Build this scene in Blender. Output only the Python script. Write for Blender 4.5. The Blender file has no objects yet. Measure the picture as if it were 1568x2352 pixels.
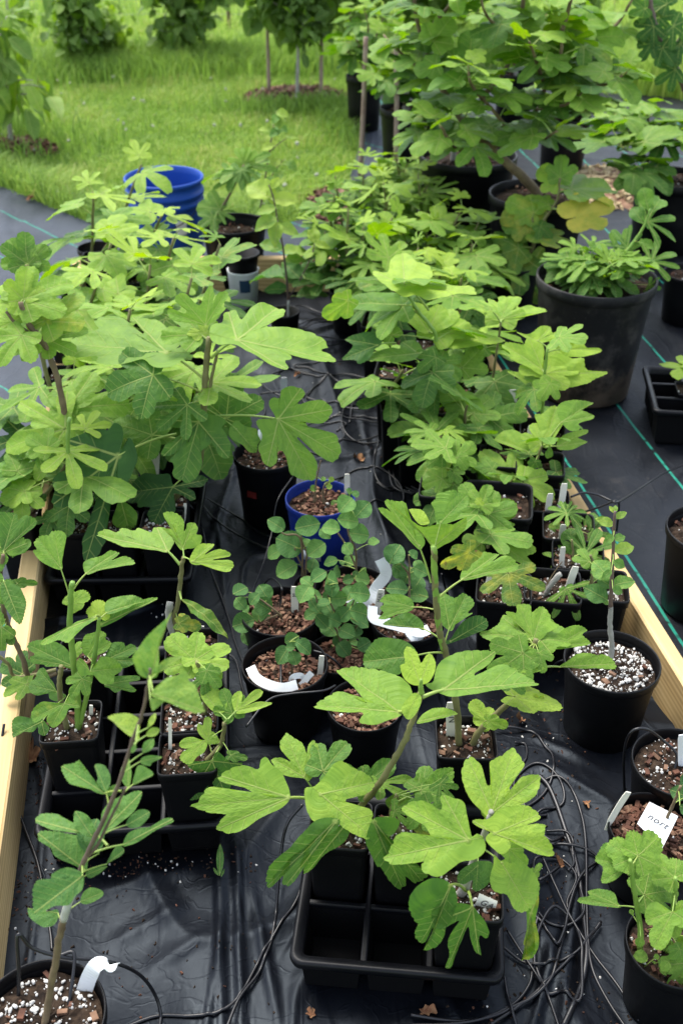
import bpy, math, random
import numpy as np
from mathutils import Vector, Matrix
random.seed(7); np.random.seed(7)
S = bpy.context.scene; COL = S.collection
R = math.radians
# ---------------------------------------------------------------- camera, sky, sun, exposure
H = 1.65; PITCH = R(33.2); FPX = 2483.0          # photo measured in a 1568 x 2352 frame
cam_d = bpy.data.cameras.new('camera'); cam = bpy.data.objects.new('camera', cam_d); COL.objects.link(cam)
cam.location = (0, 0, H); cam.rotation_euler = (R(90) - PITCH, 0, 0)
cam_d.sensor_fit = 'VERTICAL'; cam_d.sensor_height = 36.0; cam_d.lens = FPX / 2352 * 36
cam_d.clip_start = .05; cam_d.clip_end = 600
cam_d.dof.use_dof = True; cam_d.dof.focus_distance = 1.95; cam_d.dof.aperture_fstop = 5.0
S.camera = cam
W = bpy.data.worlds.new('World'); S.world = W; W.use_nodes = True
nt = W.node_tree; bg = nt.nodes['Background']; sky = nt.nodes.new('ShaderNodeTexSky')
SUN_EL, SUN_AZ = 62, 200        # high soft sun, from the back left
sky.sky_type = 'NISHITA'; sky.sun_disc = False
sky.sun_elevation = R(SUN_EL); sky.sun_rotation = R(-35)
sky.air_density = 1.0; sky.dust_density = 2.0; sky.ozone_density = 1.0
hz = nt.nodes.new('ShaderNodeHueSaturation'); hz.inputs['Saturation'].default_value = .55; nt.links.new(sky.outputs[0], hz.inputs['Color']); nt.links.new(hz.outputs[0], bg.inputs[0])   # thin overcast
bg.inputs[1].default_value = 0.15
sd = bpy.data.lights.new('sun', 'SUN'); sun = bpy.data.objects.new('sun', sd); COL.objects.link(sun)
sd.energy = 1.5; sd.angle = R(28); sd.color = (1.0, .96, .88)
sun.location = (0, 0, 20)
_d = Vector((-math.sin(R(35)) * math.cos(R(SUN_EL)), math.cos(R(35)) * math.cos(R(SUN_EL)), math.sin(R(SUN_EL))))
sun.rotation_euler = _d.to_track_quat('Z', 'Y').to_euler()
S.view_settings.view_transform = 'Standard'; S.view_settings.look = 'None'
S.view_settings.exposure = 1.6; S.view_settings.gamma = 1.0
try:
    S.cycles.max_bounces = 8; S.cycles.transmission_bounces = 6; S.cycles.use_denoising = True
except Exception: pass

# ---------------------------------------------------------------- pixel helpers
FW = np.array((0, math.cos(PITCH), -math.sin(PITCH))); UP = np.array((0, math.sin(PITCH), math.cos(PITCH))); CAM = np.array((0, 0, H))
def ray(px, py): return FW + np.array((1., 0, 0)) * (px - 784) / FPX + UP * (1176 - py) / FPX
def G(px, py, z=0.0):
    r = ray(px, py); return CAM + r * ((z - H) / r[2])
def Q(px, py, Y):
    r = ray(px, py); return CAM + r * (Y / r[1])
def depth(P): return float((np.asarray(P) - CAM) @ FW)
def ppm(P): return FPX / depth(P)
def unit(v):
    v = np.asarray(v, float); n = np.linalg.norm(v); return v / (n if n > 1e-9 else 1)

# ---------------------------------------------------------------- object helpers
def tag(o, label=None, cat=None, group=None, kind=None):
    if label: o['label'] = label
    if cat: o['category'] = cat
    if group: o['group'] = group
    if kind: o['kind'] = kind
    return o
def empty(name, loc, label, cat, group=None):
    o = bpy.data.objects.new(name, None); COL.objects.link(o); o.location = tuple(float(v) for v in loc)
    o.empty_display_size = .05
    return tag(o, label, cat, group)
class MB:
    """collects quads: vertices, faces, material slots, leaf attributes"""
    def __init__(s): s.v = []; s.f = []; s.m = []; s.luv = []; s.tone = []; s.n = 0; s.has = False
    def add(s, v, f, m=0, luv=None, tone=None):
        v = np.asarray(v, np.float32).reshape(-1, 3); f = np.asarray(f, np.int32).reshape(-1, 4)
        s.v.append(v); s.f.append(f + s.n); s.n += len(v)
        s.m.append(np.full(len(f), m, np.int32) if np.isscalar(m) else np.asarray(m, np.int32))
        if luv is not None: s.has = True
        s.luv.append(np.zeros((len(v), 3), np.float32) if luv is None else np.asarray(luv, np.float32))
        s.tone.append(np.tile(np.array([.5, 0, 0, 1], np.float32), (len(v), 1)) if tone is None else np.asarray(tone, np.float32))
        return s
    def build(s, name, mats, parent=None, origin=None, smooth=True, bevel=0):
        v = np.concatenate(s.v); f = np.concatenate(s.f); m = np.concatenate(s.m)
        if origin is not None: v = v - np.asarray(origin, np.float32)
        me = bpy.data.meshes.new(name)
        me.vertices.add(len(v)); me.vertices.foreach_set('co', v.ravel())
        me.loops.add(len(f) * 4); me.loops.foreach_set('vertex_index', f.ravel())
        me.polygons.add(len(f)); me.polygons.foreach_set('loop_start', np.arange(0, len(f) * 4, 4, dtype=np.int32))
        me.polygons.foreach_set('loop_total', np.full(len(f), 4, np.int32))
        me.polygons.foreach_set('material_index', m)
        me.polygons.foreach_set('use_smooth', np.full(len(f), smooth, bool))
        if s.has:
            a = me.attributes.new('luv', 'FLOAT_VECTOR', 'POINT'); a.data.foreach_set('vector', np.concatenate(s.luv).ravel())
            a = me.attributes.new('tone', 'FLOAT_COLOR', 'POINT'); a.data.foreach_set('color', np.concatenate(s.tone).ravel())
        for x in (mats if isinstance(mats, (list, tuple)) else [mats]): me.materials.append(x)
        me.update(calc_edges=True); me.validate()
        o = bpy.data.objects.new(name, me); COL.objects.link(o)
        if parent is not None: o.parent = parent
        if bevel:
            b = o.modifiers.new('bevel', 'BEVEL'); b.width = bevel; b.segments = 2; b.limit_method = 'ANGLE'
        return o
def grid_faces(nr, nc, wrap=False):
    i = np.arange(nr - 1)[:, None]; j = np.arange(nc if wrap else nc - 1)[None, :]; k = (j + 1) % nc
    return np.stack([i * nc + j, i * nc + k, (i + 1) * nc + k, (i + 1) * nc + j], -1).reshape(-1, 4)
def catmull(pts, n=6):
    p = np.asarray(pts, float)
    if len(p) < 3: return np.linspace(p[0], p[-1], n + 1)
    q = np.vstack([2 * p[0] - p[1], p, 2 * p[-1] - p[-2]]); out = []
    for i in range(1, len(q) - 2):
        for t in np.linspace(0, 1, n, endpoint=False):
            a, b, c, d = q[i - 1], q[i], q[i + 1], q[i + 2]
            out.append(.5 * ((2 * b) + (c - a) * t + (2 * a - 5 * b + 4 * c - d) * t * t + (3 * b - a - 3 * c + d) * t ** 3))
    out.append(q[-2]); return np.array(out)
def tube(mb, pts, r, sides=7, m=0, cap=True):
    p = np.asarray(pts, float); n = len(p); r = np.broadcast_to(np.asarray(r, float), (n,))
    t = np.gradient(p, axis=0); t /= np.linalg.norm(t, axis=1)[:, None] + 1e-9
    ref = np.array((0, 0, 1.)) if abs(t[0][2]) < .8 else np.array((1., 0, 0))
    u = unit(np.cross(t[0], ref)); V = []
    ang = np.linspace(0, 2 * np.pi, sides, endpoint=False)
    for i in range(n):
        u = unit(u - t[i] * (u @ t[i])); w = np.cross(t[i], u)
        V.append(p[i] + r[i] * (np.cos(ang)[:, None] * u + np.sin(ang)[:, None] * w))
    V = np.array(V)
    if cap:
        V = np.concatenate([np.repeat(p[:1], sides, 0)[None], V, np.repeat(p[-1:], sides, 0)[None]]); n += 2
    mb.add(V.reshape(-1, 3), grid_faces(n, sides, True), m); return mb
def box(mb, c, sx, sy, sz, m=0, rot=None):
    v = np.array([(x, y, z) for z in (-.5, .5) for y in (-.5, .5) for x in (-.5, .5)]) * (sx, sy, sz)
    if rot is not None: v = v @ np.asarray(rot).T
    mb.add(v + np.asarray(c), [(0, 2, 3, 1), (4, 5, 7, 6), (0, 1, 5, 4), (2, 6, 7, 3), (0, 4, 6, 2), (1, 3, 7, 5)], m)
def rotz(a): c, s = math.cos(a), math.sin(a); return np.array(((c, -s, 0), (s, c, 0), (0, 0, 1.)))
def randrot(rng):
    q = rng.normal(size=4); q /= np.linalg.norm(q); w, x, y, z = q
    return np.array(((1-2*(y*y+z*z), 2*(x*y-z*w), 2*(x*z+y*w)), (2*(x*y+z*w), 1-2*(x*x+z*z), 2*(y*z-x*w)), (2*(x*z-y*w), 2*(y*z+x*w), 1-2*(x*x+y*y))))
_vt = {}
def vnoise(x, y, seed=0):
    """smooth 2d value noise"""
    if seed not in _vt: _vt[seed] = np.random.RandomState(seed).rand(256, 256) * 2 - 1
    T = _vt[seed]
    xi = np.floor(x).astype(int); yi = np.floor(y).astype(int); fx = x - xi; fy = y - yi
    fx = fx * fx * (3 - 2 * fx); fy = fy * fy * (3 - 2 * fy); g = lambda a, b: T[a % 256, b % 256]
    return (g(xi, yi) * (1 - fx) + g(xi + 1, yi) * fx) * (1 - fy) + (g(xi, yi + 1) * (1 - fx) + g(xi + 1, yi + 1) * fx) * fy
_cs = None
def pebble(mb, c, r, rng, m, squash=.7):
    """rough rounded grain: jittered cube-sphere"""
    global _cs
    if _cs is None:
        V, F = [], []
        for ax in range(3):
            for sg in (-1, 1):
                b = len(V)
                for i in (-1, 0, 1):
                    for j in (-1, 0, 1):
                        p = [0, 0, 0]; p[ax] = sg; p[(ax + 1) % 3] = i; p[(ax + 2) % 3] = j * sg; V.append(unit(p))
                for i in range(2):
                    for j in range(2): F.append((b + i * 3 + j, b + (i + 1) * 3 + j, b + (i + 1) * 3 + j + 1, b + i * 3 + j + 1))
        _cs = (np.array(V), np.array(F))
    V = _cs[0] * (r * rng.uniform(.7, 1.3, 3)) ; V = V + r * .18 * np.sin(V / r * 3.1 + rng.uniform(0, 6, 3)); V[:, 2] *= squash
    mb.add(V @ randrot(rng).T * 1.0 + c, _cs[1], m)

# ---------------------------------------------------------------- node helpers
class N:
    """a socket with arithmetic"""
    def __init__(s, t, sock): s.t = t; s.s = sock
    def _op(s, op, o=None, o2=None):
        n = s.t.nodes.new('ShaderNodeMath'); n.operation = op; s.t.links.new(s.s, n.inputs[0])
        for k, x in ((1, o), (2, o2)):
            if x is None: continue
            if isinstance(x, N): s.t.links.new(x.s, n.inputs[k])
            else: n.inputs[k].default_value = x
        return N(s.t, n.outputs[0])
    def __add__(s, o): return s._op('ADD', o)
    def __sub__(s, o): return s._op('SUBTRACT', o)
    def __mul__(s, o): return s._op('MULTIPLY', o)
    def __truediv__(s, o): return s._op('DIVIDE', o)
    def abs(s): return s._op('ABSOLUTE')
    def frac(s): return s._op('FRACT')
    def lt(s, o): return s._op('LESS_THAN', o)
    def gt(s, o): return s._op('GREATER_THAN', o)
    def min(s, o): return s._op('MINIMUM', o)
    def max(s, o): return s._op('MAXIMUM', o)
    def pow(s, o): return s._op('POWER', o)
    def smooth(s, a, b, lo=0., hi=1.):
        n = s.t.nodes.new('ShaderNodeMapRange'); n.interpolation_type = 'SMOOTHSTEP'; s.t.links.new(s.s, n.inputs[0])
        n.inputs[1].default_value = a; n.inputs[2].default_value = b; n.inputs[3].default_value = lo; n.inputs[4].default_value = hi
        return N(s.t, n.outputs[0])
def new_mat(name):
    m = bpy.data.materials.new(name); m.use_nodes = True; t = m.node_tree; return m, t, t.nodes['Principled BSDF']
def mixc(t, f, a, b, mode='MIX'):
    n = t.nodes.new('ShaderNodeMix'); n.data_type = 'RGBA'; n.blend_type = mode
    for sock, x in ((n.inputs[0], f), (n.inputs[6], a), (n.inputs[7], b)):
        if isinstance(x, N): t.links.new(x.s, sock)
        elif isinstance(x, (int, float)): sock.default_value = x
        elif isinstance(x, tuple): sock.default_value = x if len(x) == 4 else (*x, 1)
        else: t.links.new(x, sock)
    return n.outputs[2]
def noise(t, scale, detail=3, rough=.55, vec=None, dims='3D', dist=0):
    n = t.nodes.new('ShaderNodeTexNoise'); n.inputs['Scale'].default_value = scale; n.inputs['Detail'].default_value = detail
    n.inputs['Roughness'].default_value = rough; n.inputs['Distortion'].default_value = dist
    if vec is not None: t.links.new(vec, n.inputs['Vector'])
    return N(t, n.outputs['Fac'])
def ramp(t, fac, stops):
    n = t.nodes.new('ShaderNodeValToRGB'); e = n.color_ramp.elements
    while len(e) < len(stops): e.new(.5)
    for k, (p, c) in enumerate(stops): e[k].position = p; e[k].color = (*c, 1)
    t.links.new(fac.s if isinstance(fac, N) else fac, n.inputs[0]); return n.outputs[0]
def bump(t, p, h, strength=.3, dist=.002):
    n = t.nodes.new('ShaderNodeBump'); n.inputs['Strength'].default_value = strength; n.inputs['Distance'].default_value = dist
    t.links.new(h.s if isinstance(h, N) else h, n.inputs['Height']); t.links.new(n.outputs[0], p.inputs['Normal']); return n
def objco(t, which='Object'):
    n = t.nodes.new('ShaderNodeTexCoord'); return n.outputs[which]
def scaled(t, vec, sc, rot=(0, 0, 0), loc=(0, 0, 0)):
    n = t.nodes.new('ShaderNodeMapping'); n.inputs['Scale'].default_value = sc; n.inputs['Rotation'].default_value = rot; n.inputs['Location'].default_value = loc
    t.links.new(vec, n.inputs['Vector']); return n.outputs[0]
def sep(t, vec):
    n = t.nodes.new('ShaderNodeSeparateXYZ'); t.links.new(vec, n.inputs[0]); return [N(t, n.outputs[i]) for i in range(3)]
def simple(name, c1, c2=None, rough=.6, sc=20, spec=.5, bmp=0, bsc=60, contrast=(.35, .65)):
    m, t, p = new_mat(name); co = objco(t)
    if c2 is None: p.inputs['Base Color'].default_value = (*c1, 1)
    else: t.links.new(ramp(t, noise(t, sc, 4, .6, co), [(contrast[0], c1), (contrast[1], c2)]), p.inputs['Base Color'])
    p.inputs['Roughness'].default_value = rough; p.inputs['Specular IOR Level'].default_value = spec
    if bmp: bump(t, p, noise(t, bsc, 4, .6, co), bmp, .003)
    return m
M = {}
def leaf_mat(name, stops, yellow=(.50, .43, .025), brown=(.16, .085, .035), pinnate=False, vein=(.34, .40, .09), veinw=.012, rough=.5, trans=.36, back=.5, spec=.17, bumps=.6):
    m, t, p = new_mat(name)
    a = t.nodes.new('ShaderNodeAttribute'); a.attribute_name = 'luv'; a2 = t.nodes.new('ShaderNodeAttribute'); a2.attribute_name = 'tone'
    x, y, rnd = sep(t, a.outputs['Vector'])
    n3 = t.nodes.new('ShaderNodeSeparateColor'); t.links.new(a2.outputs['Color'], n3.inputs[0])
    tone, yel, dmg = [N(t, n3.outputs[i]) for i in range(3)]
    cx = t.nodes.new('ShaderNodeCombineXYZ'); t.links.new(x.s, cx.inputs[0]); t.links.new(y.s, cx.inputs[1]); t.links.new((rnd * 37.0).s, cx.inputs[2])
    co = cx.outputs[0]; ax = x.abs()
    if pinnate:
        d = ax; s = y; main = d.smooth(veinw * .3, veinw * 1.6, 1, 0)
        st = ((s - d * .75) * 8.0).frac(); sec = (st - .5).abs().smooth(.02, .1, .26, 0)
        v = main.max(sec)
    else:
        ds, ss = [], []
        for ang in (0, 50, 100):
            ca, sa = math.cos(R(ang)), math.sin(R(ang))
            s = ax * sa + y * ca; d = (ax * ca - y * sa).abs() + s.lt(0.0) * 9.0
            ds.append(d); ss.append(s)
        d01 = ds[0].lt(ds[1]); dm = ds[0].min(ds[1]); sm = ss[0] * d01 + ss[1] * (d01 * -1.0 + 1.0)
        d2 = dm.lt(ds[2]); sm = sm * d2 + ss[2] * (d2 * -1.0 + 1.0); dm = dm.min(ds[2])
        wv = (sm * -.75 + 1.0).max(.25) * veinw
        main = (dm / wv).smooth(.35, 1.5, 1, 0)
        st = ((sm - dm * .8) * 7.5).frac(); sec = (st - .5).abs().smooth(.015, .075, .45, 0) * sm.smooth(.10, .26) * (dm / sm.max(.02)).smooth(.26, .42, 1, 0)
        v = main.max(sec)
    mott = noise(t, 5, 4, .6, co); fine = noise(t, 30, 3, .6, co)
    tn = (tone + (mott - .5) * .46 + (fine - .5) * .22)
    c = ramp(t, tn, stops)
    c = mixc(t, v * .72, c, vein)
    ym = (yel * 1.5 + (noise(t, 3.0, 3, .6, co) - .5) * 1.2 * yel.smooth(0, .15)).smooth(.15, .95)
    c = mixc(t, ym, c, yellow)
    bm = (dmg + y.abs().max(ax).smooth(.55, 1.0) * .18 * dmg.gt(.02) + (noise(t, 4.2, 5, .65, co) - .5) * 1.5).smooth(.62, .72) * dmg.gt(.02)
    c = mixc(t, bm, c, brown)
    # paler undersides
    g = t.nodes.new('ShaderNodeNewGeometry')
    hs = t.nodes.new('ShaderNodeHueSaturation'); hs.inputs['Saturation'].default_value = .82; hs.inputs['Value'].default_value = 1.18; t.links.new(c, hs.inputs['Color'])
    c = mixc(t, N(t, g.outputs['Backfacing']) * back, c, hs.outputs[0])
    t.links.new(c, p.inputs['Base Color']); p.inputs['Roughness'].default_value = rough; p.inputs['Specular IOR Level'].default_value = spec
    t.links.new((fine * .25 + rough - .12).s, p.inputs['Roughness'])
    bump(t, p, v * -.5 + noise(t, 18, 2, .5, co) * .8, bumps, .004)
    tr = t.nodes.new('ShaderNodeBsdfTranslucent')
    hs2 = t.nodes.new('ShaderNodeHueSaturation'); hs2.inputs['Saturation'].default_value = 1.1; hs2.inputs['Value'].default_value = 1.35; t.links.new(c, hs2.inputs['Color']); t.links.new(hs2.outputs[0], tr.inputs[0])
    mx = t.nodes.new('ShaderNodeMixShader'); mx.inputs[0].default_value = trans
    t.links.new(p.outputs[0], mx.inputs[1]); t.links.new(tr.outputs[0], mx.inputs[2])
    t.links.new(mx.outputs[0], t.nodes['Material Output'].inputs[0]); return m
FIGSTOPS = [(0.0, (.020, .066, .015)), (.3, (.040, .122, .015)), (.55, (.092, .212, .014)), (.8, (.180, .325, .014)), (1.0, (.292, .43, .017))]
M['fig'] = leaf_mat('fig_leaf', FIGSTOPS)
M['apple'] = leaf_mat('apple_leaf', [(0, (.022, .075, .02)), (.4, (.048, .145, .028)), (.7, (.11, .25, .03)), (1, (.30, .42, .03))], pinnate=True, veinw=.010)
M['juneberry'] = leaf_mat('juneberry_leaf', [(0, (.022, .075, .018)), (.5, (.058, .165, .030)), (.8, (.12, .27, .035)), (1, (.24, .38, .035))], pinnate=True, veinw=.010, trans=.25)
M['tree'] = leaf_mat('tree_leaf', [(0, (.04, .095, .016)), (.5, (.11, .21, .026)), (1, (.23, .36, .035))], pinnate=True, veinw=.010)
M['petiole'] = simple('petiole_green', (.30, .36, .07), (.20, .33, .06), .5, 8)
M['stem_green'] = simple('green_shoot', (.13, .25, .035), (.20, .32, .05), .5, 12, bmp=.2, bsc=30)
M['stem_brown'] = simple('brown_bark', (.10, .065, .035), (.19, .14, .07), .75, 25, bmp=.5, bsc=60)
M['stem_olive'] = simple('olive_bark', (.12, .11, .035), (.18, .17, .06), .7, 25, bmp=.4, bsc=60)
M['stem_grey'] = simple('grey_bark', (.24, .23, .20), (.36, .34, .30), .8, 40, bmp=.5, bsc=70)
M['stem_purple'] = simple('purple_brown_bark', (.085, .055, .045), (.15, .10, .075), .6, 25, bmp=.3, bsc=60)
M['tape'] = simple('clear_graft_tape', (.30, .29, .25), (.42, .42, .38), .25, 30)
def plastic(name, c, rough=.38, dust=(.10, .095, .09), amt=.35):
    m, t, p = new_mat(name); co = objco(t)
    n1 = noise(t, 9, 5, .65, co); n2 = noise(t, 90, 3, .6, co)
    t.links.new(mixc(t, (n1.smooth(.45, .72) * amt + n2.smooth(.60, .72) * .2), c, dust), p.inputs['Base Color'])
    t.links.new((n1 * .3 + rough - .1).s, p.inputs['Roughness']); p.inputs['Specular IOR Level'].default_value = .20
    bump(t, p, n2, .06, .001); return m
M['black'] = plastic('black_plastic', (.0030, .0030, .0036), .42, (.016, .015, .014), .28)
M['black_dusty'] = plastic('dusty_black_plastic', (.010, .010, .011), .5, (.085, .078, .07), .5)
def mud(m):      # dried mud splashed round the foot of the pot
    t = m.node_tree; p = t.nodes['Principled BSDF']; src = p.inputs['Base Color'].links[0].from_socket; co = objco(t); x, y, z = sep(t, co)
    f = (z * -3.6 + .85 + (noise(t, 12, 5, .7, co) - .5) * 1.6).smooth(.25, .95) * .8
    t.links.new(mixc(t, f, src, (.20, .155, .115)), p.inputs['Base Color'])
mud(M['black_dusty'])
M['tray'] = plastic('tray_plastic', (.0030, .0032, .0042), .32, (.014, .014, .015), .2)
M['blue'] = plastic('blue_plastic', (.012, .03, .21), .35, (.06, .09, .22), .25)
M['bucket'] = plastic('bucket_blue', (.012, .062, .32), .4, (.03, .10, .38), .15)
M['cup'] = simple('tray_cell_shade_black', (.0022, .0022, .0026), None, .75, spec=.12)  # blacker than the tray plastic: shade inside the cells put into the colour
M['whitepl'] = plastic('white_plastic', (.80, .82, .82), .4, (.4, .4, .36), .25)
M['tube'] = simple('black_tubing', (.0045, .0045, .006), (.009, .009, .011), .38, 20)
M['soil'] = simple('potting_soil', (.014, .009, .006), (.05, .032, .02), .95, 60, .2, .8, 120)
M['perlite'] = simple('perlite', (.48, .46, .41), (.70, .68, .63), .9, 40, .3)
M['bark'] = simple('bark_chip', (.045, .019, .011), (.13, .055, .032), .85, 30, .3, .3, 80)
M['bark2'] = simple('pale_bark_chip', (.12, .06, .035), (.24, .14, .085), .85, 30, .3, .3, 80)
M['card'] = simple('cream_label', (.74, .71, .60), (.82, .79, .69), .55, 15)
M['white'] = simple('white_tape', (.72, .74, .74), (.82, .83, .82), .5, 12)
M['ink'] = simple('ink', (.03, .03, .035), None, .6)
M['red'] = simple('red_print', (.14, .012, .010), None, .5)
M['straw'] = simple('straw_litter', (.30, .22, .11), (.46, .36, .20), .9, 30)
def wood_mat():
    m, t, p = new_mat('pine_board'); co = objco(t)
    v = scaled(t, co, (1.2, 26, 26)); n = noise(t, 3.2, 5, .6, v, dist=.6); g = noise(t, 1.3, 2, .5, scaled(t, co, (2, 9, 9)))
    w = t.nodes.new('ShaderNodeTexWave'); w.inputs['Scale'].default_value = 1.6; w.inputs['Distortion'].default_value = 6; w.inputs['Detail'].default_value = 2; w.bands_direction = 'Z'
    t.links.new(scaled(t, co, (.35, 14, 14)), w.inputs['Vector'])
    c = ramp(t, n * .55 + N(t, w.outputs['Fac']) * .3 + g * .25, [(.25, (.40, .25, .095)), (.55, (.58, .40, .17)), (.8, (.70, .52, .26))])
    vo = t.nodes.new('ShaderNodeTexVoronoi'); vo.inputs['Scale'].default_value = 1.0; t.links.new(scaled(t, co, (2.3, 9, 9)), vo.inputs['Vector'])
    c = mixc(t, N(t, vo.outputs['Distance']).smooth(.06, .16, .85, 0), c, (.13, .06, .025))
    c = mixc(t, noise(t, 14, 4, .6, co).smooth(.55, .8) * .35, c, (.28, .2, .11))
    t.links.new(c, p.inputs['Base Color']); p.inputs['Roughness'].default_value = .7; bump(t, p, n, .25, .002); return m
M['wood'] = wood_mat()
M['stake'] = simple('weathered_stake', (.22, .15, .11), (.34, .26, .2), .85, 20, .3, .4, 60)
# ================================================================ THE SETTING
def fabric_mat(name, c1, c2, rough, lines=None, dust=.25):
    m, t, p = new_mat(name); co = objco(t); x, y, z = sep(t, co)
    n1 = noise(t, 2.3, 5, .6, co); n2 = noise(t, 70, 3, .6, co); n3 = noise(t, 7, 5, .7, co)
    c = mixc(t, n1.smooth(.35, .7), c1, c2)
    c = mixc(t, n3.smooth(.55, .8) * dust, c, (.085, .075, .065))
    c = mixc(t, n2.smooth(.66, .74) * dust * .8, c, (.14, .12, .10))
    if lines:
        k, off, per, wid = lines
        u = ((x + y * k - off) / per); d = ((u + .5).frac() - .5).abs() * per
        f = d.smooth(wid * .4, wid * .6, 1, 0) * (noise(t, 30, 2, .5, co).smooth(.25, .5))
        c = mixc(t, f, c, (.02, .22, .15))
    t.links.new(c, p.inputs['Base Color']); t.links.new((n1 * .5 + n3 * .12 + rough - .30).s, p.inputs['Roughness']); p.inputs['Specular IOR Level'].default_value = .21; p.inputs['Specular Tint'].default_value = (.72, .85, 1.0, 1)
    cr = (noise(t, 9, 2, .5, scaled(t, co, (1, .35, 1)), dist=.6) - .5).abs().smooth(0, .05, 1, 0) + (noise(t, 17, 2, .5, scaled(t, co, (.7, 1, 1), (0, 0, .5)), dist=.8) - .5).abs().smooth(0, .045, .6, 0)
    bump(t, p, n2 * .12 + noise(t, 11, 4, .55, scaled(t, co, (1, .45, 1)), dist=.4) * 2.2 + cr * .35, .24, .006)
    return m
M['fab_in'] = fabric_mat('bed_fabric', (.0018, .0021, .0034), (.0044, .0051, .0076), .44, None, .05)
M['fab_out'] = fabric_mat('path_fabric', (.0055, .0061, .0080), (.013, .014, .017), .48, (.15, 1.09, .288, .008), .3)
M['fab_left'] = fabric_mat('left_path_fabric', (.022, .026, .036), (.042, .049, .064), .48, (.93, 3.17, .42, .010), .3)
def edge_y(x):       # where the lawn starts behind the fabric
    xs = [-6, -3, -1.76, -1.16, -.92, -.3, .0, .12, .2, .9, 2.2, 2.6, 6]; ys = [9.2, 6.6, 5.58, 4.96, 4.74, 4.95, 5.2, 6.6, 7.6, 8.0, 7.6, 7.0, 7.0]
    return np.interp(x, xs, ys)
def fold_z(x, y, amp, seed, z0, fold=1.0):
    u = x + .15 * y
    z = vnoise(u * 9, y * 3.2, seed) * .5 + vnoise(u * 21, y * 8, seed + 1) * .25 + vnoise(u * 4, y * 11, seed + 2) * .3
    rid = np.maximum(0, 1 - np.abs(vnoise(u * 3.1, y * .9, seed + 3)) * 10) ** 1.3 * 1.1 + np.maximum(0, 1 - np.abs(vnoise(u * 2.2 + y * .7, y * 2.1 - u, seed + 4)) * 12) ** 1.3 * .9 + np.maximum(0, 1 - np.abs(vnoise(u * 7, y * 2.4, seed + 5)) * 9) ** 1.3 * .45
    out = z0 + amp * (z + rid * fold)
    if seed == 3:
        for (ax, ay), (bx, by), w, hh in CREASES:
            dx, dy = bx - ax, by - ay; L2 = dx * dx + dy * dy; t = np.clip(((x - ax) * dx + (y - ay) * dy) / L2, 0, 1)
            d = np.hypot(x - ax - t * dx, y - ay - t * dy) * (1 + .3 * vnoise(x * 30, y * 12, 77)); out = out + hh * np.maximum(0, 1 - d / w) ** 1.2 * np.sin(np.clip(t, .02, .98) * np.pi) ** .5
    return out
CREASES = [(tuple(G(*a)[:2]), tuple(G(*b)[:2]), w, h) for a, b, w, h in (((500, 1930), (512, 2400), .012, .012), ((545, 1940), (556, 2400), .011, .013), ((575, 2040), (645, 2380), .014, .009), ((170, 2070), (470, 1990), .03, .008), ((230, 2180), (440, 2080), .026, .007), ((1330, 1990), (1285, 2400), .016, .012), ((1285, 2120), (1215, 2400), .014, .012), ((1250, 1780), (1420, 1880), .02, .010), ((1220, 1700), (1390, 1790), .02, .008), ((330, 2240), (490, 2150), .025, .006), ((860, 1120), (900, 950), .02, .009), ((480, 1260), (540, 1080), .02, .009), ((520, 1400), (500, 1180), .016, .008))]
def bed_z(P): return float(fold_z(np.array([P[0]]), np.array([P[1]]), .012, 3, .006, 1.3)[0])
def sheet(name, xf, y0, y1, nx, ny, mat, amp, seed, z0=0.0, fold=1.0):
    """fabric sheet: xf(y) -> (x left, x right); wrinkled by stretched noise and a few pulled folds"""
    ys = np.linspace(0, 1, ny); V = np.zeros((ny, nx, 3))
    for i, s in enumerate(ys):
        u = np.linspace(0, 1, nx)
        xl, xr = xf(y0 + (y1 - y0) * s) if not callable(y1) else xf(s)
        x = xl + (xr - xl) * u
        y = (y0 + (y1 - y0) * s) * np.ones(nx) if not callable(y1) else y0 + (y1(x) - y0) * s
        V[i, :, 0] = x; V[i, :, 1] = y
    x, y = V[..., 0], V[..., 1]; u = x + .15 * y
    V[..., 2] = fold_z(x, y, amp, seed, z0, fold)
    return tag(MB().add(V.reshape(-1, 3), grid_faces(ny, nx)).build(name, mat), kind='structure')
def rail_x(y): return -.701 - .148 * (y - 1.989), .575 - .151 * (y - 2.494)      # inner faces of the side boards
sheet('bed_fabric', lambda y: (rail_x(y)[0] - .01, rail_x(y)[1] + .01), .45, 4.17, 230, 520, M['fab_in'], .012, 3, .006, fold=1.3)
sheet('path_fabric_right', lambda s: (0, 0) if 0 else (.25, 4.2), .3, lambda x: edge_y(x) + .02, 170, 330, M['fab_out'], .006, 21, .004)
# left of the right path the sheet would cross the bed, so the path is cut to the outside of the board below
def cut_sheet(o, side):
    me = o.data; n = len(me.vertices); co = np.empty(n * 3, np.float32); me.vertices.foreach_get('co', co); co = co.reshape(-1, 3)
    inside = (co[:, 1] < 4.16) & (co[:, 0] < rail_x(co[:, 1])[1] + .02)
    co[inside, 0] = rail_x(co[inside, 1])[1] + .02
    co[inside, 2] = -.004
    me.vertices.foreach_set('co', co.ravel()); me.update()
cut_sheet(bpy.data.objects['path_fabric_right'], 1)
sheet('path_fabric_left', lambda s: (-6.0, .26), .3, lambda x: edge_y(x) + .02, 230, 260, M['fab_left'], .006, 31, .002)
def cut_left(o):
    me = o.data; n = len(me.vertices); co = np.empty(n * 3, np.float32); me.vertices.foreach_get('co', co); co = co.reshape(-1, 3)
    xl = rail_x(co[:, 1])[0] - .02; ins = (co[:, 1] < 4.16) & (co[:, 0] > xl)
    co[ins, 0] = xl[ins]; co[ins, 2] = -.006
    me.vertices.foreach_set('co', co.ravel()); me.update()
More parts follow.
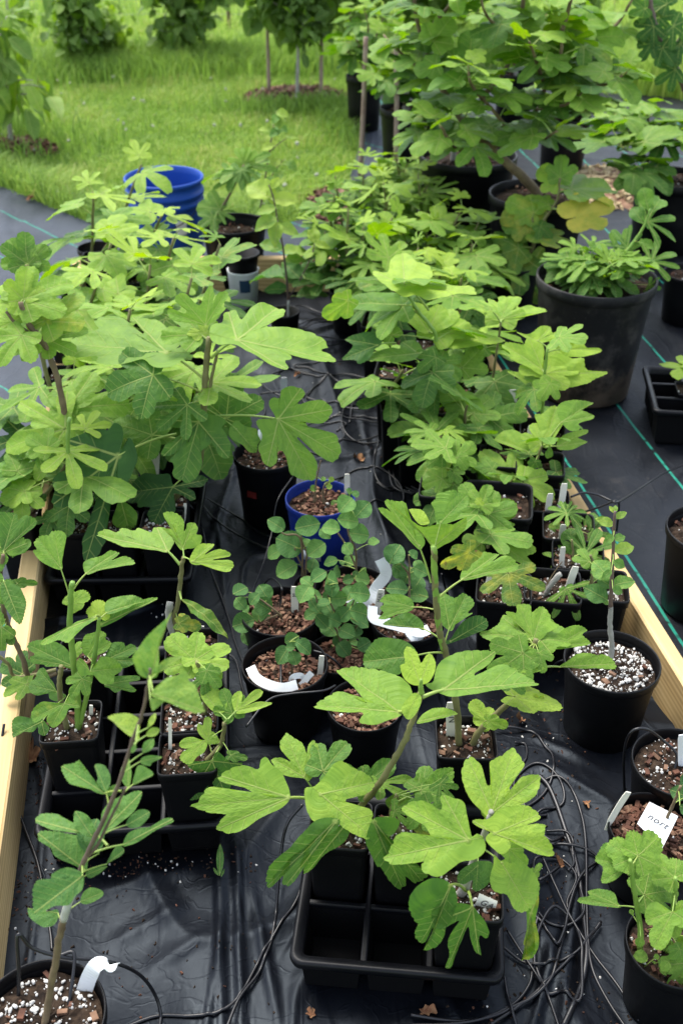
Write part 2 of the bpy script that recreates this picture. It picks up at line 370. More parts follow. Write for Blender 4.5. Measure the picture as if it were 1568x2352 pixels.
cut_left(bpy.data.objects['path_fabric_left'])
# lawn: one sheet to the horizon
ml, t, p = new_mat('lawn_soil'); co = objco(t)
t.links.new(ramp(t, noise(t, 1.4, 6, .65, co) * .6 + noise(t, 40, 3, .6, co) * .4, [(.3, (.12, .20, .025)), (.55, (.20, .31, .045)), (.75, (.30, .38, .08))]), p.inputs['Base Color'])
p.inputs['Roughness'].default_value = .95; p.inputs['Specular IOR Level'].default_value = .1; bump(t, p, noise(t, 60, 4, .7, co), .8, .02)
gx = np.concatenate([np.linspace(-400, -10, 14), np.linspace(-8, 8, 33), np.linspace(10, 400, 14)]); gy = np.concatenate([np.linspace(-60, -2, 6), np.linspace(0, 20, 41), np.linspace(24, 500, 18)])
GX, GY = np.meshgrid(gx, gy); GZ = -.012 - .006 + .02 * vnoise(GX * .7, GY * .7, 5) * (GY > 7.5)
tag(MB().add(np.stack([GX, GY, GZ], -1).reshape(-1, 3), grid_faces(len(gy), len(gx))).build('lawn', ml), kind='structure')
# grass blades
mg, t, p = new_mat('grass_blade'); a = t.nodes.new('ShaderNodeAttribute'); a.attribute_name = 'tone'; n3 = t.nodes.new('ShaderNodeSeparateColor'); t.links.new(a.outputs['Color'], n3.inputs[0])
cg = ramp(t, N(t, n3.outputs[0]), [(0, (.085, .18, .028)), (.5, (.255, .41, .06)), (.85, (.39, .50, .10)), (1, (.46, .43, .17))])
t.links.new(cg, p.inputs['Base Color']); p.inputs['Roughness'].default_value = .55; p.inputs['Specular IOR Level'].default_value = .3
tr = t.nodes.new('ShaderNodeBsdfTranslucent'); t.links.new(cg, tr.inputs[0]); mx = t.nodes.new('ShaderNodeMixShader'); mx.inputs[0].default_value = .45
t.links.new(p.outputs[0], mx.inputs[1]); t.links.new(tr.outputs[0], mx.inputs[2]); t.links.new(mx.outputs[0], t.nodes['Material Output'].inputs[0])
M['grass'] = mg
def blades(rng, xy, h, w, mb, lean=.45, tone=None, z=-.012):
    keep = np.ones(len(xy), bool)
    for mx_, my_, ma_, mb2 in ((-.3, 7.62, .36, .26), (-1.86, 6.28, .26, .18), (-.02, 5.25, .16, .28)): keep &= ((xy[:, 0] - mx_) / ma_) ** 2 + ((xy[:, 1] - my_) / mb2) ** 2 > .8 + .5 * rng.rand(len(xy))
    xy, h, w = xy[keep], h[keep], w[keep]; tone = tone if tone is None or np.isscalar(tone) else np.asarray(tone)[keep]
    n = len(xy); az = rng.uniform(0, 2 * np.pi, n); ln = rng.uniform(.1, 1, n) * lean * h; fa = az + rng.normal(0, .8, n) + np.pi / 2
    d = np.stack([np.cos(az), np.sin(az)], -1); s = np.stack([np.cos(fa), np.sin(fa)], -1) * w[:, None] / 2
    V = np.zeros((n, 6, 3))
    for k, (tz, tl, ws) in enumerate(((0, 0, 1), (.6, .4, .8), (1, 1.25, .08))):
        c = xy + d * (ln * tl)[:, None]
        V[:, k * 2, :2] = c - s * ws; V[:, k * 2 + 1, :2] = c + s * ws; V[:, k * 2:k * 2 + 2, 2] = (z + h * tz * (1 - .25 * lean * (k == 2)))[:, None]
    f = np.array([(0, 1, 3, 2), (2, 3, 5, 4)])[None] + np.arange(n)[:, None, None] * 6
    tn = np.clip(rng.normal(.5, .17, n) if tone is None else tone, 0, 1)
    T = np.zeros((n, 6, 4), np.float32); T[..., 0] = tn[:, None]; T[..., 3] = 1
    mb.add(V.reshape(-1, 3), f.reshape(-1, 4), 0, np.zeros((n * 6, 3)), T.reshape(-1, 4))
rng = np.random.RandomState(11); mb = MB()
def scatter(n, x0, x1, y0, y1, extra=.0):
    xy = np.stack([rng.uniform(x0, x1, n), rng.uniform(y0, y1, n)], -1); return xy[xy[:, 1] > edge_y(xy[:, 0]) + extra]
xy = scatter(120000, -3.3, 1.2, 4.6, 9.0); patch = vnoise(xy[:, 0] * 1.6, xy[:, 1] * 1.6, 9) * .7 + vnoise(xy[:, 0] * 5, xy[:, 1] * 5, 10) * .8
nearedge = np.clip(1 - (xy[:, 1] - edge_y(xy[:, 0])) / .55, 0, 1) * (xy[:, 0] < -.3)
h = (.045 + .03 * rng.rand(len(xy)) + .02 * patch) * (1 + 1.6 * nearedge); blades(rng, xy, h, .0035 + .003 * rng.rand(len(xy)), mb, 1.0, .57 + .22 * patch + rng.normal(0, .19, len(xy)) - .18 * nearedge)
xy = scatter(52000, -6, 6, 8.8, 17); patch = vnoise(xy[:, 0], xy[:, 1], 12)
blades(rng, xy, .07 + .06 * rng.rand(len(xy)), .008 + .006 * rng.rand(len(xy)), mb, 1.0, .6 + .2 * patch + rng.normal(0, .14, len(xy)))
# rough dark tussocks along the back row, beside the left tree and on the right
for (cx, cy, rx, ry, n, hh, tn) in ((-1.9, 8.3, .9, .35, 3600, .2, .42), (-1.1, 8.7, .9, .4, 3600, .2, .4), (-.1, 8.6, .9, .35, 3200, .2, .42), (-2.2, 6.3, .5, .35, 2600, .20, .3), (-2.3, 5.95, .35, .25, 1000, .14, .38), (.9, 8.8, .9, .3, 3500, .26, .3), (2.6, 7.9, .7, .5, 5000, .32, .62), (.05, 6.9, .16, .5, 1400, .13, .3), (-.2, 7.2, .5, .2, 1500, .14, .3)):
    xy = np.stack([rng.normal(cx, rx * .6, n), rng.normal(cy, ry * .6, n)], -1); xy = xy[xy[:, 1] > edge_y(xy[:, 0]) - .02]
    blades(rng, xy, hh * rng.uniform(.5, 1.2, len(xy)), .006 + .004 * rng.rand(len(xy)), mb, .6, tn + rng.normal(0, .12, len(xy)))
tag(mb.build('grass', M['grass']), 'mown lawn grass with taller tufts along the fabric edge', 'grass', kind='stuff')
mb = MB()
for i in range(60):
    x = rng.uniform(-2.4, .2); y = rng.uniform(5.0, 8.0)
    if y > edge_y(x) + .1: pebble(mb, (x, y, .05 + .02 * rng.rand()), .008 + .004 * rng.rand(), rng, 0)
tag(mb.build('clover_flowers', simple('clover_white', (.3, .32, .22), (.42, .42, .3), .8)), 'tiny white clover heads dotted through the lawn', 'clover', kind='stuff')
# mulch rings
MULCH = [(-.3, 7.62, .36, .26), (-1.86, 6.28, .26, .18), (-.02, 5.25, .16, .28)]
def mulch(name, cx, cy, rx, ry, n, seed, label, mats=('soil', 'bark', 'bark2')):
    rg = np.random.RandomState(seed); mb = MB(); nr, na = 7, 40
    V = []
    for i in range(nr):
        f = i / (nr - 1) * 1.0 + .001; an = np.linspace(0, 2 * np.pi, na, endpoint=False)
        V.append(np.stack([cx + rx * f * np.cos(an), cy + ry * f * np.sin(an), .06 * (1 - f ** 2) - .008 + .008 * rg.rand(na) * (f < 1)], -1))
    mb.add(np.array(V).reshape(-1, 3), grid_faces(nr, na, True), 0)
    for i in range(n):
        a, q = rg.uniform(0, 6.28), math.sqrt(rg.rand()); box(mb, (cx + rx * q * math.cos(a), cy + ry * q * math.sin(a), .06 * (1 - q * q) + .004), rg.uniform(.02, .06), rg.uniform(.008, .02), .006, rg.choice([1, 1, 2]), randrot(rg) if rg.rand() < .3 else rotz(rg.uniform(0, 3)))
    return tag(mb.build(name, [M[k] for k in mats], smooth=False), label, 'mulch', kind='structure')
mulch('mulch', -.3, 7.62, .36, .26, 500, 1, 'brown bark mulch under the thin young trees')
mulch('mulch', -1.86, 6.28, .26, .18, 320, 2, 'brown mulch patch under the left young tree')
mulch('mulch', -.02, 5.25, .16, .28, 260, 3, 'brown mulch patch behind the bed')
mulch('mulch', 1.45, 5.55, .35, .4, 420, 6, 'pale straw and bark litter between the big pots', ('bark2', 'straw', 'straw'))

# ---------------------------------------------------------------- the timber frame
def board(name, p0, p1, w, hgt, label, inner):
    """board whose inner face runs p0 -> p1 (plan), w thick away from `inner` side"""
    p0 = np.array((*p0, 0.)); p1 = np.array((*p1, 0.)); d = unit(p1 - p0); n = np.array((-d[1], d[0], 0)) * inner
    c = (p0 + p1) / 2 + n * w / 2; L = np.linalg.norm(p1 - p0)
    mb = MB(); k = 60; s = np.linspace(-L / 2, L / 2, k); rg = np.random.RandomState(len(label))
    prof = np.array([(-w/2, 0), (-w/2, hgt - .004), (-w/2 + .004, hgt), (w/2 - .004, hgt), (w/2, hgt - .004), (w/2, 0)])
    V = np.zeros((k, 6, 3)); V[..., 0] = s[:, None]; V[..., 1] = prof[None, :, 0]; V[..., 2] = prof[None, :, 1]
    V[..., 1] += (.004 * np.sin(s * 1.3 + 1))[:, None]; V[..., 2] += (.0025 * np.sin(s * 2.1))[:, None] * (prof[None, :, 1] > .05)
    mb.add(V.reshape(-1, 3), grid_faces(k, 6))
    for e in (0, k - 1):
        q = V[e]; mb.add(np.array([q[0], q[1], q[4], q[5], q[1], q[2], q[3], q[4]]), [(0, 1, 2, 3), (4, 5, 6, 7)])
    o = mb.build(name, M['wood'], smooth=False); o.location = (c[0], c[1], .001); o.rotation_euler = (0, 0, math.atan2(d[1], d[0]))
    return tag(o, label, 'board')
board('timber_board', (rail_x(.5)[0], .5), (rail_x(4.17)[0], 4.17), .046, .14, 'long pale timber board along the left edge of the growing bed', 1)
board('timber_board', (rail_x(.5)[1], .5), (rail_x(4.10)[1], 4.10), .036, .14, 'long pale timber board along the right edge of the growing bed', -1)
board('timber_board', (rail_x(4.15)[0] + .004, 4.145), (rail_x(4.15)[1] + .04, 4.135), .038, .14, 'short timber board closing the far end of the bed', 1)
# ================================================================ POTS AND TRAYS
def lathe(mb, prof, c=(0, 0, 0), n=56, m=0, sq=None, ribs=None):
    """prof: list of (radius, z). sq: corner roundness for square sections. ribs: (count, depth, z0, z1)"""
    an = np.linspace(0, 2 * np.pi, n, endpoint=False); V = []
    for r, z in prof:
        if sq:
            e = 2.0 / sq; x = np.sign(np.cos(an)) * np.abs(np.cos(an)) ** e; y = np.sign(np.sin(an)) * np.abs(np.sin(an)) ** e
        else: x, y = np.cos(an), np.sin(an)
        rr = np.full(n, r)
        if ribs and ribs[2] < z < ribs[3]: rr = r * (1 - ribs[1] * (np.cos(an * ribs[0]) > .2))
        V.append(np.stack([x * rr, y * rr, np.full(n, z)], -1))
    mb.add(np.array(V).reshape(-1, 3) + np.asarray(c), grid_faces(len(prof), n, True), m)
def square_an(n=64): pass
def soil_part(root, r, z, kind, rng, sq=False, rot=0, chips=1.0):
    mb = MB(); nr, na = 8, 40; V = []
    an = np.linspace(0, 2 * np.pi, na, endpoint=False)
    for i in range(nr):
        f = i / (nr - 1) + .002
        if sq: e = .25; x = np.sign(np.cos(an)) * np.abs(np.cos(an)) ** e; y = np.sign(np.sin(an)) * np.abs(np.sin(an)) ** e
        else: x, y = np.cos(an), np.sin(an)
        V.append(np.stack([x * r * f, y * r * f, z + r * .10 * (1 - f * f) * rng.uniform(.3, 1) + r * .05 * rng.uniform(-1, 1, na)], -1))
    mb.add(np.array(V).reshape(-1, 3), grid_faces(nr, na, True), 0)
    npl, nbk = {'perlite': (85, 26), 'bark': (14, 190), 'mix': (46, 60), 'heavy': (420, 6), 'spot': (26, 6), 'perl': (110, 6)}[kind]
    npl = int(npl * chips); nbk = int(nbk * chips)
    def pos():
        while True:
            x, y = rng.uniform(-1, 1, 2)
            if sq: return x * r * .95, y * r * .95
            if x * x + y * y < .9: return x * r, y * r
    for i in range(npl):
        x, y = pos(); pebble(mb, (x, y, z + r * .06 + rng.uniform(0, .002)), .0009 + .0034 * rng.rand() ** 2.2 * (1.15 if kind == 'heavy' else 1), rng, 1)
    for i in range(nbk):
        x, y = pos(); s = rng.uniform(.3, 1.25)
        box(mb, (x, y, z + r * .07 + rng.uniform(0, .004)), .013 * s, .009 * s * rng.uniform(.5, 1), .005 * s, rng.choice([2, 2, 3]), randrot(rng) if rng.rand() < .5 else rotz(rng.uniform(0, 3)))
    o = mb.build('soil', [M['soil'], M['perlite'], M['bark'], M['bark2']], root, smooth=False)
    if sq: o.rotation_euler = (0, 0, rot)
    return o
def round_pot(root, r, h, mat='black', n=56, rimh=.02, taper=.80, fill=.86, soil='bark', rng=None, chips=1.0):
    mb = MB(); b = r * taper; w = .0025
    prof = [(.002, .003), (b * .9, .003), (b, .008), (b + (r * .95 - b) * .5, h * .5), (r * .955, h - rimh - .004), (r * .965, h - rimh), (r * 1.0, h - rimh + .002), (r * 1.005, h - rimh * .5), (r * 1.005, h - .003), (r * .995, h), (r * .975, h), (r * .962, h - .004), (r * .955, h - rimh), (r * .93, h - rimh - .006), (b * .98, h * .35), (b * .9, .012), (.002, .012)]
    lathe(mb, prof[:6], n=n, ribs=(14, .006, .01, h * .8)); lathe(mb, prof[12:], n=n)
    o = mb.build('pot', M[mat], root); rm = MB(); lathe(rm, prof[5:13], n=n); rm.build('rim', M[mat], o)
    if soil: soil_part(root, r * .93 * (1 - .15 * (1 - fill)), h * fill, soil, rng, chips=chips)
    return o
def square_pot(root, a, h, rot, mat='black', fill=.88, soil='perlite', rng=None, n=72, chips=1.0):
    """a: half width at the rim"""
    mb = MB(); b = a * .78; d = .012
    # sections go round a rounded square, evenly by angle
    an = np.linspace(0, 2 * np.pi, n, endpoint=False) + .001
    def sec(r, z, rib=0):
        e = .22; x = np.sign(np.cos(an)) * np.abs(np.cos(an)) ** e; y = np.sign(np.sin(an)) * np.abs(np.sin(an)) ** e
        k = 1 - rib * (np.sin(an * 28) > .1); return np.stack([x * r * k, y * r * k, np.full(n, z)], -1)
    pr = [(.002, .003, 0), (b * .9, .003, 0), (b, .01, .012), (b + (a * .94 - b) * .5, h * .5, .012), (a * .94, h - .024, .012), (a * .945, h - .02, 0), (a * .985, h - .018, 0), (a * 1.0, h - .004, 0), (a * .99, h, 0), (a * .95, h, 0), (a * .93, h - .005, 0), (a * .915, h - .03, 0), (b * .9, .012, 0), (.002, .012, 0)]
    for seg, m_ in ((pr[:6], mb), (pr[11:], mb)): m_.add(np.array([sec(*q) for q in seg]).reshape(-1, 3), grid_faces(len(seg), n, True))
    o = mb.build('pot', M[mat], root); o.rotation_euler = (0, 0, rot)
    rm = MB(); rm.add(np.array([sec(*q) for q in pr[5:12]]).reshape(-1, 3), grid_faces(7, n, True)); rm.build('rim', M[mat], o)
    if soil: soil_part(root, a * .90, h * fill, soil, rng, True, rot, chips)
    return o
def tray(c, wx, wy, nx, ny, hgt, rot, label, cellh=None):
    """open-grid propagation tray: rim, ribs between the cells and a tapered cup under each cell"""
    cellh = cellh or hgt; root = empty('nursery_tray', (c[0], c[1], .008), label, 'tray', 'black grid trays holding the pots'); root.rotation_euler = (0, 0, rot)
    lip, bar = .011, .011; cx = (wx - 2 * lip - (nx - 1) * bar) / nx; cy = (wy - 2 * lip - (ny - 1) * bar) / ny
    fr = MB()
    # rim: rounded outer flange
    def ring(ox, oy, z, rc=.02, k=6):
        P = []
        for sx, sy, a0 in ((1, 1, 0), (-1, 1, 90), (-1, -1, 180), (1, -1, 270)):
            for a in np.linspace(R(a0), R(a0 + 90), k): P.append((sx * (ox - rc) + rc * math.cos(a), sy * (oy - rc) + rc * math.sin(a), z))
        return np.array(P)
    hx, hy = wx / 2, wy / 2
    rr = [ring(hx - .004, hy - .004, hgt - .02), ring(hx + .006, hy + .006, hgt - .016), ring(hx + .008, hy + .008, hgt - .006), ring(hx + .006, hy + .006, hgt), ring(hx + .001, hy + .001, hgt + .001), ring(hx - .004, hy - .004, hgt - .002), ring(hx - lip, hy - lip, hgt - .004, .012), ring(hx - lip - .002, hy - lip - .002, hgt - .02, .01)]
    fr.add(np.array(rr).reshape(-1, 3), grid_faces(len(rr), 24, True))
    fr.build('rim', M['tray'], root)
    rb = MB()
    for i in range(1, nx):
        x = -hx + lip + i * cx + (i - .5) * bar; box(rb, (x, 0, hgt - .012), bar, wy - 2 * lip + .004, .012)
    for j in range(1, ny):
        y = -hy + lip + j * cy + (j - .5) * bar; box(rb, (0, y, hgt - .013), wx - 2 * lip + .004, bar, .012)
    if nx > 1 or ny > 1: rb.build('grid', M['tray'], root, smooth=False, bevel=.003)
    cp = MB()
    for i in range(nx):
        for j in range(ny):
            x = -hx + lip + cx / 2 + i * (cx + bar); y = -hy + lip + cy / 2 + j * (cy + bar)
            P = []
            for q, z in ((1.02, hgt - .016), (.97, hgt * .5), (.90, .008), (.84, .004), (.4, .004), (.01, .004)):
                P.append(np.array([(x + sx * cx / 2 * q, y + sy * cy / 2 * q, z) for sx, sy in ((1, 1), (-1, 1), (-1, -1), (1, -1))]))
            cp.add(np.array(P).reshape(-1, 3), grid_faces(6, 4, True))
    cp.build('cell_cups', M['cup'], root, smooth=False)
    return root

# ================================================================ LEAVES
KINDS = {   # lobes (angle, length, half width), sinus floor, serration, base notch
    'fig3': ([(0, 1, 27), (53, .84, 23), (108, .50, 30)], .47, .026, .5),
    'fig5': ([(0, 1, 22), (50, .90, 20), (102, .64, 26)], .38, .028, .45),
    'deep': ([(0, 1, 18), (47, .92, 17), (99, .64, 23)], .27, .022, .4),
    'fing': ([(0, 1, 13), (36, .90, 12), (78, .64, 15)], .19, .015, .35),
    'mul':  ([(0, 1, 36), (58, .74, 29), (112, .52, 32)], .54, .055, .5),
    'lobe': ([(0, 1, 34), (54, .66, 27), (110, .40, 32)], .44, .02, .5),
}
RINGS = np.array([.03, .28, .52, .74, .90, 1.0])
def polar_leaf(kind, rng, res):
    lobes, floor, ser, notch = KINDS[kind]
    th = np.linspace(-R(171), R(171), res); r = np.zeros(res); canon = np.zeros(res); dw = np.full(res, 9.)
    fl = floor * rng.uniform(.85, 1.15); base = fl * (1 - .62 * np.clip((np.abs(th) - R(118)) / R(50), 0, 1))
    L = []
    for a, l, w in lobes:
        for sg in ((1,) if a == 0 else (-1, 1)):
            L.append((sg * R(a + rng.uniform(-5, 5) * (a > 0)), l * rng.uniform(.90, 1.07) if a else 1.0, R(w) * rng.uniform(.9, 1.1), sg * R({0: 0, 1: 50, 2: 100}[[q[0] for q in lobes].index(a)])))
    for a, l, w, ca in L:
        x = np.clip(np.abs(th - a) / w, 0, 1); pr = (1 - x ** 2.3) ** .62
        r = np.maximum(r, base + (l - base) * pr * (np.abs(th - a) < w)); d = np.abs(th - a) / w
        dw = np.minimum(dw, d)
    L.sort(key=lambda q: q[0]); xs = [-R(171)] + [q[0] for q in L] + [R(171)]; cs = [-R(150)] + [q[3] for q in L] + [R(150)]
    canon = np.interp(th, xs, cs); r = np.maximum(r, base)
    teeth = ser * ((np.arange(res) % 3) == 0) + ser * .7 * rng.rand(res); r = r * (1 - teeth)
    rho = RINGS if res > 60 else RINGS[[0, 2, 4, 5]]
    rr = rho[:, None] * r[None, :]; T = np.broadcast_to(th, rr.shape); C = np.broadcast_to(canon, rr.shape)
    x, y = rr * np.sin(T), rr * np.cos(T); luv = np.stack([rr * np.sin(C), rr * np.cos(C), np.zeros_like(rr)], -1)
    return x, y, luv, rr, T, np.clip(np.broadcast_to(dw, rr.shape), 0, 1)
STRIPS = {'apple': (.30, .42, .05), 'wide': (.40, .45, .05), 'round': (.46, .50, .025), 'cherry': (.19, .42, .02), 'oval': (.27, .5, .015), 'narrow': (.13, .5, .03), 'spat': (.30, .66, .015)}
def strip_leaf(kind, rng, res):
    hw, pk, ser = STRIPS[kind]; n = max(9, res // 4); s = np.linspace(0, 1, n); q = np.array([-1, -.55, 0, .55, 1]) if res > 20 else np.array([-1, 0, 1])
    e = math.log(.5) / math.log(pk); u = s ** e; w = hw * np.sin(np.pi * u) ** (.62 if kind == 'round' else .8) * (1 - ser * ((np.arange(n) % 2) == 0)) * rng.uniform(.9, 1.1)
    x = w[:, None] * q[None, :]; y = np.broadcast_to(s[:, None], x.shape) + 0 * x
    rr = np.broadcast_to(s[:, None], x.shape); return x, y, np.stack([x, y, 0 * x], -1), rr, np.arctan2(x, np.maximum(y, .05)), np.abs(np.broadcast_to(q, x.shape))
def leaf(mb, B, T, Nrm, kind='fig5', tone=.6, w=1.0, yel=0., dmg=0., rng=None, res=120, bend=None, m=0, wav=1.0, curl=0.0, trim=None):
    """put one leaf blade: junction B, tip T, upper-face normal Nrm"""
    B = np.asarray(B, float); T = np.asarray(T, float); ax = T - B; Ln = np.linalg.norm(ax); ax = ax / (Ln + 1e-9)
    nz = unit(np.asarray(Nrm, float) - ax * (np.asarray(Nrm, float) @ ax)); xx = np.cross(ax, nz)
    strip = kind in STRIPS
    x, y, luv, rr, th, dv = strip_leaf(kind, rng, res) if strip else polar_leaf(kind, rng, res)
    x = x * w
    bend = rng.uniform(.04, .40) if bend is None else bend
    side = rng.uniform(.05, .42); ph = rng.uniform(0, 6.28, 3)
    if strip: z = -bend * y * y + (.25 + .25 * rng.rand() + curl) * np.abs(x) + .03 * wav * np.sin(y * 14 + ph[0]) * dv + .015 * np.sin(y * 26 + ph[1] + x * 20)
    else:
        z = -bend * np.maximum(y, 0) ** 2 - side * x * np.abs(x) * rng.choice([-1, 1]) * .5 - side * .5 * x * x + .05 * wav * rr * (1 - (1 - dv) ** 2)
        z = z + wav * (.075 * np.sin(th * 3 + ph[0]) + .045 * np.sin(th * 7 + ph[1]) + .015 * np.sin(th * 19 + ph[2])) * rr ** 2 + curl * rr ** 2 + .012 * np.sin(x * 17 + ph[1]) * np.sin(y * 15 + ph[2])
    y = y - .12 * bend * y * y
    V = B + Ln * (x[..., None] * xx + y[..., None] * ax + z[..., None] * nz)
    luv = luv.copy(); luv[..., 2] = rng.rand(); tt = np.zeros((*x.shape, 4), np.float32); tt[..., 0] = tone; tt[..., 1] = yel; tt[..., 2] = dmg; tt[..., 3] = 1
    mb.add(V.reshape(-1, 3), grid_faces(*x.shape)[:, ::-1], m, luv.reshape(-1, 3), tt.reshape(-1, 4))
    return Ln
def petiole(mb, A, B, Ln, m=1, r=None, sag=.10):
    A, B = np.asarray(A, float), np.asarray(B, float); L = np.linalg.norm(B - A)
    if L < .004: return
    t = np.linspace(0, 1, 7)[:, None]; c = (A + B) / 2 + np.array((0, 0, 1.)) * L * sag
    P = A * (1 - t) ** 2 + c * 2 * t * (1 - t) + B * t * t
    r = r or min(.0026, max(.0009, Ln * .018)); tube(mb, P, np.linspace(r * 1.25, r * .8, 7), 6, m, cap=False)
NRM = {'u': (0, -.22, 1), 'm': (0, -.6, .8), 'l': (-.5, -.4, .8), 'r': (.5, -.4, .8), 'b': (0, .35, 1), 'd': (0, -1, .18), 'L': (-.8, -.6, .35), 'R': (.8, -.6, .35), 'U': (0, -.05, 1)}
class Plant:
    def __init__(s, root, Y, seed, mat='fig', tone=0.0):
        s.root, s.Y, s.rng, s.mat = root, Y, np.random.RandomState(seed), mat
        s.fol = MB(); s.stems = []; s.path = []; s.tn = tone; s.origin = np.array(root.location)
    def stem(s, pts, r0, r1, mat='stem_brown', name='stem', base=None, n=6, label=None, nodes=True):
        """pts in photo pixels (px, py[, dy]); base: a 3d starting point"""
        P = [np.asarray(base, float)] if base is not None else []
        P += [Q(p[0], p[1], s.Y + (p[2] if len(p) > 2 else 0)) for p in pts]
        return s.stem3(P, r0, r1, mat, name, n, label, nodes)
    def stem3(s, P, r0, r1, mat='stem_brown', name='stem', n=6, label=None, nodes=True):
        c = catmull(P, n); k = len(c); rr = np.linspace(r0, r1, k)
        if nodes: rr = rr * (1 + .16 * (np.arange(k) % 5 == 0) + .05 * s.rng.rand(k))
        c = c + s.rng.normal(0, r0 * .12, c.shape) * np.linspace(0, 1, k)[:, None]
        mb = MB(); tube(mb, c, rr, 9)
        o = mb.build(name, M[mat], s.root, s.origin)
        if label: o['label'] = label
        s.path.append(c); return c
    def near(s, B):
        """where on the stems a petiole to B would start"""
        best = None
        for c in s.path:
            d = np.linalg.norm((c - B) * (1, 1, .8), axis=1) + np.maximum(0, c[:, 2] - B[2]) * 1.2; k = int(np.argmin(d))
            if best is None or d[k] < best[0]: best = (d[k], c[k])
        return best[1]
    def px(s, spec):
        """leaves given as: kind bx by tx ty normal tone [w= y= b= d= dt= p=x,y e=bend c=curl n=0]"""
        for ln in spec.strip().splitlines():
            q = ln.split('#')[0].split()
            if not q: continue
            kind = q[0]; bx, by, tx, ty = map(float, q[1:5]); nn = q[5]; tone = float(q[6]) + s.tn
            o = dict(a.split('=') for a in q[7:]); dy = float(o.get('d', 0))
            if 'd' not in o: dy = -.035 if ty > by else .015
            B = Q(bx, by, s.Y + dy)
            if nn == 'f': n0 = unit(CAM - B) + np.array((0, 0, .25))
            elif ',' in nn: n0 = np.array(eval('(' + nn + ')'), float)
            else: n0 = np.array(NRM[nn], float)
            n0 = unit(n0) + s.rng.normal(0, .07, 3); n0 = unit(n0)
            r = ray(tx, ty); t = ((B - CAM) @ n0) / (r @ n0); T = CAM + r * t
            L = np.linalg.norm(T - B); lim = 2.6 * math.hypot(tx - bx, ty - by) / ppm(B)
            if t < 0 or L > lim: T = Q(tx, ty, s.Y + dy + (-.4 if ty > by else .3) * math.hypot(tx - bx, ty - by) / ppm(B))
            if 'dt' in o: T = Q(tx, ty, s.Y + dy + float(o['dt']))
            if n0 @ (CAM - B) < 0 and o.get('k') != '1': n0 = -n0
            L = leaf(s.fol, B, T, n0, kind, tone + s.rng.normal(0, .05), float(o.get('w', 1)), float(o.get('y', 0)), float(o.get('b', s.rng.choice([0, 0, .12]))), s.rng, int(o.get('res', 120 if s.Y < 3.0 else 84)), float(o['e']) if 'e' in o else None, 0, float(o.get('v', 1)), float(o.get('c', 0)))
            if o.get('n') == '0': continue
            if 'p' in o: px_, py_ = map(float, o['p'].split(',')); A = Q(px_, py_, s.Y)
            else: A = s.near(B) if s.path else B
            if np.linalg.norm(A - B) < .22: petiole(s.fol, A, B, L)
    def poly(s, spec, k=2.0, off=(0, 1332), mat=None):
        """leaves with their own outline: Bx By tx ty normal tone [opts] | x,y x,y ... in an enlargement (scale k, offset off) of the photo;
        the outline is laid on the leaf's own tilted plane at the plant's distance"""
        pin = s.mat != 'fig'; rng = s.rng; f = lambda x, y: (float(x) / k + off[0], float(y) / k + off[1])
        for ln in spec.strip().splitlines():
            head, body = ln.split('|'); q = head.split(); o = dict(a.split('=') for a in q[6:]); tone = float(q[5]) + s.tn; nn = q[4]
            b, t = f(*q[:2]), f(*q[2:4]); dy = float(o.get('d', -.035 if t[1] > b[1] else .015)); B = Q(*b, s.Y + dy)
            n0 = unit(CAM - B) + np.array((0, 0, .25)) if nn == 'f' else np.array(eval('(' + nn + ')') if ',' in nn else NRM[nn], float)
            n0 = unit(unit(n0) + rng.normal(0, .04, 3)); n0 = n0 if n0 @ (CAM - B) > 0 else -n0; tb = (B - CAM) @ FW
            def pr(x, y):
                r = ray(x, y); tt = ((B - CAM) @ n0) / (r @ n0); tt = np.clip(tt if tt > 0 else 9, tb * .88, tb * 1.14); return CAM + r * tt
            T3 = pr(*t); ax = unit((T3 - B) - n0 * ((T3 - B) @ n0)); xx = np.cross(ax, n0); L = np.linalg.norm(T3 - B)
            P = np.array([pr(*f(*w.split(','))) for w in body.split()]) - B
            p2 = np.stack([P @ xx, P @ ax], -1) / L; p2 = np.vstack([p2, p2[:1]]); c = catmull(np.vstack([p2[-2:-1], p2, p2[1:2]]), 8)[8:-8]
            d = np.concatenate([[0], np.cumsum(np.linalg.norm(np.diff(c, axis=0), axis=1))]); res = 132
            u = np.linspace(0, d[-1], res, endpoint=False); c = np.stack([np.interp(u, d, c[:, 0]), np.interp(u, d, c[:, 1])], -1)
            ser = float(o.get('s', .022)); rad = np.linalg.norm(c, axis=1); c = c * (1 - ser * ((np.arange(res) % 4) < 1) * np.clip(rad * 2 - .3, 0, 1) - ser * .5 * rng.rand(res))[:, None]
            rad = np.linalg.norm(c, axis=1); th = np.arctan2(c[:, 0], c[:, 1]); ker = np.ones(7) / 7; rs = np.convolve(np.concatenate([rad[-3:], rad, rad[:3]]), ker, 'valid')
            pk = [i for i in range(res) if rs[i] == rs[np.arange(i - 9, i + 10) % res].max() and rs[i] > .3]
            pk = sorted([(th[i]) for i in pk]) or [0.0]; ci = int(np.argmin(np.abs(pk))); cn = [R(50) * (j - ci) for j in range(len(pk))]
            kk = np.argmin(np.abs(th[:, None] - np.array(pk)[None]), axis=1); hl = np.array([R(25)] + list(np.minimum(R(25), np.diff(pk) / 2))); hr = np.array(list(np.minimum(R(25), np.diff(pk) / 2)) + [R(25)])
            dth = th - np.array(pk)[kk]; canon = np.array(cn)[kk] + np.where(dth < 0, np.clip(dth / hl[kk], -1, 1), np.clip(dth / hr[kk], -1, 1)) * R(25); dl = np.min([np.abs(th - a) for a in pk], axis=0); dv1 = np.clip(dl / R(26), 0, 1)
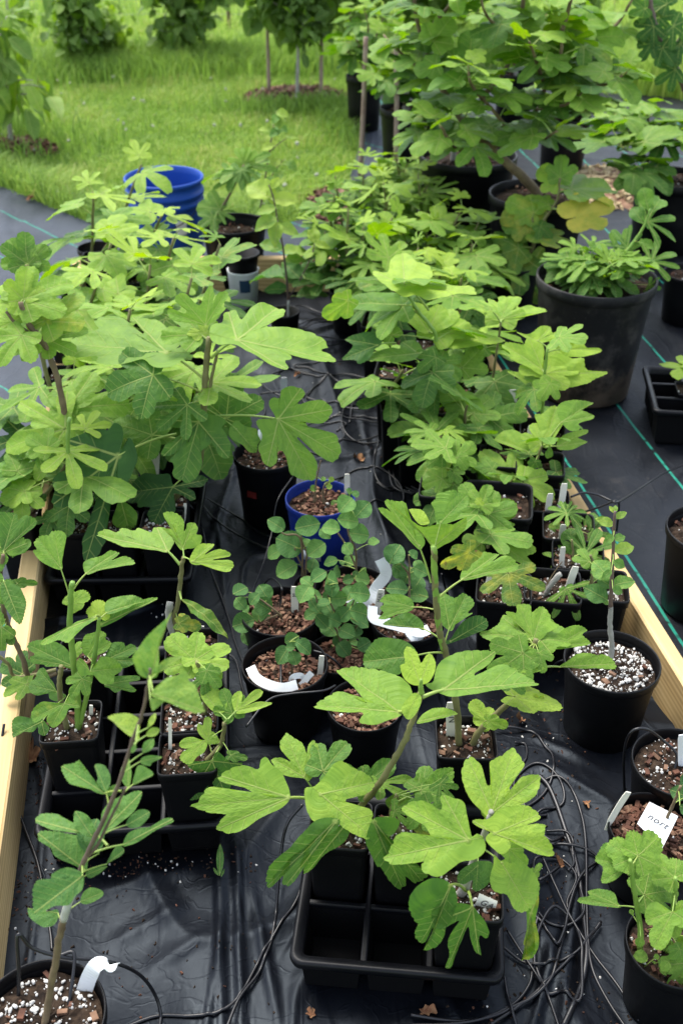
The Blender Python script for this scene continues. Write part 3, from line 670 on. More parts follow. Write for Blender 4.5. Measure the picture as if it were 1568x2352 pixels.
            rho = np.array([.004, .25, .48, .70, .87, 1.0])[:, None]; x, y = rho * c[:, 0], rho * c[:, 1]; rr = rho * rad; C = canon[None] + 0 * rr; T_ = th[None] + 0 * rr; dv = dv1[None] + 0 * rr
            luv = np.stack([x, y, 0 * x], -1) if pin else np.stack([rr * np.sin(C), rr * np.cos(C), 0 * x], -1)
            bend = float(o.get('e', rng.uniform(.0, .16))); cu = float(o.get('c', 0)); ph = rng.uniform(0, 6.28, 3); wv = float(o.get('v', 1))
            if pin: z = -bend * y * np.abs(y) + .12 * np.abs(x) + wv * (.02 * np.sin(y * 15 + ph[0]) * dv + .02 * np.sin(T_ * 9 + ph[1]) * rr)
            else: z = -bend * y * np.abs(y) + wv * (.055 * rr * (1 - (1 - dv) ** 2) + (.04 * np.sin(T_ * 3 + ph[0]) + .028 * np.sin(T_ * 7 + ph[1]) + .012 * np.sin(T_ * 17 + ph[2])) * rr ** 2 + .010 * np.sin(x * 17 + ph[1]) * np.sin(y * 15 + ph[2])) + cu * rr ** 2
            V = B + L * (x[..., None] * xx + y[..., None] * ax + z[..., None] * n0); luv[..., 2] = rng.rand()
            tt = np.zeros((*x.shape, 4), np.float32); tt[..., 0] = tone + rng.normal(0, .03); tt[..., 1] = float(o.get('y', 0)); tt[..., 2] = float(o.get('b', rng.choice([0, 0, .1]))); tt[..., 3] = 1
            fc = grid_faces(*x.shape, True); e1 = c[1] - c[0]; area = np.sum(c[:, 0] * np.roll(c[:, 1], -1) - c[:, 1] * np.roll(c[:, 0], -1))
            s.fol.add(V.reshape(-1, 3), fc if area > 0 else fc[:, ::-1], 0, luv.reshape(-1, 3), tt.reshape(-1, 4))
            if o.get('n') == '0': continue
            A = Q(*f(*o['p'].split(',')), s.Y) if 'p' in o else (s.near(B) if s.path else B)
            if np.linalg.norm(A - B) < .22: petiole(s.fol, A, B, L)
    def auto(s, c, n, size, kinds, tone=(.45, .95), t0=.35, spread=.55, pet=.55, droop=.3, res=84, yel=0., young=True, az0=None):
        """spiral leaves along a stem curve c"""
        rng = s.rng; k = len(c); az = rng.uniform(0, 6.28) if az0 is None else az0
        for i in range(n):
            t = t0 + (1 - t0) * (i / max(1, n - 1)); A = c[min(k - 1, int(t * (k - 1)))]; az += R(137.5) + rng.normal(0, .3)
            d = np.array((math.cos(az), math.sin(az), 0)); sz = size * rng.uniform(.75, 1.15) * (1 if t < .8 or not young else 1.15 - .75 * (t - .8) / .2 * .8)
            up = .35 + .9 * max(0, t - .75) / .25; B = A + unit(d + np.array((0, 0, up))) * sz * pet * rng.uniform(.7, 1.2)
            el = -droop * rng.uniform(.2, 1.4) + .7 * max(0, t - .85) / .15
            ax = unit(d + rng.normal(0, .2, 3) + np.array((0, 0, el))); nz = unit(np.array((0, 0, 1.)) + d * spread * rng.uniform(-.1, .7) + rng.normal(0, .14, 3))
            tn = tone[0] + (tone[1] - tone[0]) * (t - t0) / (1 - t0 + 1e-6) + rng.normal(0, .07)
            yy = yel * (rng.rand() < .5) * rng.uniform(.4, 1) + (.14 * rng.rand() if rng.rand() < .22 else 0)
            L = leaf(s.fol, B, B + ax * sz, nz, kinds[rng.randint(len(kinds))], tn + s.tn, rng.uniform(.9, 1.12), yy, rng.choice([0, 0, 0, .1, .18, .3]), rng, res, curl=rng.uniform(-.12, .16)); petiole(s.fol, A, B, L)
    def done(s, mat=None, label=None):
        if s.fol.n:
            o = s.fol.build('foliage', [M[mat or s.mat], M['petiole']], s.root, s.origin)
            if label: o['label'] = label
def rim_fit(cx, cy, hw, k, z0=.006):
    """pot from its rim ellipse in the photo: centre (cx, cy), half width hw px; k = height / radius"""
    h = .17
    for _ in range(6): C = G(cx, cy, z0 + h); r = hw / ppm(C); h = k * r
    return np.array((C[0], C[1], z0)), r, h
def potted_round(cx, cy, hw, label, cat='potted plant', k=2.05, mat='black', soil='bark', fill=.86, seed=0, group=None, taper=.8, rimh=.02, chips=1.0, name='potted_plant', z0=.006):
    c, r, h = rim_fit(cx, cy, hw, k, z0); root = empty(name, c, label, cat, group)
    round_pot(root, r, h, mat, soil=soil, rng=np.random.RandomState(seed + 100), fill=fill, taper=taper, rimh=rimh, chips=chips)
    return root, c, r, h
def potted_square(cx, cy, hw, h, label, rot=-.15, cat='potted fig', z0=.012, soil='perlite', fill=.9, seed=0, group=None, name='potted_fig', chips=1.0):
    C = G(cx, cy, z0 + h); a = hw / ppm(C); root = empty(name, (C[0], C[1], z0), label, cat, group)
    square_pot(root, a, h, rot, soil=soil, rng=np.random.RandomState(seed + 200), fill=fill, chips=chips)
    return root, np.array((C[0], C[1], z0)), a, h
# ================================================================ TRAYS IN THE FOREGROUND
def tray_front(pl, pr, hgt, wy, nx, ny, label):
    """tray from its front rim corners in the photo; returns (root, cell(i, j) -> plan position, rotation)"""
    A, B = G(*pl, hgt), G(*pr, hgt); d = unit(B - A); w = np.linalg.norm(B - A) - .016; n = np.array((-d[1], d[0], 0))
    c = (A + B) / 2 + n * (wy / 2 + .008); rot = math.atan2(d[1], d[0]); t = tray(c, w, wy, nx, ny, hgt - .008, rot, label)
    def cell(i, j): return np.array((*(c + d * ((i + .5) / nx - .5) * (w - .01) + n * ((j + .5) / ny - .5) * (wy - .01))[:2], .016))
    return t, cell, rot
def pot_in(pos, a, h, rot, label, soil='perlite', seed=0, group='figs growing in tall square pots', cat='potted fig', name='potted_fig', fill=.9, chips=1.0):
    root = empty(name, pos, label, cat, group); square_pot(root, a, h, rot, soil=soil, rng=np.random.RandomState(seed), fill=fill, chips=chips); return root
t1, cell1, rot1 = tray_front((661, 2212), (1160, 2256), .105, .345, 3, 3, 'black grid tray nearest the viewer, two front cells empty')
t2, cell2, rot2 = tray_front((74, 1925), (528, 1893), .105, .50, 3, 5, 'black grid tray at left with an empty middle column of cells')
t3, cell3, rot3 = tray_front((98, 1334), (440, 1330), .105, .46, 3, 4, 'black grid tray under the largest-leaved fig by the left board')

# ---------------------------------------------------------------- K2: fig leaning right, left pot of the near tray
r = pot_in(cell1(0, 1), .052, .215, rot1, 'leaning fig with bright green leaves in the left pot of the nearest tray', seed=1)
P = Plant(r, float(r.location[1]) + .005, 2); b = np.array(r.location) + (0.02, 0, .195)
P.stem([(806, 1890), (830, 1850), (870, 1800), (905, 1745), (932, 1695), (952, 1640), (966, 1592)], .0062, .0040, 'stem_olive', base=b)
P.stem([(967, 1592), (966, 1575), (967, 1560)], .0045, .002, 'stem_green', name='shoot_tip')
P.px('''
fig3 742 1772 800 1698 m .52 w=.9 p=800,1862
lobe 832 1808 905 1745 m .42 w=.7 b=.2
deep 872 1800 950 1778 u .68 w=.8 p=850,1826
''')
P.poly('''
1325 1000 870 1035 m .78 p=1480,1020 | 1330,1010 1290,1050 1225,1080 1170,1110 1130,1140 1090,1158 1050,1165 1010,1155 990,1140 1005,1110 1030,1078 960,1070 900,1050 870,1035 905,1020 925,985 960,950 1010,955 1070,970 1120,990 1160,988 1150,970 1100,945 1040,935 1005,920 1000,905 1030,880 1090,855 1140,855 1185,870 1200,820 1225,815 1250,850 1290,880 1315,930 1330,970
1397 905 1310 697 f .82 p=1470,1015 | 1395,912 1330,905 1290,890 1255,850 1245,820 1290,815 1335,835 1320,805 1290,780 1285,740 1300,715 1315,695 1350,720 1390,750 1410,800 1415,760 1440,735 1465,770 1470,820 1460,860 1440,900 1415,925
1472 985 1698 1190 m .84 p=1600,1060 | 1400,960 1403,1030 1420,1085 1455,1122 1490,1128 1515,1105 1530,1095 1568,1132 1600,1155 1650,1180 1698,1190 1712,1110 1708,1060 1660,1042 1600,1030 1588,1010 1625,1000 1680,985 1718,955 1712,918 1683,890 1610,855 1568,830 1530,850 1500,890 1470,925 1440,950
1540 1110 1215 1430 -.2,-1,.5 .44 d=-.075 p=1610,1110 b=.1 y=.05 | 1560,1100 1500,1090 1440,1110 1400,1150 1370,1180 1330,1230 1290,1260 1240,1310 1215,1370 1215,1430 1240,1425 1250,1370 1300,1320 1320,1290 1300,1350 1290,1400 1310,1420 1350,1390 1370,1330 1400,1260 1450,1210 1510,1170 1550,1140
1590 1120 1400 1350 d .46 d=-.07 n=0 | 1600,1110 1540,1140 1470,1180 1420,1200 1400,1260 1395,1340 1430,1330 1480,1270 1540,1230 1590,1190 1610,1140
''')
P.poly('''
470 505 905 490 u .64 p=370,540 | 385,480 420,470 430,420 450,385 500,350 560,335 640,325 710,318 700,350 670,390 620,420 610,440 640,430 700,400 740,390 790,410 850,450 905,490 840,500 760,505 680,515 600,530 520,540 460,525 410,505
262 605 -25 405 u .74 p=340,610 | 280,615 300,590 325,530 310,485 260,450 200,425 120,405 40,398 -25,405 0,440 50,490 100,550 105,565 40,530 0,510 -50,520 -130,580 -60,600 0,612 60,605 100,620 80,650 90,668 150,670 210,650 260,630
360 476 303 303 f .97 n=0 | 360,485 320,480 285,450 268,395 290,380 285,330 305,302 345,330 365,380 385,350 410,338 432,380 425,430 400,470 375,480
358 650 535 600 u .8 n=0 | 345,660 370,620 420,590 480,585 535,600 500,620 440,640 390,655
330 560 290 620 f .86 n=0 | 330,520 365,535 360,580 330,630 300,640 275,600 290,560
''', off=(784, 1332))
P.done()
# ---------------------------------------------------------------- K2b: small fig in the middle pot of the near tray
r = pot_in(cell1(1, 1), .052, .215, rot1, 'small fig with drooping dull leaves in the middle pot of the nearest tray', seed=2, chips=1.2)
P = Plant(r, float(r.location[1]), 3); b = np.array(r.location) + (0, 0, .19)
P.stem([(900, 1880), (903, 1850), (912, 1825)], .005, .0035, 'stem_olive', base=b)
P.px('''
fig3 965 1815 1042 1778 u .6 w=.8
deep 905 1862 960 1872 m .6 w=.8
deep 1010 1800 1046 1845 m .5 w=.8
fig3 985 1850 930 1900 m .5 w=.8
''')
P.poly('''
265 1035 205 1010 m .72 | 200,1015 235,985 250,960 285,965 315,985 310,1020 280,1030 270,1050 225,1055
340 985 500 865 m .62 | 325,940 345,890 370,890 390,920 430,875 490,862 515,870 510,920 450,950 430,980 460,1010 400,1000 350,1000 325,970
150 1112 275 1440 d .46 d=-.07 p=240,1100 | 145,1100 200,1085 265,1100 250,1150 220,1180 180,1200 200,1280 230,1310 300,1310 400,1370 345,1420 300,1380 300,1430 270,1443 220,1390 180,1320 165,1320 130,1250 110,1190
320 1095 395 1180 m .5 y=.3 b=.35 n=0 | 310,1090 350,1100 385,1130 402,1170 380,1190 350,1170 325,1140
''', off=(784, 1332))
P.done()
# ---------------------------------------------------------------- K3: fig in the front right pot of the near tray
r = pot_in(cell1(2, 0), .055, .215, rot1, 'fig with broad yellow green leaves in the front right pot of the nearest tray', seed=3, chips=1.3)
P = Plant(r, float(r.location[1]), 4); b = np.array(r.location) + (-.01, 0.01, .19)
P.stem([(1070, 2030), (1085, 1985), (1105, 1930), (1122, 1885), (1127, 1862)], .0078, .0035, 'stem_grey', base=b)
P.px('''
lobe 1168 1950 1212 1992 m .84 w=.8 n=0
lobe 1222 2012 1243 1982 m .6 w=.6 n=0
fig3 1126 1880 1118 1838 f 1.0 w=.7 n=0
''')
P.poly('''
690 1070 785 765 f .86 n=0 | 670,1090 640,1060 600,1020 570,970 550,900 555,850 575,815 600,812 640,850 655,900 670,945 690,925 680,860 685,830 740,800 785,765 815,800 840,850 800,890 780,930 770,965 800,945 820,910 860,895 910,895 912,940 890,990 850,1020 800,1040 740,1060 710,1085
700 1165 978 1268 m .90 p=672,1150 | 685,1150 640,1140 600,1115 610,1100 660,1100 690,1085 740,1050 800,1035 850,1035 900,1065 912,1090 890,1110 850,1125 900,1120 935,1130 930,1170 965,1215 978,1268 900,1260 850,1235 800,1210 770,1195 775,1230 740,1262 700,1240 660,1190
580 1195 190 1280 m .84 p=655,1185 | 600,1180 625,1165 655,1195 660,1240 630,1275 590,1290 550,1295 500,1330 450,1365 410,1360 370,1340 360,1310 380,1295 310,1305 230,1308 190,1280 210,1255 240,1190 270,1160 330,1165 390,1185 402,1170 380,1130 330,1100 280,1065 275,1045 310,1020 360,1012 410,1030 450,1060 460,1040 450,1000 465,985 510,1000 560,1020 575,1080 590,1150
735 1300 835 1530 m .74 p=640,1230 | 700,1260 720,1290 770,1280 830,1300 880,1340 908,1390 905,1450 880,1500 830,1530 790,1510 760,1450 720,1440 690,1420 680,1370 695,1310
625 1312 640 1430 m .34 | 600,1300 540,1340 530,1385 560,1400 600,1380 600,1420 630,1430 680,1390 690,1340 690,1300 650,1290
500 1402 365 1705 d .38 d=-.085 p=570,1430 | 510,1405 470,1375 400,1370 340,1410 310,1450 308,1510 330,1570 350,1600 335,1650 345,1700 380,1710 400,1650 415,1600 420,1620 410,1690 375,1755 430,1730 470,1670 480,1600 500,1570 530,1490 525,1430
600 1507 500 1780 d .46 d=-.09 p=580,1430 | 600,1500 540,1480 470,1470 420,1500 410,1550 440,1600 500,1580 540,1560 500,1620 485,1670 495,1730 475,1785 505,1780 515,1720 545,1670 580,1590 590,1640 610,1700 640,1722 630,1660 635,1630 665,1650 678,1620 660,1570 630,1530
868 1530 830 1772 d .62 d=-.06 y=.2 b=.1 p=640,1240 n=0 | 850,1520 850,1600 835,1680 860,1690 878,1610 888,1680 880,1730 825,1772 870,1762 900,1700 905,1640 890,1560 905,1480 900,1440 875,1490
''', off=(784, 1332))
P.done()
# ---------------------------------------------------------------- K4/K5: tall fig and its second shoot
r, c, a, h = potted_square(1070, 1692, 70, .215, 'tall fig with two shoots in a square pot behind the nearest tray', rot=-.03, seed=5, group='figs growing in tall square pots')
P = Plant(r, float(c[1]), 6); b = c + (-.012, 0, .19)
P.stem([(1050, 1640), (1042, 1590), (1024, 1504), (1012, 1464), (1003, 1400), (998, 1330), (996, 1262)], .0062, .0046, 'stem_olive', base=b)
P.stem([(1018, 1490), (1011, 1464), (1003, 1400), (998, 1330), (995, 1256)], .0052, .0047, 'stem_green', name='green_shoot')
P.px('''
fig3 1078 1268 1012 1304 d .42 w=.7 y=.3 b=.42 n=0
''')
P.poly('''
1318 530 1035 262 -.35,-.75,.6 .70 p=1400,780 | 1320,555 1270,510 1200,430 1120,360 1050,300 1030,260 1090,270 1130,300 1080,240 1080,205 1150,215 1210,220 1230,240 1225,290 1260,340 1290,380 1330,420 1360,500 1340,540
1420 530 1640 340 0,-.85,.5 .80 n=0 c=.1 | 1425,550 1380,500 1330,430 1250,360 1170,290 1130,240 1240,330 1330,390 1400,385 1480,370 1560,375 1620,340 1650,330 1640,400 1600,450 1550,490 1490,520 1450,545
1468 365 1600 155 f .64 p=1425,540 | 1450,370 1430,330 1420,270 1400,235 1430,200 1440,165 1500,150 1560,140 1600,160 1650,170 1660,230 1640,270 1600,310 1560,350 1500,375
1320 370 1280 270 f .98 n=0 | 1300,360 1260,300 1250,270 1300,270 1340,280 1370,320 1390,370 1340,385
1270 950 1050 930 m .52 p=1415,965 | 1280,955 1270,900 1220,870 1150,855 1080,860 1045,900 1075,920 1045,950 1070,985 1035,1020 1090,1030 1160,1000 1240,985
1345 1098 1070 1060 m .42 p=1450,1160 | 1350,1110 1340,1050 1280,1000 1220,985 1150,1010 1065,1060 1150,1080 1240,1090 1290,1085
''', 3.0, (522.7, 1078))
P.poly('''
222 933 560 850 -.1,-.5,1 .66 p=80,1040 | 210,940 215,880 260,820 330,770 400,770 445,775 400,825 410,835 460,790 520,800 565,840 545,875 480,890 400,900 300,930
''', 2.667, (980, 980))
P.poly('''
335 350 105 390 m .46 p=470,335 | 345,330 300,285 240,270 170,270 130,300 100,350 105,400 150,410 180,415 220,440 270,430 280,390 340,370
495 222 600 78 f .5 p=470,300 | 490,230 450,190 445,120 440,70 470,55 520,80 560,55 600,80 610,110 580,150 605,150 560,180 530,190 510,230
500 282 665 195 m .30 n=0 c=.15 | 520,240 560,190 620,165 665,180 670,220 620,245 560,270 470,300 450,295 500,270
''', off=(784, 1332))
c2_ = P.stem([(1100, 1680), (1148, 1632), (1192, 1588), (1216, 1525), (1230, 1468)], .0062, .004, 'stem_olive', base=c + (.012, 0, .19), name='stem')
P.px('''
fig3 1240 1470 1290 1412 u .72 w=.9
fig3 1200 1500 1120 1555 m .7 w=.95
fig3 1236 1500 1250 1545 m .6 w=.9
lobe 1180 1600 1298 1616 u .9 w=.7 e=.2 p=1160,1620
lobe 1120 1657 1080 1608 m .84 w=.8
lobe 1122 1657 1168 1666 m .8 w=.7
lobe 1235 1605 1222 1642 d .8 y=.2 w=.7
lobe 1150 1560 1210 1580 u .6 w=.8
''')
P.poly('''
880 272 810 112 m .76 | 750,145 800,150 805,110 865,115 870,150 920,118 960,160 960,185 1000,215 950,240 920,270 880,285 830,260 850,230 800,200
975 308 1135 225 m .76 p=905,340 | 965,290 1000,240 1040,215 1090,205 1135,225 1110,250 1148,290 1060,310 975,318
1003 400 1258 395 m .72 p=920,402 | 995,400 1040,370 1080,340 1130,335 1180,345 1200,340 1250,360 1262,405 1180,405 1100,408 1040,400
870 345 780 420 m .74 | 750,330 800,300 860,305 890,330 930,370 930,410 870,430 800,425 745,400
860 268 632 245 u .7 | 630,240 680,230 720,200 740,160 780,180 800,230 850,240 880,275 800,275 740,290 680,280
''', off=(784, 1332))
P.done()
# ---------------------------------------------------------------- K1: grafted apple in the near left pot
r, c, R_, h = potted_round(92, 2335, 150, 'young grafted apple tree with chewed leaves in the nearest left pot', cat='potted apple', soil='perl', seed=7, k=1.9, chips=3.2, name='potted_apple')
P = Plant(r, float(c[1]) + .01, 8, 'apple'); b = np.array((Q(100, 2352, c[1])[0], c[1], h * .88))
P.stem([(112, 2300), (126, 2220), (138, 2150), (148, 2105)], .0052, .0047, 'stem_brown', base=b)
P.stem([(146, 2112), (160, 2070), (172, 2040)], .0057, .0057, 'tape', name='graft_tape', nodes=False)
P.stem([(150, 2100), (176, 2020), (205, 1952), (240, 1880), (275, 1795), (305, 1702), (325, 1645), (338, 1585), (346, 1535)], .0034, .0015, 'stem_purple', name='main_shoot')
P.stem([(205, 1965), (225, 1940), (250, 1888), (277, 1835), (290, 1808)], .0021, .0013, 'stem_purple', name='side_shoot')
P.px('''
apple 347 1562 338 1486 f .7 w=.7
oval 312 1710 302 1730 m .6
oval 335 1690 368 1674 f .9
narrow 340 1672 360 1635 f .95 w=1.4
oval 328 1730 354 1694 f .62
oval 248 1830 268 1800 m .7 w=1.1
oval 214 1924 170 1860 m .58 n=0
wide 200 1960 222 1870 f .42 w=.8
oval 228 1960 205 1890 f .45 w=1.1
oval 270 1870 282 1820 f .58
''')
P.poly('''
705 525 940 600 m .84 | 695,520 720,490 770,450 820,440 850,420 868,440 870,460 895,480 915,520 935,580 940,600 900,610 850,595 790,570 740,550 700,535
695 450 755 160 -.6,-.8,.3 .76 | 690,455 650,440 625,400 622,350 650,290 690,240 740,185 755,160 735,230 720,300 735,400 725,440
480 980 282 850 f .66 p=560,970 | 490,985 440,975 400,950 375,930 330,940 300,910 280,850 340,838 365,825 360,850 385,860 400,890 420,910 460,950 490,970
488 972 437 848 f .52 | 490,980 470,960 445,930 450,905 435,845 480,850 505,890 508,930 495,965
638 735 493 625 f .92 | 640,740 600,720 560,690 520,650 493,625 540,610 590,612 630,630 645,650 640,700
455 1180 160 1105 u .62 p=495,1220 | 460,1185 420,1165 360,1160 300,1150 240,1150 180,1125 160,1105 190,1075 270,1078 255,1105 270,1125 320,1130 370,1145 350,1100 335,1080 370,1110 420,1110 440,1140
390 1330 178 1165 f .52 d=.01 | 395,1335 340,1310 280,1285 245,1260 230,1220 195,1205 175,1190 180,1150 250,1150 300,1160 360,1175 400,1195 415,1240 405,1300
380 1360 160 1528 f .50 d=-.02 e=.05 | 385,1355 380,1420 345,1455 315,1495 250,1500 200,1525 155,1530 150,1470 150,1420 175,1380 230,1375 240,1350 300,1322 350,1330
570 1215 795 1095 m .58 | 565,1220 590,1165 640,1140 700,1130 750,1095 790,1090 795,1110 740,1135 700,1160 640,1200 600,1218
585 1125 690 1065 m .50 | 580,1120 600,1085 640,1055 680,1058 690,1080 670,1110 640,1135 600,1140
482 1150 655 968 f .58 d=.02 n=0 | 475,1160 465,1100 480,1050 520,1010 570,990 620,965 655,968 640,1020 610,1070 560,1110 510,1150
588 950 592 815 f .66 | 590,955 560,920 555,870 590,815 600,850 605,900
614 938 705 893 f .7 | 612,940 620,890 640,850 690,870 705,895 660,920
650 832 745 812 m .62 | 650,820 690,805 745,812 700,840 690,855 650,845
268 1530 122 1508 m .5 | 270,1545 250,1585 200,1595 150,1565 125,1540 122,1505 160,1535 230,1520 265,1515
372 1478 472 1435 m .56 | 370,1475 385,1435 420,1412 465,1425 472,1450 430,1480 390,1490
398 1355 492 1315 m .56 | 395,1350 420,1330 470,1315 492,1315 455,1350 415,1370
492 1305 570 1240 m .48 v=2 | 490,1310 510,1260 545,1215 570,1245 545,1275 510,1290
730 422 833 348 m .78 | 730,425 735,385 780,355 830,345 835,355 790,380 760,410
692 555 705 598 m .74 | 690,550 700,600 720,590 760,555 720,545
''')
P.done()
# ---------------------------------------------------------------- K8: broad-leaved plant in the left tray
r = pot_in(cell2(0, 1), .054, .215, rot2, 'dark green lobed plant crowding the left pot of the left tray', seed=9, cat='potted mulberry', name='potted_mulberry', group='broad leaved plants by the left board')
P = Plant(r, float(r.location[1]), 10, tone=.13); b = np.array(r.location) + (0.01, 0, .19)
P.stem([(178, 1600), (172, 1545), (165, 1480), (161, 1437), (163, 1374), (167, 1338)], .0062, .0042, 'stem_green', base=b)
P.stem([(140, 1610), (138, 1560), (142, 1530)], .0055, .004, 'stem_olive', base=b + (-.02, 0, 0))
P.stem([(205, 1575), (222, 1480), (228, 1415)], .0048, .003, 'stem_green', base=b)
P.px('''
mul 166 1386 204 1356 m .66 w=.9 n=0
mul 228 1412 227 1374 f .92 w=1.1
lobe 172 1500 185 1470 m .6 w=.8
fig3 190 1560 160 1600 m .42
''')
P.poly('''
420 1025 250 830 -.2,-.7,.7 .52 p=488,1240 s=.03 | 425,1035 340,1010 260,960 215,900 250,890 225,850 260,800 330,790 345,765 430,765 465,800 455,850 440,920 432,980
595 1060 925 968 -.1,-.45,1 .54 p=510,1165 s=.03 | 600,1068 575,1000 620,960 700,940 760,895 820,905 770,960 850,920 900,930 925,970 870,990 760,1020 680,1040
738 1330 992 1238 u .46 s=.03 | 735,1340 725,1280 760,1240 880,1210 960,1220 1000,1240 930,1265 880,1300 800,1330
700 1410 1088 1228 m .42 n=0 | 690,1400 760,1345 870,1300 980,1240 1050,1220 1090,1230 1000,1280 900,1330 780,1400 700,1430
''', 3.0, (0, 963.7))
P.poly('''
655 88 255 235 -.2,-.3,1 .5 e=.2 | 250,240 280,210 400,170 470,150 530,115 600,105 665,75 640,120 560,170 500,215 470,265 400,240 300,250
505 430 200 290 m .38 | 510,440 470,440 400,420 320,430 300,415 220,405 205,365 240,345 195,310 195,270 260,245 350,250 430,280 480,330 520,390
605 358 690 182 f .46 | 610,365 570,330 565,270 590,210 640,195 690,180 735,205 730,240 770,265 740,320 680,350 640,370
722 388 938 292 m .36 | 720,380 750,310 770,265 850,262 870,290 900,270 940,290 930,330 880,375 930,370 925,410 850,440 780,420
625 462 780 545 m .52 | 630,470 690,380 700,360 760,365 800,380 840,430 830,460 790,490 780,545 700,545 650,490 560,490 530,420 550,370 600,410
725 555 938 590 m .38 | 720,560 790,500 860,490 950,490 960,520 890,540 940,590 900,605 860,580 800,610 760,580
395 602 205 580 m .30 | 395,610 370,540 330,490 310,440 260,440 240,500 200,540 205,600 260,630 330,600 345,650 400,670 460,640 440,615
445 685 350 845 m .42 y=.12 d=-.06 | 440,680 360,690 300,670 220,720 200,770 230,810 290,790 330,760 320,800 350,845 400,835 450,780 480,720 550,710 520,640 490,620 470,660
290 810 85 905 m .30 d=-.065 p=440,650 | 300,800 240,790 130,770 80,800 80,870 90,920 150,880 230,880 260,830 270,890 310,905 345,860 320,820
''', 3.0, (0, 1388))
P.done()
# far left plant of the same kind, half out of the frame
r = pot_in(cell2(0, 3), .05, .21, rot2, 'broad leaved plant half out of frame leaning over the left board', seed=11, cat='potted mulberry', name='potted_mulberry', group='broad leaved plants by the left board')
P = Plant(r, float(r.location[1]), 12); b = np.array(r.location) + (-.02, 0, .18)
P.stem([(78, 1560), (52, 1510), (30, 1460), (12, 1410), (2, 1340), (8, 1275)], .0058, .0035, 'stem_brown', base=b)
P.stem([(45, 1555), (20, 1525), (-10, 1500)], .004, .003, 'stem_olive', base=b)
P.px('''
mul 12 1268 -50 1200 f .5 w=1.1
fig3 2 1340 -40 1390 m .46 w=1.0
lobe 40 1340 85 1336 m .46 w=.5 n=0
fig3 52 1548 -5 1518 m .34 w=1.1
fig3 62 1572 2 1590 u .55 w=.8 y=.1
fig3 5 1440 -50 1480 m .5 w=1.1
lobe 10 1450 32 1480 m .5 w=.9
fig3 8 1385 -30 1330 m .4
''')
P.poly('''
28 905 240 700 f .50 | 20,920 5,850 -20,760 -10,650 60,640 120,650 130,690 180,660 255,690 240,740 180,780 120,830 60,880
88 945 212 830 m .5 n=0 | 85,950 80,890 130,840 200,820 215,870 160,920 110,940
30 1118 130 1408 m .46 | 30,1110 10,1150 20,1250 60,1330 130,1410 160,1370 185,1270 160,1190 130,1150
''', 3.0, (0, 963.7))
P.done()
# ---------------------------------------------------------------- K10: figs in the right column of the left tray
r = pot_in(cell2(2, 0), .054, .215, rot2, 'small fig with a dark hanging leaf in the front right pot of the left tray', seed=13, chips=1.2)
P = Plant(r, float(r.location[1]), 14); b = np.array(r.location) + (.025, 0, .185)
P.stem([(505, 1715), (512, 1690), (516, 1660)], .0045, .0035, 'stem_olive', base=b)
P.px('''
lobe 478 1700 500 1702 m .9 w=.8
fig3 535 1640 510 1580 m .62 w=.9
lobe 530 1735 570 1742 m .42 w=.6 y=.1
''')
P.poly('''
960 748 955 627 f .84 | 950,740 920,715 905,685 910,655 930,665 940,630 960,625 975,650 970,690 985,700 1000,720 1010,745 980,755
940 740 828 755 m .80 p=1010,760 | 955,745 940,790 905,815 880,845 850,845 825,820 840,790 870,775 850,775 825,765 825,745 850,725 890,722 920,740 935,735
975 832 855 1008 d .34 p=1015,760 | 975,825 920,830 870,830 860,850 885,875 910,890 900,920 865,955 848,1000 870,1018 910,1010 950,970 965,920 985,950 1010,985 1050,975 1060,930 1020,890 1050,880 1100,860 1115,840 1060,835 1020,800 1000,785 985,800
1085 602 1203 505 m .88 p=1050,640 | 1085,612 1070,580 1065,545 1080,520 1105,508 1115,530 1110,560 1120,555 1150,520 1180,500 1205,505 1200,530 1170,555 1130,578 1180,558 1225,555 1250,562 1210,585 1160,605 1110,615
1010 610 918 490 m .82 p=1040,640 | 1015,612 975,600 945,570 925,540 915,500 925,485 970,490 1010,505 1035,540 1045,570 1035,600
''')
P.done()
r = pot_in(cell2(2, 1), .054, .215, rot2, 'small fig with upturned young leaves in the right column of the left tray', seed=15, chips=2.0)
P = Plant(r, float(r.location[1]), 16); b = np.array(r.location) + (.025, .02, .185)
P.stem([(470, 1570), (462, 1545), (452, 1520)], .0048, .0035, 'stem_olive', base=b)
P.px('''
fig3 447 1517 384 1458 m .80 w=1.05
fig3 450 1515 446 1464 u .82 w=1.0
fig3 452 1516 530 1480 u .82 w=.95
lobe 466 1548 514 1548 m .66 w=1.1
fig3 470 1555 472 1600 m .56 w=1.0
lobe 475 1540 505 1580 m .62 w=.9
''')
P.done()
r = pot_in(cell2(2, 2), .054, .215, rot2, 'short bare grey stem with one leaf pair in a left tray pot', seed=17, chips=2.4)
P = Plant(r, float(r.location[1]), 18); b = np.array(r.location) + (.0, 0, .185)
P.stem([(428, 1530), (427, 1508)], .0055, .0055, 'stem_grey', base=b)
P.px('''
lobe 432 1512 460 1500 m .7 w=.9
''')
P.done()
r = pot_in(cell2(2, 3), .054, .215, rot2, 'fig with a fingered leaf standing beside a cut grey stub', seed=19)
P = Plant(r, float(r.location[1]), 20); b = np.array(r.location) + (-.01, 0, .18)
P.stem([(401, 1428), (408, 1390), (414, 1340), (418, 1297), (423, 1280)], .0052, .0038, 'stem_olive', base=b)
P.stem([(389, 1425), (391, 1382)], .0072, .0068, 'stem_grey', base=b + (-.012, 0, 0), name='cut_stub')
P.px('''
narrow 417 1378 530 1440 u .5 w=1.0 y=.25 e=.35
spat 440 1380 455 1418 d .5 y=.2 n=0
lobe 412 1432 462 1438 m .5 w=.8 y=.25
lobe 416 1428 420 1405 m .6 y=.3
''')
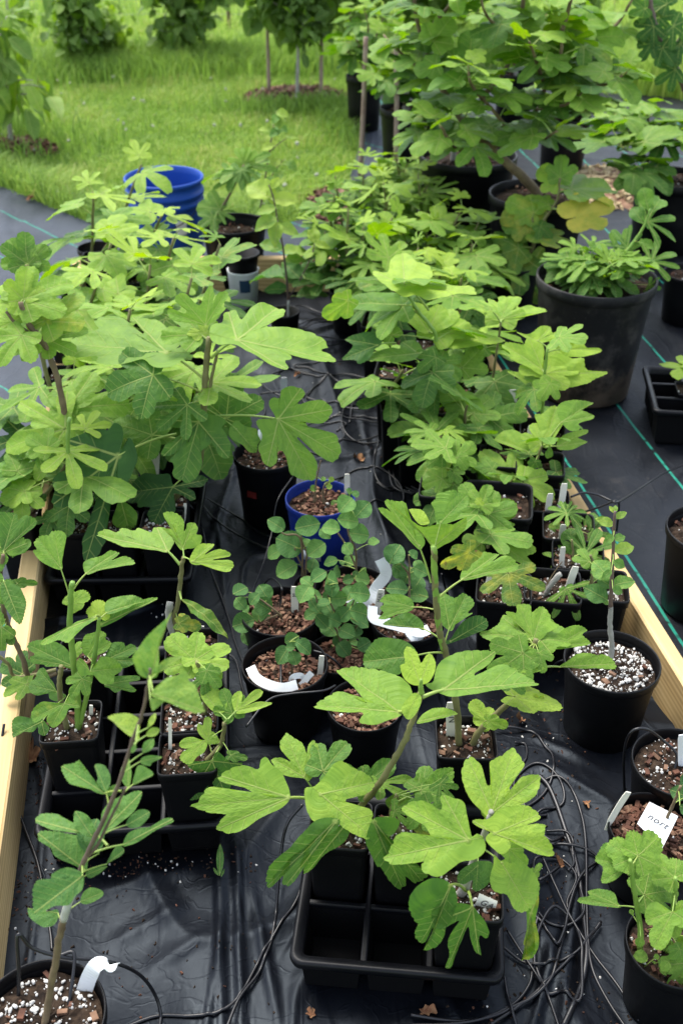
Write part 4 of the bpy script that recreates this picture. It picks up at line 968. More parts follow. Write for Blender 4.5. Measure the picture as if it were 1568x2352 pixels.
P.poly('''
1155 905 668 800 -.1,-.1,1 .76 p=1240,1000 | 1150,915 1080,905 990,895 900,880 850,880 780,850 720,825 665,800 740,775 800,790 850,760 920,770 960,750 1040,780 1060,740 1110,740 1150,760 1200,840 1190,870
1262 888 1130 635 f .82 | 1250,900 1210,850 1170,780 1115,745 1170,750 1200,730 1150,700 1125,650 1140,630 1200,635 1250,670 1270,710 1265,770 1290,740 1290,715 1340,710 1365,750 1355,790 1390,800 1385,850 1340,885 1290,890
''', 3.0, (0, 963.7))
P.poly('''
885 392 1070 418 m .90 | 870,385 890,340 920,310 980,308 980,325 940,360 1000,335 1050,345 1060,365 1000,378 980,385 1050,385 1075,400 1070,425 1045,443 990,430 940,408 890,405
''', 2.0, (0, 1094.4))
P.done()
# ---------------------------------------------------------------- K6: the large-leaved fig
r = pot_in(cell3(2, 1), .052, .21, rot3, 'large fig with huge blotchy leaves rising from the tray by the left board', seed=21)
P = Plant(r, float(r.location[1]), 22); b = np.array(r.location) + (0, 0, .185)
P.stem([(452, 1080), (462, 1000), (468, 940), (471, 880), (476, 820), (481, 775)], .0090, .0062, 'stem_olive', base=b)
P.stem([(478, 925), (486, 870), (500, 805)], .0045, .003, 'stem_olive', name='stem')
P.px('''
fig3 460 768 405 700 m .70 w=1.0
fig3 462 766 440 735 m .98 w=1.0 y=.1 n=0
fig3 472 766 490 735 m .98 w=1.0 n=0
fig3 352 862 240 892 m .45 w=1.1 p=470,905
fig5 485 880 605 866 U .84 w=1.0
fig3 520 962 532 846 f .4 w=1.0
deep 430 930 360 990 m .55 w=1.0
fig3 350 1000 250 960 m .55
''')
P.poly('''
765 575 298 570 u .72 p=930,690 | 790,570 830,540 830,510 780,480 740,440 690,430 640,425 605,420 640,460 665,490 620,495 570,430 480,420 435,440 450,480 380,480 330,510 320,540 295,570 340,595 440,590 445,625 520,630 600,625 660,610 700,640 740,650 800,640 860,600 890,550 840,545
1090 517 1543 598 u .74 p=970,600 | 1060,540 1000,540 965,510 970,460 1020,440 1030,390 1080,380 1110,430 1150,380 1200,360 1260,362 1310,390 1300,420 1240,440 1230,460 1290,470 1380,475 1440,490 1500,520 1510,535 1480,545 1520,570 1545,600 1470,615 1400,600 1345,580 1340,610 1310,620 1330,650 1270,640 1200,605 1140,575 1100,550
945 448 970 258 f .72 n=0 | 930,450 880,440 800,430 770,400 780,370 850,395 850,370 805,340 810,310 850,300 890,340 920,355 940,300 970,255 985,310 970,360 1000,300 1040,285 1050,310 1020,360 1040,370 990,420 960,445
912 893 860 1176 f .40 y=.05 p=940,840 | 930,880 880,830 800,800 775,830 800,855 720,870 708,890 740,915 810,920 860,930 850,970 800,990 760,1000 742,1050 800,1040 860,980 860,1000 820,1030 780,1070 800,1100 790,1140 830,1165 870,1176 910,1140 930,1080 920,1040 960,1000 990,990 1000,1040 1045,1065 1062,1010 1040,950 1020,920 1040,890 1000,865 950,860
''', 2.0, (0, 522.7))
P.poly('''
350 1222 780 1440 f .64 y=.08 b=.08 p=-160,1215 | 330,1210 290,1140 285,1100 320,1070 360,1080 370,1020 430,995 500,1005 535,1040 520,1075 480,1110 500,1120 560,1100 640,1090 700,1120 725,1170 690,1225 640,1255 560,1245 540,1240 560,1280 640,1300 740,1320 775,1380 785,1460 750,1500 720,1520 660,1490 600,1450 560,1400 500,1345 480,1350 500,1400 560,1440 610,1500 620,1560 600,1640 520,1640 440,1610 420,1560 400,1480 370,1440 340,1460 340,1520 290,1558 250,1530 230,1480 210,1420 240,1340 215,1290 195,1240 230,1220 290,1225
60 1290 200 1440 f .62 y=.1 p=-150,1150 | 10,1300 60,1230 120,1270 200,1290 215,1340 240,1350 210,1400 200,1450 150,1450 100,1400 30,1360
''', 3.0, (522.7, 555.3))
P.poly('''
815 250 590 988 f .17 p=1215,100 d=-.08 | 840,240 835,200 850,120 840,50 790,25 760,60 740,80 700,60 620,75 540,110 450,150 550,200 555,225 480,300 470,340 390,380 360,420 370,500 355,590 440,610 520,590 590,550 640,490 700,480 640,520 660,560 620,680 600,750 570,820 565,880 590,990 650,970 690,920 700,880 730,850 700,800 720,740 730,650 750,560 800,550 790,500 860,490 890,420 930,330 950,270 930,180 890,120 870,180 850,230
1192 465 1060 715 m .18 p=1320,360 | 1195,450 1170,380 1080,380 1010,370 950,400 890,450 830,490 850,540 900,580 940,570 950,605 1030,600 1010,650 1030,690 1090,720 1140,690 1200,640 1210,590 1190,530 1210,510 1300,540 1310,565 1350,545 1340,500 1290,470 1390,470 1435,430 1430,405 1370,385 1290,420
832 545 900 840 d .60 d=-.12 n=0 | 820,490 850,550 920,610 950,650 940,730 905,765 930,830 900,850 850,770 800,740 775,700 790,640 810,580
''', 3.0, (0, 963.7))
P.done()
# ---------------------------------------------------------------- K7: figs along the left board
def base_of(cell, dz=.185): return np.array(cell) + (0, 0, dz)
r = pot_in(cell3(0, 1), .05, .21, rot3, 'fig with a bent brown stem at the left board, yellow green crown', seed=23)
P = Plant(r, float(r.location[1]), 24); b = np.array(r.location) + (0, 0, .185)
P.stem([(165, 1060), (150, 960), (138, 890), (124, 845), (100, 785), (66, 743), (48, 695)], .0078, .0055, 'stem_brown', base=b)
P.stem([(100, 785), (40, 745), (15, 715)], .004, .003, 'stem_brown', name='stem')
P.px('''
fig3 52 690 -5 640 m .86 w=1.0
fig3 54 688 62 612 f .9 w=.95
fig3 58 690 162 622 m .86 w=.9
fig5 105 735 90 668 m .7 w=1.0 y=.2
fig3 108 740 190 665 m .74 w=.9 y=.15
fig3 30 740 -30 700 m .74
fig3 50 770 -10 830 m .78 w=1.0
fig5 110 780 200 745 m .72 w=.9 y=.1
fig3 80 790 20 800 m .76
fig3 150 940 178 872 m .78 w=.9
fig3 158 940 300 920 m .72 w=.9
deep 150 985 0 1024 m .84 w=1.0
fig3 150 990 66 950 m .8 w=.8
''')
P.done()
r = pot_in(cell3(0, 0), .05, .21, rot3, 'low fig spilling pale leaves over the left board', seed=25)
P = Plant(r, float(r.location[1]), 26); b = np.array(r.location) + (0, 0, .185)
P.stem([(160, 1150), (160, 1080), (156, 1020), (160, 960)], .0058, .004, 'stem_green', base=b)
P.px('''
fig3 57 1130 44 1190 m .80 w=1.2 y=.06 p=155,1090
fig3 58 1128 -10 1130 m .82 w=1.0 n=0
fig3 40 1085 -20 1070 m .66 w=1.1
fig3 40 1082 70 1020 m .66 w=1.0 n=0
fig3 90 1050 140 1010 m .62 w=1.0
fig3 60 1102 110 1075 m .7 w=.8
fig3 160 1162 145 1226 m .40 w=1.2
fig3 165 1160 218 1148 m .42 w=1.0
fig3 120 1190 95 1236 m .38
fig3 110 1030 60 1000 m .74
''')
P.done()
r = pot_in(cell3(1, 0), .05, .21, rot3, 'square pot of bare soil under the big dark hanging leaf', seed=27, cat='plant pot', name='plant_pot', group='square pots in the tray by the left board')
r = pot_in(cell3(2, 0), .05, .21, rot3, 'square pot with a label at the right end of the tray by the left board', seed=28, cat='plant pot', name='plant_pot', group='square pots in the tray by the left board')
r = pot_in(cell3(0, 3), .05, .21, rot3, 'fig with a grey green upright crown leaf at the far left board', seed=29)
P = Plant(r, float(r.location[1]), 30); b = np.array(r.location) + (-.03, 0, .185)
P.stem([(120, 900), (90, 780), (70, 680), (62, 608)], .006, .0045, 'stem_olive', base=b)
P.px('''
fig3 62 606 58 528 f .6 w=1.1
fig3 60 606 18 545 f .62 w=.9
fig3 66 606 108 560 f .64 w=.9
fig3 62 606 45 570 f .8 w=.9 n=0
fig3 80 720 140 690 m .66
fig3 75 740 20 760 m .66
''')
P.done()
def bed_fig(X, Y, top, n, size, label, seed, kinds=('fig3', 'fig5', 'deep'), tone=(.7, 1.0), stem='stem_olive', h=.21, spread=.5, **kw):
    pos = np.array((X, Y, .012)); r = pot_in(pos, .05, h, rot3, label, seed=seed, chips=.4); P = Plant(r, Y, seed + 1)
    T = Q(*top, Y); b = pos + (0, 0, h * .88); c = P.stem3([b, b * .6 + T * .4 + (P.rng.normal(0, .02), 0, 0), T], .006, .004, stem)
    P.auto(c, n, size, kinds, tone, spread=spread, **kw); P.done(); return r
BL = [(-.93, 3.95, (325, 378), 8, 0.138, 'fig standing tallest in front of the blue bucket'),
      (-.92, 3.55, (215, 440), 10, 0.147, 'fig with a flat pale crown at the far left corner of the bed'),
      (-.72, 3.72, (372, 492), 10, 0.138, 'fig with layered yellow green leaves in front of the blue bucket'),
      (-.88, 3.22, (262, 545), 10, 0.143, 'fig in the far left rank, second back from the bucket'),
      (-.64, 3.32, (400, 545), 10, 0.138, 'fig with bright crown between the small black rim and the white cup'),
      (-.84, 2.95, (225, 640), 10, 0.138, 'fig beside the left board behind the bent brown stem'),
      (-.62, 3.0, (345, 610), 10, 0.143, 'fig with dense bright leaves behind the largest leaves'),
      (-.46, 3.1, (505, 560), 8, 0.133, 'fig with blue green top leaves left of the white cup'),
      (-.72, 2.70, (300, 712), 9, 0.138, 'fig crown just behind the left huge leaf'),
      (-.50, 2.75, (440, 640), 7, 0.133, 'fig crown directly behind the upright top leaf of the large fig')]
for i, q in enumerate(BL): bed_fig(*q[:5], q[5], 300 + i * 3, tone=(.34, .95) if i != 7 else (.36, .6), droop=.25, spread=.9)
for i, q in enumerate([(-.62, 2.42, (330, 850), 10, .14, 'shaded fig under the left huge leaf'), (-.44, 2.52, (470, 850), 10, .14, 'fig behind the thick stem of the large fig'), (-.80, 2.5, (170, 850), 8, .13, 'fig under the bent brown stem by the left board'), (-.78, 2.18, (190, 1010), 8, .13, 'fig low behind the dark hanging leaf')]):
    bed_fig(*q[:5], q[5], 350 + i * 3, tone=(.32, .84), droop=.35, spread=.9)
# ---------------------------------------------------------------- round pots in the middle channel
JUNE = 'round leaved shrubs in the middle pots'
def round_leaves(P, pts, stems, c, h, k=3.0, off=(522.7, 1078), size=1.22, tone=(.3, .6)):
    """pts: leaf centres (x, y, radius) in a x3 enlargement of the photo; every leaf hangs off the nearest stem point"""
    for st in stems: P.stem([(x / k + off[0], y / k + off[1]) for x, y in st], .0028, .0014, 'stem_brown', base=np.array((Q(st[0][0] / k + off[0], st[0][1] / k + off[1], c[1])[0], c[1], h * .86)))
    for x, y, rr in pts:
        dy = P.rng.uniform(-.03, .03); C = Q(x / k + off[0], y / k + off[1], P.Y + dy); A = P.near(C); L = rr * 2 / k / ppm(C) * size
        d = C - A; d[1] *= .6; d = unit(d + P.rng.normal(0, .02, 3)); n0 = unit(np.array((0, -.55, .75)) + P.rng.normal(0, .22, 3)); ax = unit(d - n0 * (d @ n0))
        B = C - ax * L * .5; leaf(P.fol, B, B + ax * L, n0, 'round', P.rng.uniform(*tone) + .12, 1.0, .0, P.rng.choice([0, 0, .12]), P.rng, 60, m=0)
        if np.linalg.norm(A - B) < .12: petiole(P.fol, A, B, L, r=.0009)
    P.done('juneberry')
r, c, R_, h = potted_round(735, 1142, 80, 'round leaved sapling in the dark blue pot', cat='potted sapling', mat='blue', soil='bark', seed=31, k=2.2, name='potted_sapling')
P = Plant(r, float(c[1]), 32, 'juneberry')
round_leaves(P, [(690, 105, 22), (715, 70, 18), (660, 65, 16), (590, 130, 20), (735, 240, 26), (700, 120, 18)], [[(600, 200), (605, 120), (622, 20), (640, -60)], [(720, 260), (735, 225)], [(660, 130), (700, 80)]], c, h, tone=(.7, .95))
tag_o = MB(); box(tag_o, (0, -.0765, .085), .045, .0012, .03, 0, None); o = tag_o.build('price_sticker', M['whitepl'], r); o.rotation_euler = (R(7), 0, R(-14)); o.location = (.0, .003, -.006)
r, c, R_, h = potted_round(809, 1350, 88, 'round leaved sapling in the pot with a folded white tape tag', cat='potted sapling', seed=33, k=2.0, group=JUNE, name='potted_sapling')
P = Plant(r, float(c[1]), 34, 'juneberry')
round_leaves(P, [(930, 275, 60), (833, 350, 65), (910, 445, 66), (710, 405, 55), (825, 545, 45), (848, 625, 40), (710, 635, 42), (815, 240, 58), (1005, 500, 34), (760, 700, 42), (880, 170, 24), (840, 150, 22), (830, 760, 34), (930, 760, 44), (880, 720, 22), (790, 640, 22), (935, 705, 26), (670, 440, 40)], [[(890, 790), (885, 690), (880, 560), (830, 430), (838, 300), (840, 180)], [(885, 690), (800, 500), (740, 420)]], c, h, tone=(.35, .62))
r, c, R_, h = potted_round(735, 1345, 62, 'round leaved sapling leaning left in front of the blue pot', cat='potted sapling', seed=35, k=2.1, group=JUNE, name='potted_sapling')
P = Plant(r, float(c[1]), 36, 'juneberry')
round_leaves(P, [(550, 390, 74), (430, 515, 84), (610, 550, 62), (335, 380, 56), (322, 575, 48), (405, 690, 68), (585, 660, 44), (500, 510, 45), (545, 500, 30)], [[(535, 760), (540, 640), (545, 580), (510, 480), (520, 420)], [(520, 700), (485, 610), (460, 540)], [(505, 490), (400, 450), (365, 430)]], c, h, tone=(.38, .66))
r, c, R_, h = potted_round(644, 1401, 92, 'round leaved shrub trailing over the left rim of its pot', cat='potted sapling', seed=37, k=2.0, group=JUNE, chips=1.4, name='potted_sapling')
P = Plant(r, float(c[1]) - .02, 38, 'juneberry')
round_leaves(P, [(90, 830, 52), (250, 850, 56), (90, 925, 45), (245, 940, 58), (108, 1060, 66), (290, 1050, 50), (180, 1070, 55), (150, 1160, 55), (300, 1110, 50), (285, 1195, 62), (215, 1000, 48), (245, 1095, 26), (180, 890, 40), (125, 965, 30)], [[(360, 1000), (230, 900), (160, 850)], [(360, 1000), (230, 1060), (235, 1120)]], c, h, tone=(.22, .5))
r, c, R_, h = potted_round(654, 1523, 99, 'small round leaved sapling in the pot with a broad white strip inside', cat='potted sapling', seed=39, k=2.0, group=JUNE, fill=.80, chips=1.4, name='potted_sapling')
P = Plant(r, float(c[1]), 40, 'juneberry')
round_leaves(P, [(440, 1172, 46), (525, 1222, 55), (385, 1278, 60), (460, 1300, 42), (430, 1225, 30)], [[(445, 1400), (440, 1330), (425, 1230), (430, 1190)]], c, h, tone=(.3, .45))
r, c, R_, h = potted_round(775, 1500, 70, 'dense round leaved shrub filling the middle of the channel', cat='potted sapling', seed=41, k=2.0, group=JUNE, name='potted_sapling')
P = Plant(r, float(c[1]) + .03, 42, 'juneberry')
round_leaves(P, [(545, 772, 45), (530, 855, 60), (625, 735, 52), (700, 760, 66), (620, 870, 50), (720, 825, 45), (600, 940, 50), (625, 995, 36), (700, 960, 60), (770, 890, 50), (840, 850, 54), (915, 850, 66), (910, 985, 60), (912, 1040, 66), (800, 1000, 50), (700, 1090, 62), (820, 1125, 52), (880, 1110, 46), (770, 1185, 45), (885, 1175, 45), (940, 1210, 46), (800, 1240, 52), (860, 1282, 44), (740, 1240, 36), (660, 920, 40), (740, 1040, 45), (650, 1050, 50), (860, 930, 40), (690, 880, 35), (570, 1000, 40)], [[(780, 1200), (760, 1050), (700, 900), (690, 800)], [(780, 1150), (830, 1000), (880, 880)], [(770, 1150), (640, 960), (600, 860)], [(780, 1180), (850, 1130), (900, 1060)]], c, h, tone=(.28, .52))
r, c, R_, h = potted_round(936, 1420, 84, 'round leaved sapling in the pot crossed by a bent white tape', cat='potted sapling', seed=43, k=2.0, group=JUNE, name='potted_sapling')
P = Plant(r, float(c[1]) + .05, 44, 'juneberry')
round_leaves(P, [(1150, 580, 66), (1172, 622, 40), (1240, 730, 52), (1170, 818, 62), (1310, 782, 56), (1330, 700, 46), (1310, 872, 60), (1180, 695, 50), (1310, 655, 36), (1275, 590, 34)], [[(1248, 960), (1250, 800), (1250, 650), (1245, 590)], [(1250, 760), (1190, 650)]], c, h, tone=(.28, .48))
r, c, R_, h = potted_round(838, 1617, 88, 'round pot of bark half hidden under the big left leaf of the leaning fig', cat='plant pot', seed=45, k=2.0, name='plant_pot')
r, c, R_, h = potted_round(612, 1040, 76, 'black round pot with a red print on its side behind the blue pot', cat='plant pot', seed=46, k=2.3, soil='mix', name='plant_pot')
mb = MB(); lo = 38
an = np.linspace(R(232), R(252), 7); V = [np.stack([np.cos(an) * R_ * .93, np.sin(an) * R_ * .93, np.full(7, z)], -1) for z in (.105, .125)]
o = mb.add(np.array(V).reshape(-1, 3), grid_faces(2, 7)).build('red_print', M['red'], r)
# ---------------------------------------------------------------- right rank of square pots
rr_ = -.15
def sq(cx, cy, hw, h, label, seed, soil='perlite', **kw):
    kw.setdefault('chips', 1.0 if cy > 1170 else .45); kw.setdefault('fill', .86); return potted_square(cx, cy, hw, h, label, rot=rr_, seed=seed, soil=soil, group='figs in the right rank of square pots', **kw)
r, c, a, h = sq(1157, 1348, 64, .2, 'fig with one mottled grey hanging leaf in the front left pot of the right rank', 51)
P = Plant(r, float(c[1]), 52); P.stem([(1160, 1350), (1162, 1325)], .004, .003, 'stem_olive', base=c + (0, 0, .17))
P.px('''
fig5 1166 1316 1178 1394 f .30 w=1.3 y=.22 b=.15
''')
P.done()
r, c, a, h = sq(1268, 1344, 66, .2, 'bare grey twig with a cut top in the front middle pot of the right rank', 53)
P = Plant(r, float(c[1]), 54); P.stem([(1262, 1345), (1285, 1318)], .006, .006, 'stem_grey', base=c + (-.015, 0, .17)); P.stem([(1262, 1330), (1290, 1290)], .0012, .001, 'stem_brown', base=c + (-.02, 0, .17), name='dry_twig')
P.done()
r, c, a, h = sq(1380, 1342, 62, .2, 'fig with one narrow fingered leaf in the front right pot of the right rank', 55)
P = Plant(r, float(c[1]), 56); P.stem([(1358, 1330), (1362, 1300), (1355, 1275)], .0036, .0028, 'stem_olive', base=c + (-.02, 0, .17))
P.px('''
fing 1300 1352 1336 1424 m .62 w=1.3 p=1352,1335
fig3 1352 1290 1330 1252 m .62 w=1.0
fig3 1358 1300 1364 1265 f .66 w=.9
lobe 1372 1330 1392 1300 m .55
''')
P.done()
r, c, a, h = sq(1327, 1274, 60, .2, 'small fig with narrow upright leaves in the second row right pot', 57)
P = Plant(r, float(c[1]), 58); P.stem([(1315, 1270), (1312, 1240)], .003, .0024, 'stem_olive', base=c + (-.01, 0, .17))
P.px('''
fing 1312 1292 1282 1232 m .5 w=1.2
spat 1314 1292 1310 1206 f .42 w=1.0
spat 1318 1290 1330 1225 f .42 w=.9
fing 1345 1270 1385 1205 m .46 w=1.2
''')
P.done()
r, c, a, h = sq(1305, 1208, 60, .2, 'small fig with a flat whorl of fingered leaves by the right board', 59)
P = Plant(r, float(c[1]), 60); P.stem([(1302, 1195), (1300, 1180)], .003, .0024, 'stem_olive', base=c + (0, 0, .17))
P.px('''
fing 1300 1178 1246 1186 u .5 w=1.2
fing 1300 1176 1262 1160 u .52 w=1.1
fing 1304 1176 1345 1170 u .52 w=1.1
fing 1304 1178 1340 1196 m .48 w=1.1
fing 1302 1174 1312 1150 f .5
lobe 1285 1215 1260 1205 m .6 y=.15
fing 1345 1225 1392 1185 m .44 w=1.2
spat 1350 1225 1364 1172 f .4
fing 1352 1228 1380 1240 m .44
''')
P.done()
r, c, a, h = sq(1255, 1148, 52, .2, 'square pot with a slanting white label in the third row at right', 61, cat='plant pot', name='plant_pot')
r, c, a, h = sq(1143, 1146, 80, .25, 'fig with a broad pale central leaf in the tall pot of the right rank', 63)
P = Plant(r, float(c[1]) - .13, 64); P.stem([(1120, 1255), (1122, 1240), (1128, 1220)], .0045, .0035, 'stem_olive', base=c + (-.02, -.05, .22))
P.px('''
fig3 1125 1228 1225 1246 u .64 w=.8 n=0
fig3 1105 1248 1060 1232 m .62 w=1.2
fig3 1095 1165 1060 1108 f .62 w=1.2
fig3 1105 1160 1124 1112 f .66 w=1.1
lobe 1095 1150 1112 1158 m .98 w=1.0 n=0
fig3 1120 1180 1190 1160 m .6
''')
P.poly('''
388 640 300 455 f .76 | 380,640 330,620 310,550 290,450 350,470 390,430 420,450 480,440 540,460 555,500 540,550 490,570 540,600 480,640 420,650
385 680 668 850 m .74 | 360,660 420,640 500,640 600,690 670,740 660,770 620,790 670,850 600,840 520,810 440,750 390,710
''', 2.667, (980, 980))
P.auto(P.path[0], 3, 0.085, ('fig3', 'fig5'), (0.35, 0.58), t0=.1, droop=.35, spread=.9, young=False)
P.done()
r, c, a, h = sq(1168, 1040, 68, .23, 'fig with three spread young leaves over the ribbed square pot', 65)
P = Plant(r, float(c[1]) - .11, 66); P.stem([(1160, 1150), (1168, 1120), (1174, 1105)], .004, .003, 'stem_olive', base=c + (0, -.06, .2))
P.px('''
fig3 1170 1108 1108 1022 m .80 w=.85
fig3 1200 1106 1278 1140 m .78 w=.95
fig3 1174 1108 1206 1066 f .74 w=.8
fig3 1130 1078 1085 1070 m .6 w=1.0
spat 1176 1106 1190 1075 f .8
''')
P.auto(P.path[0], 3, 0.085, ('fig3', 'fig5'), (0.35, 0.58), t0=.1, droop=.35, spread=.9, young=False)
P.done()
r, c, a, h = sq(1240, 1062, 56, .23, 'fig leaning over the right board with upright pale leaves', 67)
P = Plant(r, float(c[1]), 68); P.stem([(1224, 1085), (1234, 1050), (1244, 1024)], .0042, .003, 'stem_olive', base=c + (-.01, 0, .19))
P.px('''
spat 1262 1020 1258 1055 d .6 w=1.0
lobe 1228 1060 1215 1085 d .5
fig3 1240 1018 1225 965 f .76
''')
P.poly('''
935 995 975 812 f .78 | 930,1005 885,990 910,930 885,860 920,850 970,810 1020,830 1030,870 1000,930 960,990
1008 895 1158 795 m .74 p=940,990 | 990,860 1000,810 1060,790 1150,790 1160,800 1100,830 1160,860 1150,880 1090,900 1090,930 1040,930
995 1005 1130 930 m .72 p=935,1010 | 985,1000 1010,960 1050,940 1130,920 1130,940 1080,960 1130,980 1100,1000 1060,1020 1000,1020
845 1025 702 968 m .82 p=880,1060 | 835,1030 760,1000 700,970 740,930 800,930 850,970 860,1020
''', 2.0, (784, 522.7))
P.auto(P.path[0], 3, 0.093, ('fig3', 'fig5'), (0.35, 0.58), t0=.1, droop=.35, spread=.9, young=False)
P.done()
r, c, a, h = sq(1245, 985, 52, .23, 'bright layered fig in front of the big right pot', 69)
P = Plant(r, float(c[1]), 70); P.stem([(1244, 950), (1248, 905), (1250, 860), (1256, 800)], .005, .0035, 'stem_green', base=c + (0, 0, .19))
P.px('''
fig5 1252 858 1292 790 m .94 w=1.1
fig3 1245 870 1215 830 m .8
fig3 1262 880 1240 915 m .74
''')
P.poly('''
922 655 738 540 m .90 | 925,680 850,640 770,600 770,570 735,540 760,520 830,540 850,510 910,520 930,570 920,630
900 520 1030 455 m .92 | 800,480 860,490 910,455 960,450 970,480 1030,455 1010,490 960,520 900,530 850,510
1000 560 1198 548 m .92 | 950,520 1030,510 1060,540 1090,510 1130,545 1190,540 1200,555 1130,590 1040,595 1000,570
955 680 1230 655 m .90 | 930,670 930,610 1000,580 1060,600 1110,600 1130,650 1230,655 1170,690 1120,720 1040,735 980,710 940,690
950 760 765 652 m .84 | 960,770 880,750 810,690 760,650 850,670 900,700 950,740
''', 2.0, (784, 522.7))
P.auto(P.path[0], 3, 0.102, ('fig3', 'fig5'), (0.45, 0.68), t0=.1, droop=.35, spread=.9, young=False)
P.done()
r, c, a, h = sq(1124, 888, 76, .23, 'fig with a pair of level leaves above a label topped pot', 71)
P = Plant(r, float(c[1]), 72); P.stem([(1130, 878), (1138, 820), (1149, 742)], .0042, .003, 'stem_olive', base=c + (0, 0, .2))
P.px('''
fig3 1150 734 1170 676 m .88 w=1.0
fig3 1110 800 1065 812 m .66
''')
P.poly('''
735 423 590 335 u .86 | 730,430 680,420 620,370 585,340 600,320 650,325 680,355 670,320 720,340 720,310 780,305 825,330 810,370 870,360 930,380 940,405 850,400 770,410
''', 2.0, (784, 522.7))
P.auto(P.path[0], 4, 0.111, ('fig3', 'fig5'), (0.35, 0.63), t0=.1, droop=.35, spread=.9, young=False)
P.done()
r, c, a, h = sq(985, 935, 74, .23, 'tall fig with the broadest glowing crown leaf in the right rank', 73)
P = Plant(r, float(c[1]), 74); P.stem([(1002, 880), (1001, 820), (998, 765), (960, 715), (932, 670)], .0062, .004, 'stem_green', base=c + (.01, 0, .2))
P.px('''
lobe 800 690 742 732 d .80 y=.12 w=.8 n=0
fig3 1000 768 1046 706 m .84 w=1.0
fig3 900 770 858 728 m .7 w=.9
fig3 1060 845 1104 800 m .66 w=1.1
fig3 1000 820 960 850 m .5
fig3 1010 830 1060 870 m .55
''')
P.poly('''
290 262 615 300 U .95 e=.05 p=400,380 | 285,320 200,270 150,225 145,205 210,210 230,150 300,135 340,170 400,180 420,225 400,250 480,260 560,270 600,275 620,310 540,315 470,325 400,340 340,320
255 355 5 332 u .56 | 270,370 270,320 220,300 100,305 0,330 60,370 150,385 230,385
400 478 290 330 m .90 p=428,490 | 285,320 265,400 310,440 360,480 400,488 470,470 520,440 500,420 480,370 440,350 400,370 390,350 340,340
452 520 750 510 u .86 | 440,520 480,550 540,560 640,540 755,510 650,480 590,460 600,440 560,410 510,430 470,470
355 578 88 600 u .6 | 85,600 150,570 230,555 265,560 270,530 300,520 350,530 370,570 330,610 270,620 180,610
165 540 5 600 m .32 p=250,530 | 0,600 30,570 50,540 15,510 60,490 130,480 185,500 180,540 150,560 130,600 80,630 60,610
425 715 340 850 m .44 b=.3 | 425,710 380,690 310,700 280,740 340,750 310,800 300,820 340,850 370,810 410,870 440,870 450,800 440,740
''', 2.0, (784, 522.7))
P.auto(P.path[0], 5, 0.111, ('fig3', 'fig5'), (0.35, 0.66), t0=.1, droop=.35, spread=.9, young=False)
P.done()
r, c, a, h = sq(1050, 985, 70, .23, 'fig with a large veined middle leaf in the right rank', 75)
P = Plant(r, float(c[1]), 76); P.stem([(1065, 985), (1068, 950), (1072, 930)], .0045, .003, 'stem_olive', base=c + (0, 0, .2))
P.px('''
fig3 1085 950 1130 905 m .6 w=1.1
fig3 1120 960 1218 935 m .52 w=1.0
fig3 1110 970 1150 900 m .56
fig3 1010 985 884 982 u .56 w=.7
fig3 1060 985 1030 1040 m .7 w=1.0
fig3 1100 985 1180 980 m .55
''')
P.poly('''
590 868 440 700 f .68 | 430,700 500,695 540,720 580,760 620,780 660,830 655,860 610,860 590,880 600,910 560,930 500,920 470,880 480,840 440,790 425,740
''', 2.0, (784, 522.7))
P.auto(P.path[0], 4, 0.102, ('fig3', 'fig5'), (0.35, 0.58), t0=.1, droop=.35, spread=.9, young=False)
P.done()
r, c, a, h = sq(1030, 1110, 66, .23, 'low fig with rounded yellowish leaves at the left of the right rank', 77)
P = Plant(r, float(c[1]), 78); P.stem([(1045, 1100), (1044, 1075), (1050, 1060)], .0042, .003, 'stem_olive', base=c + (0, 0, .2))
P.px('''
fig3 1015 1045 970 1030 f .62 w=1.2
fig3 1050 1050 1090 1018 f .68 w=1.2
lobe 1050 1050 1075 1075 m .7 w=1.1
fig3 1025 1075 985 1070 f .6 w=1.2 y=.12
fig3 1040 1085 1058 1110 m .64 w=1.0 y=.1
fig3 1015 1100 968 1112 m .66 w=1.0 y=.1
fig3 1040 1110 1005 1130 m .6 w=1.0
fig3 1085 1075 1110 1062 m .6
''')
P.auto(P.path[0], 3, 0.085, ('fig3', 'fig5'), (0.40, 0.58), t0=.1, droop=.35, spread=.9, young=False)
P.done()
# further pots of the right rank, seen as dark sides behind the leaves
for i, (cx, cy, hw, lb) in enumerate([(920, 845, 58, 'dark square pot at the left end of the right rank'), (1055, 800, 56, 'dark square pot behind the label topped pot'), (955, 780, 52, 'dark square pot under the broad crown leaf'), (880, 735, 48, 'dark square pot beside the channel under yellowing leaf')]):
    r, c, a, h = sq(cx, cy, hw, .23, lb, 90 + i, cat='plant pot', name='plant_pot')
for i, q in enumerate([(.16, 2.75, (925, 850), 9, .12, 'fig at the channel side of the right rank under the tall crown'), (.30, 2.42, (1010, 1000), 8, .11, 'fig low between the veined leaf and the yellowish leaves'), (.18, 3.35, (930, 610), 9, .13, 'fig crown behind the broad glowing leaf'), (.36, 3.3, (1060, 640), 9, .13, 'fig right of the broad glowing leaf'), (.40, 3.05, (1090, 770), 8, .12, 'fig behind the level leaf pair')]):
    bed_fig(*q[:5], q[5], 380 + 3 * i, tone=(.3, .76), droop=.3, spread=.9)
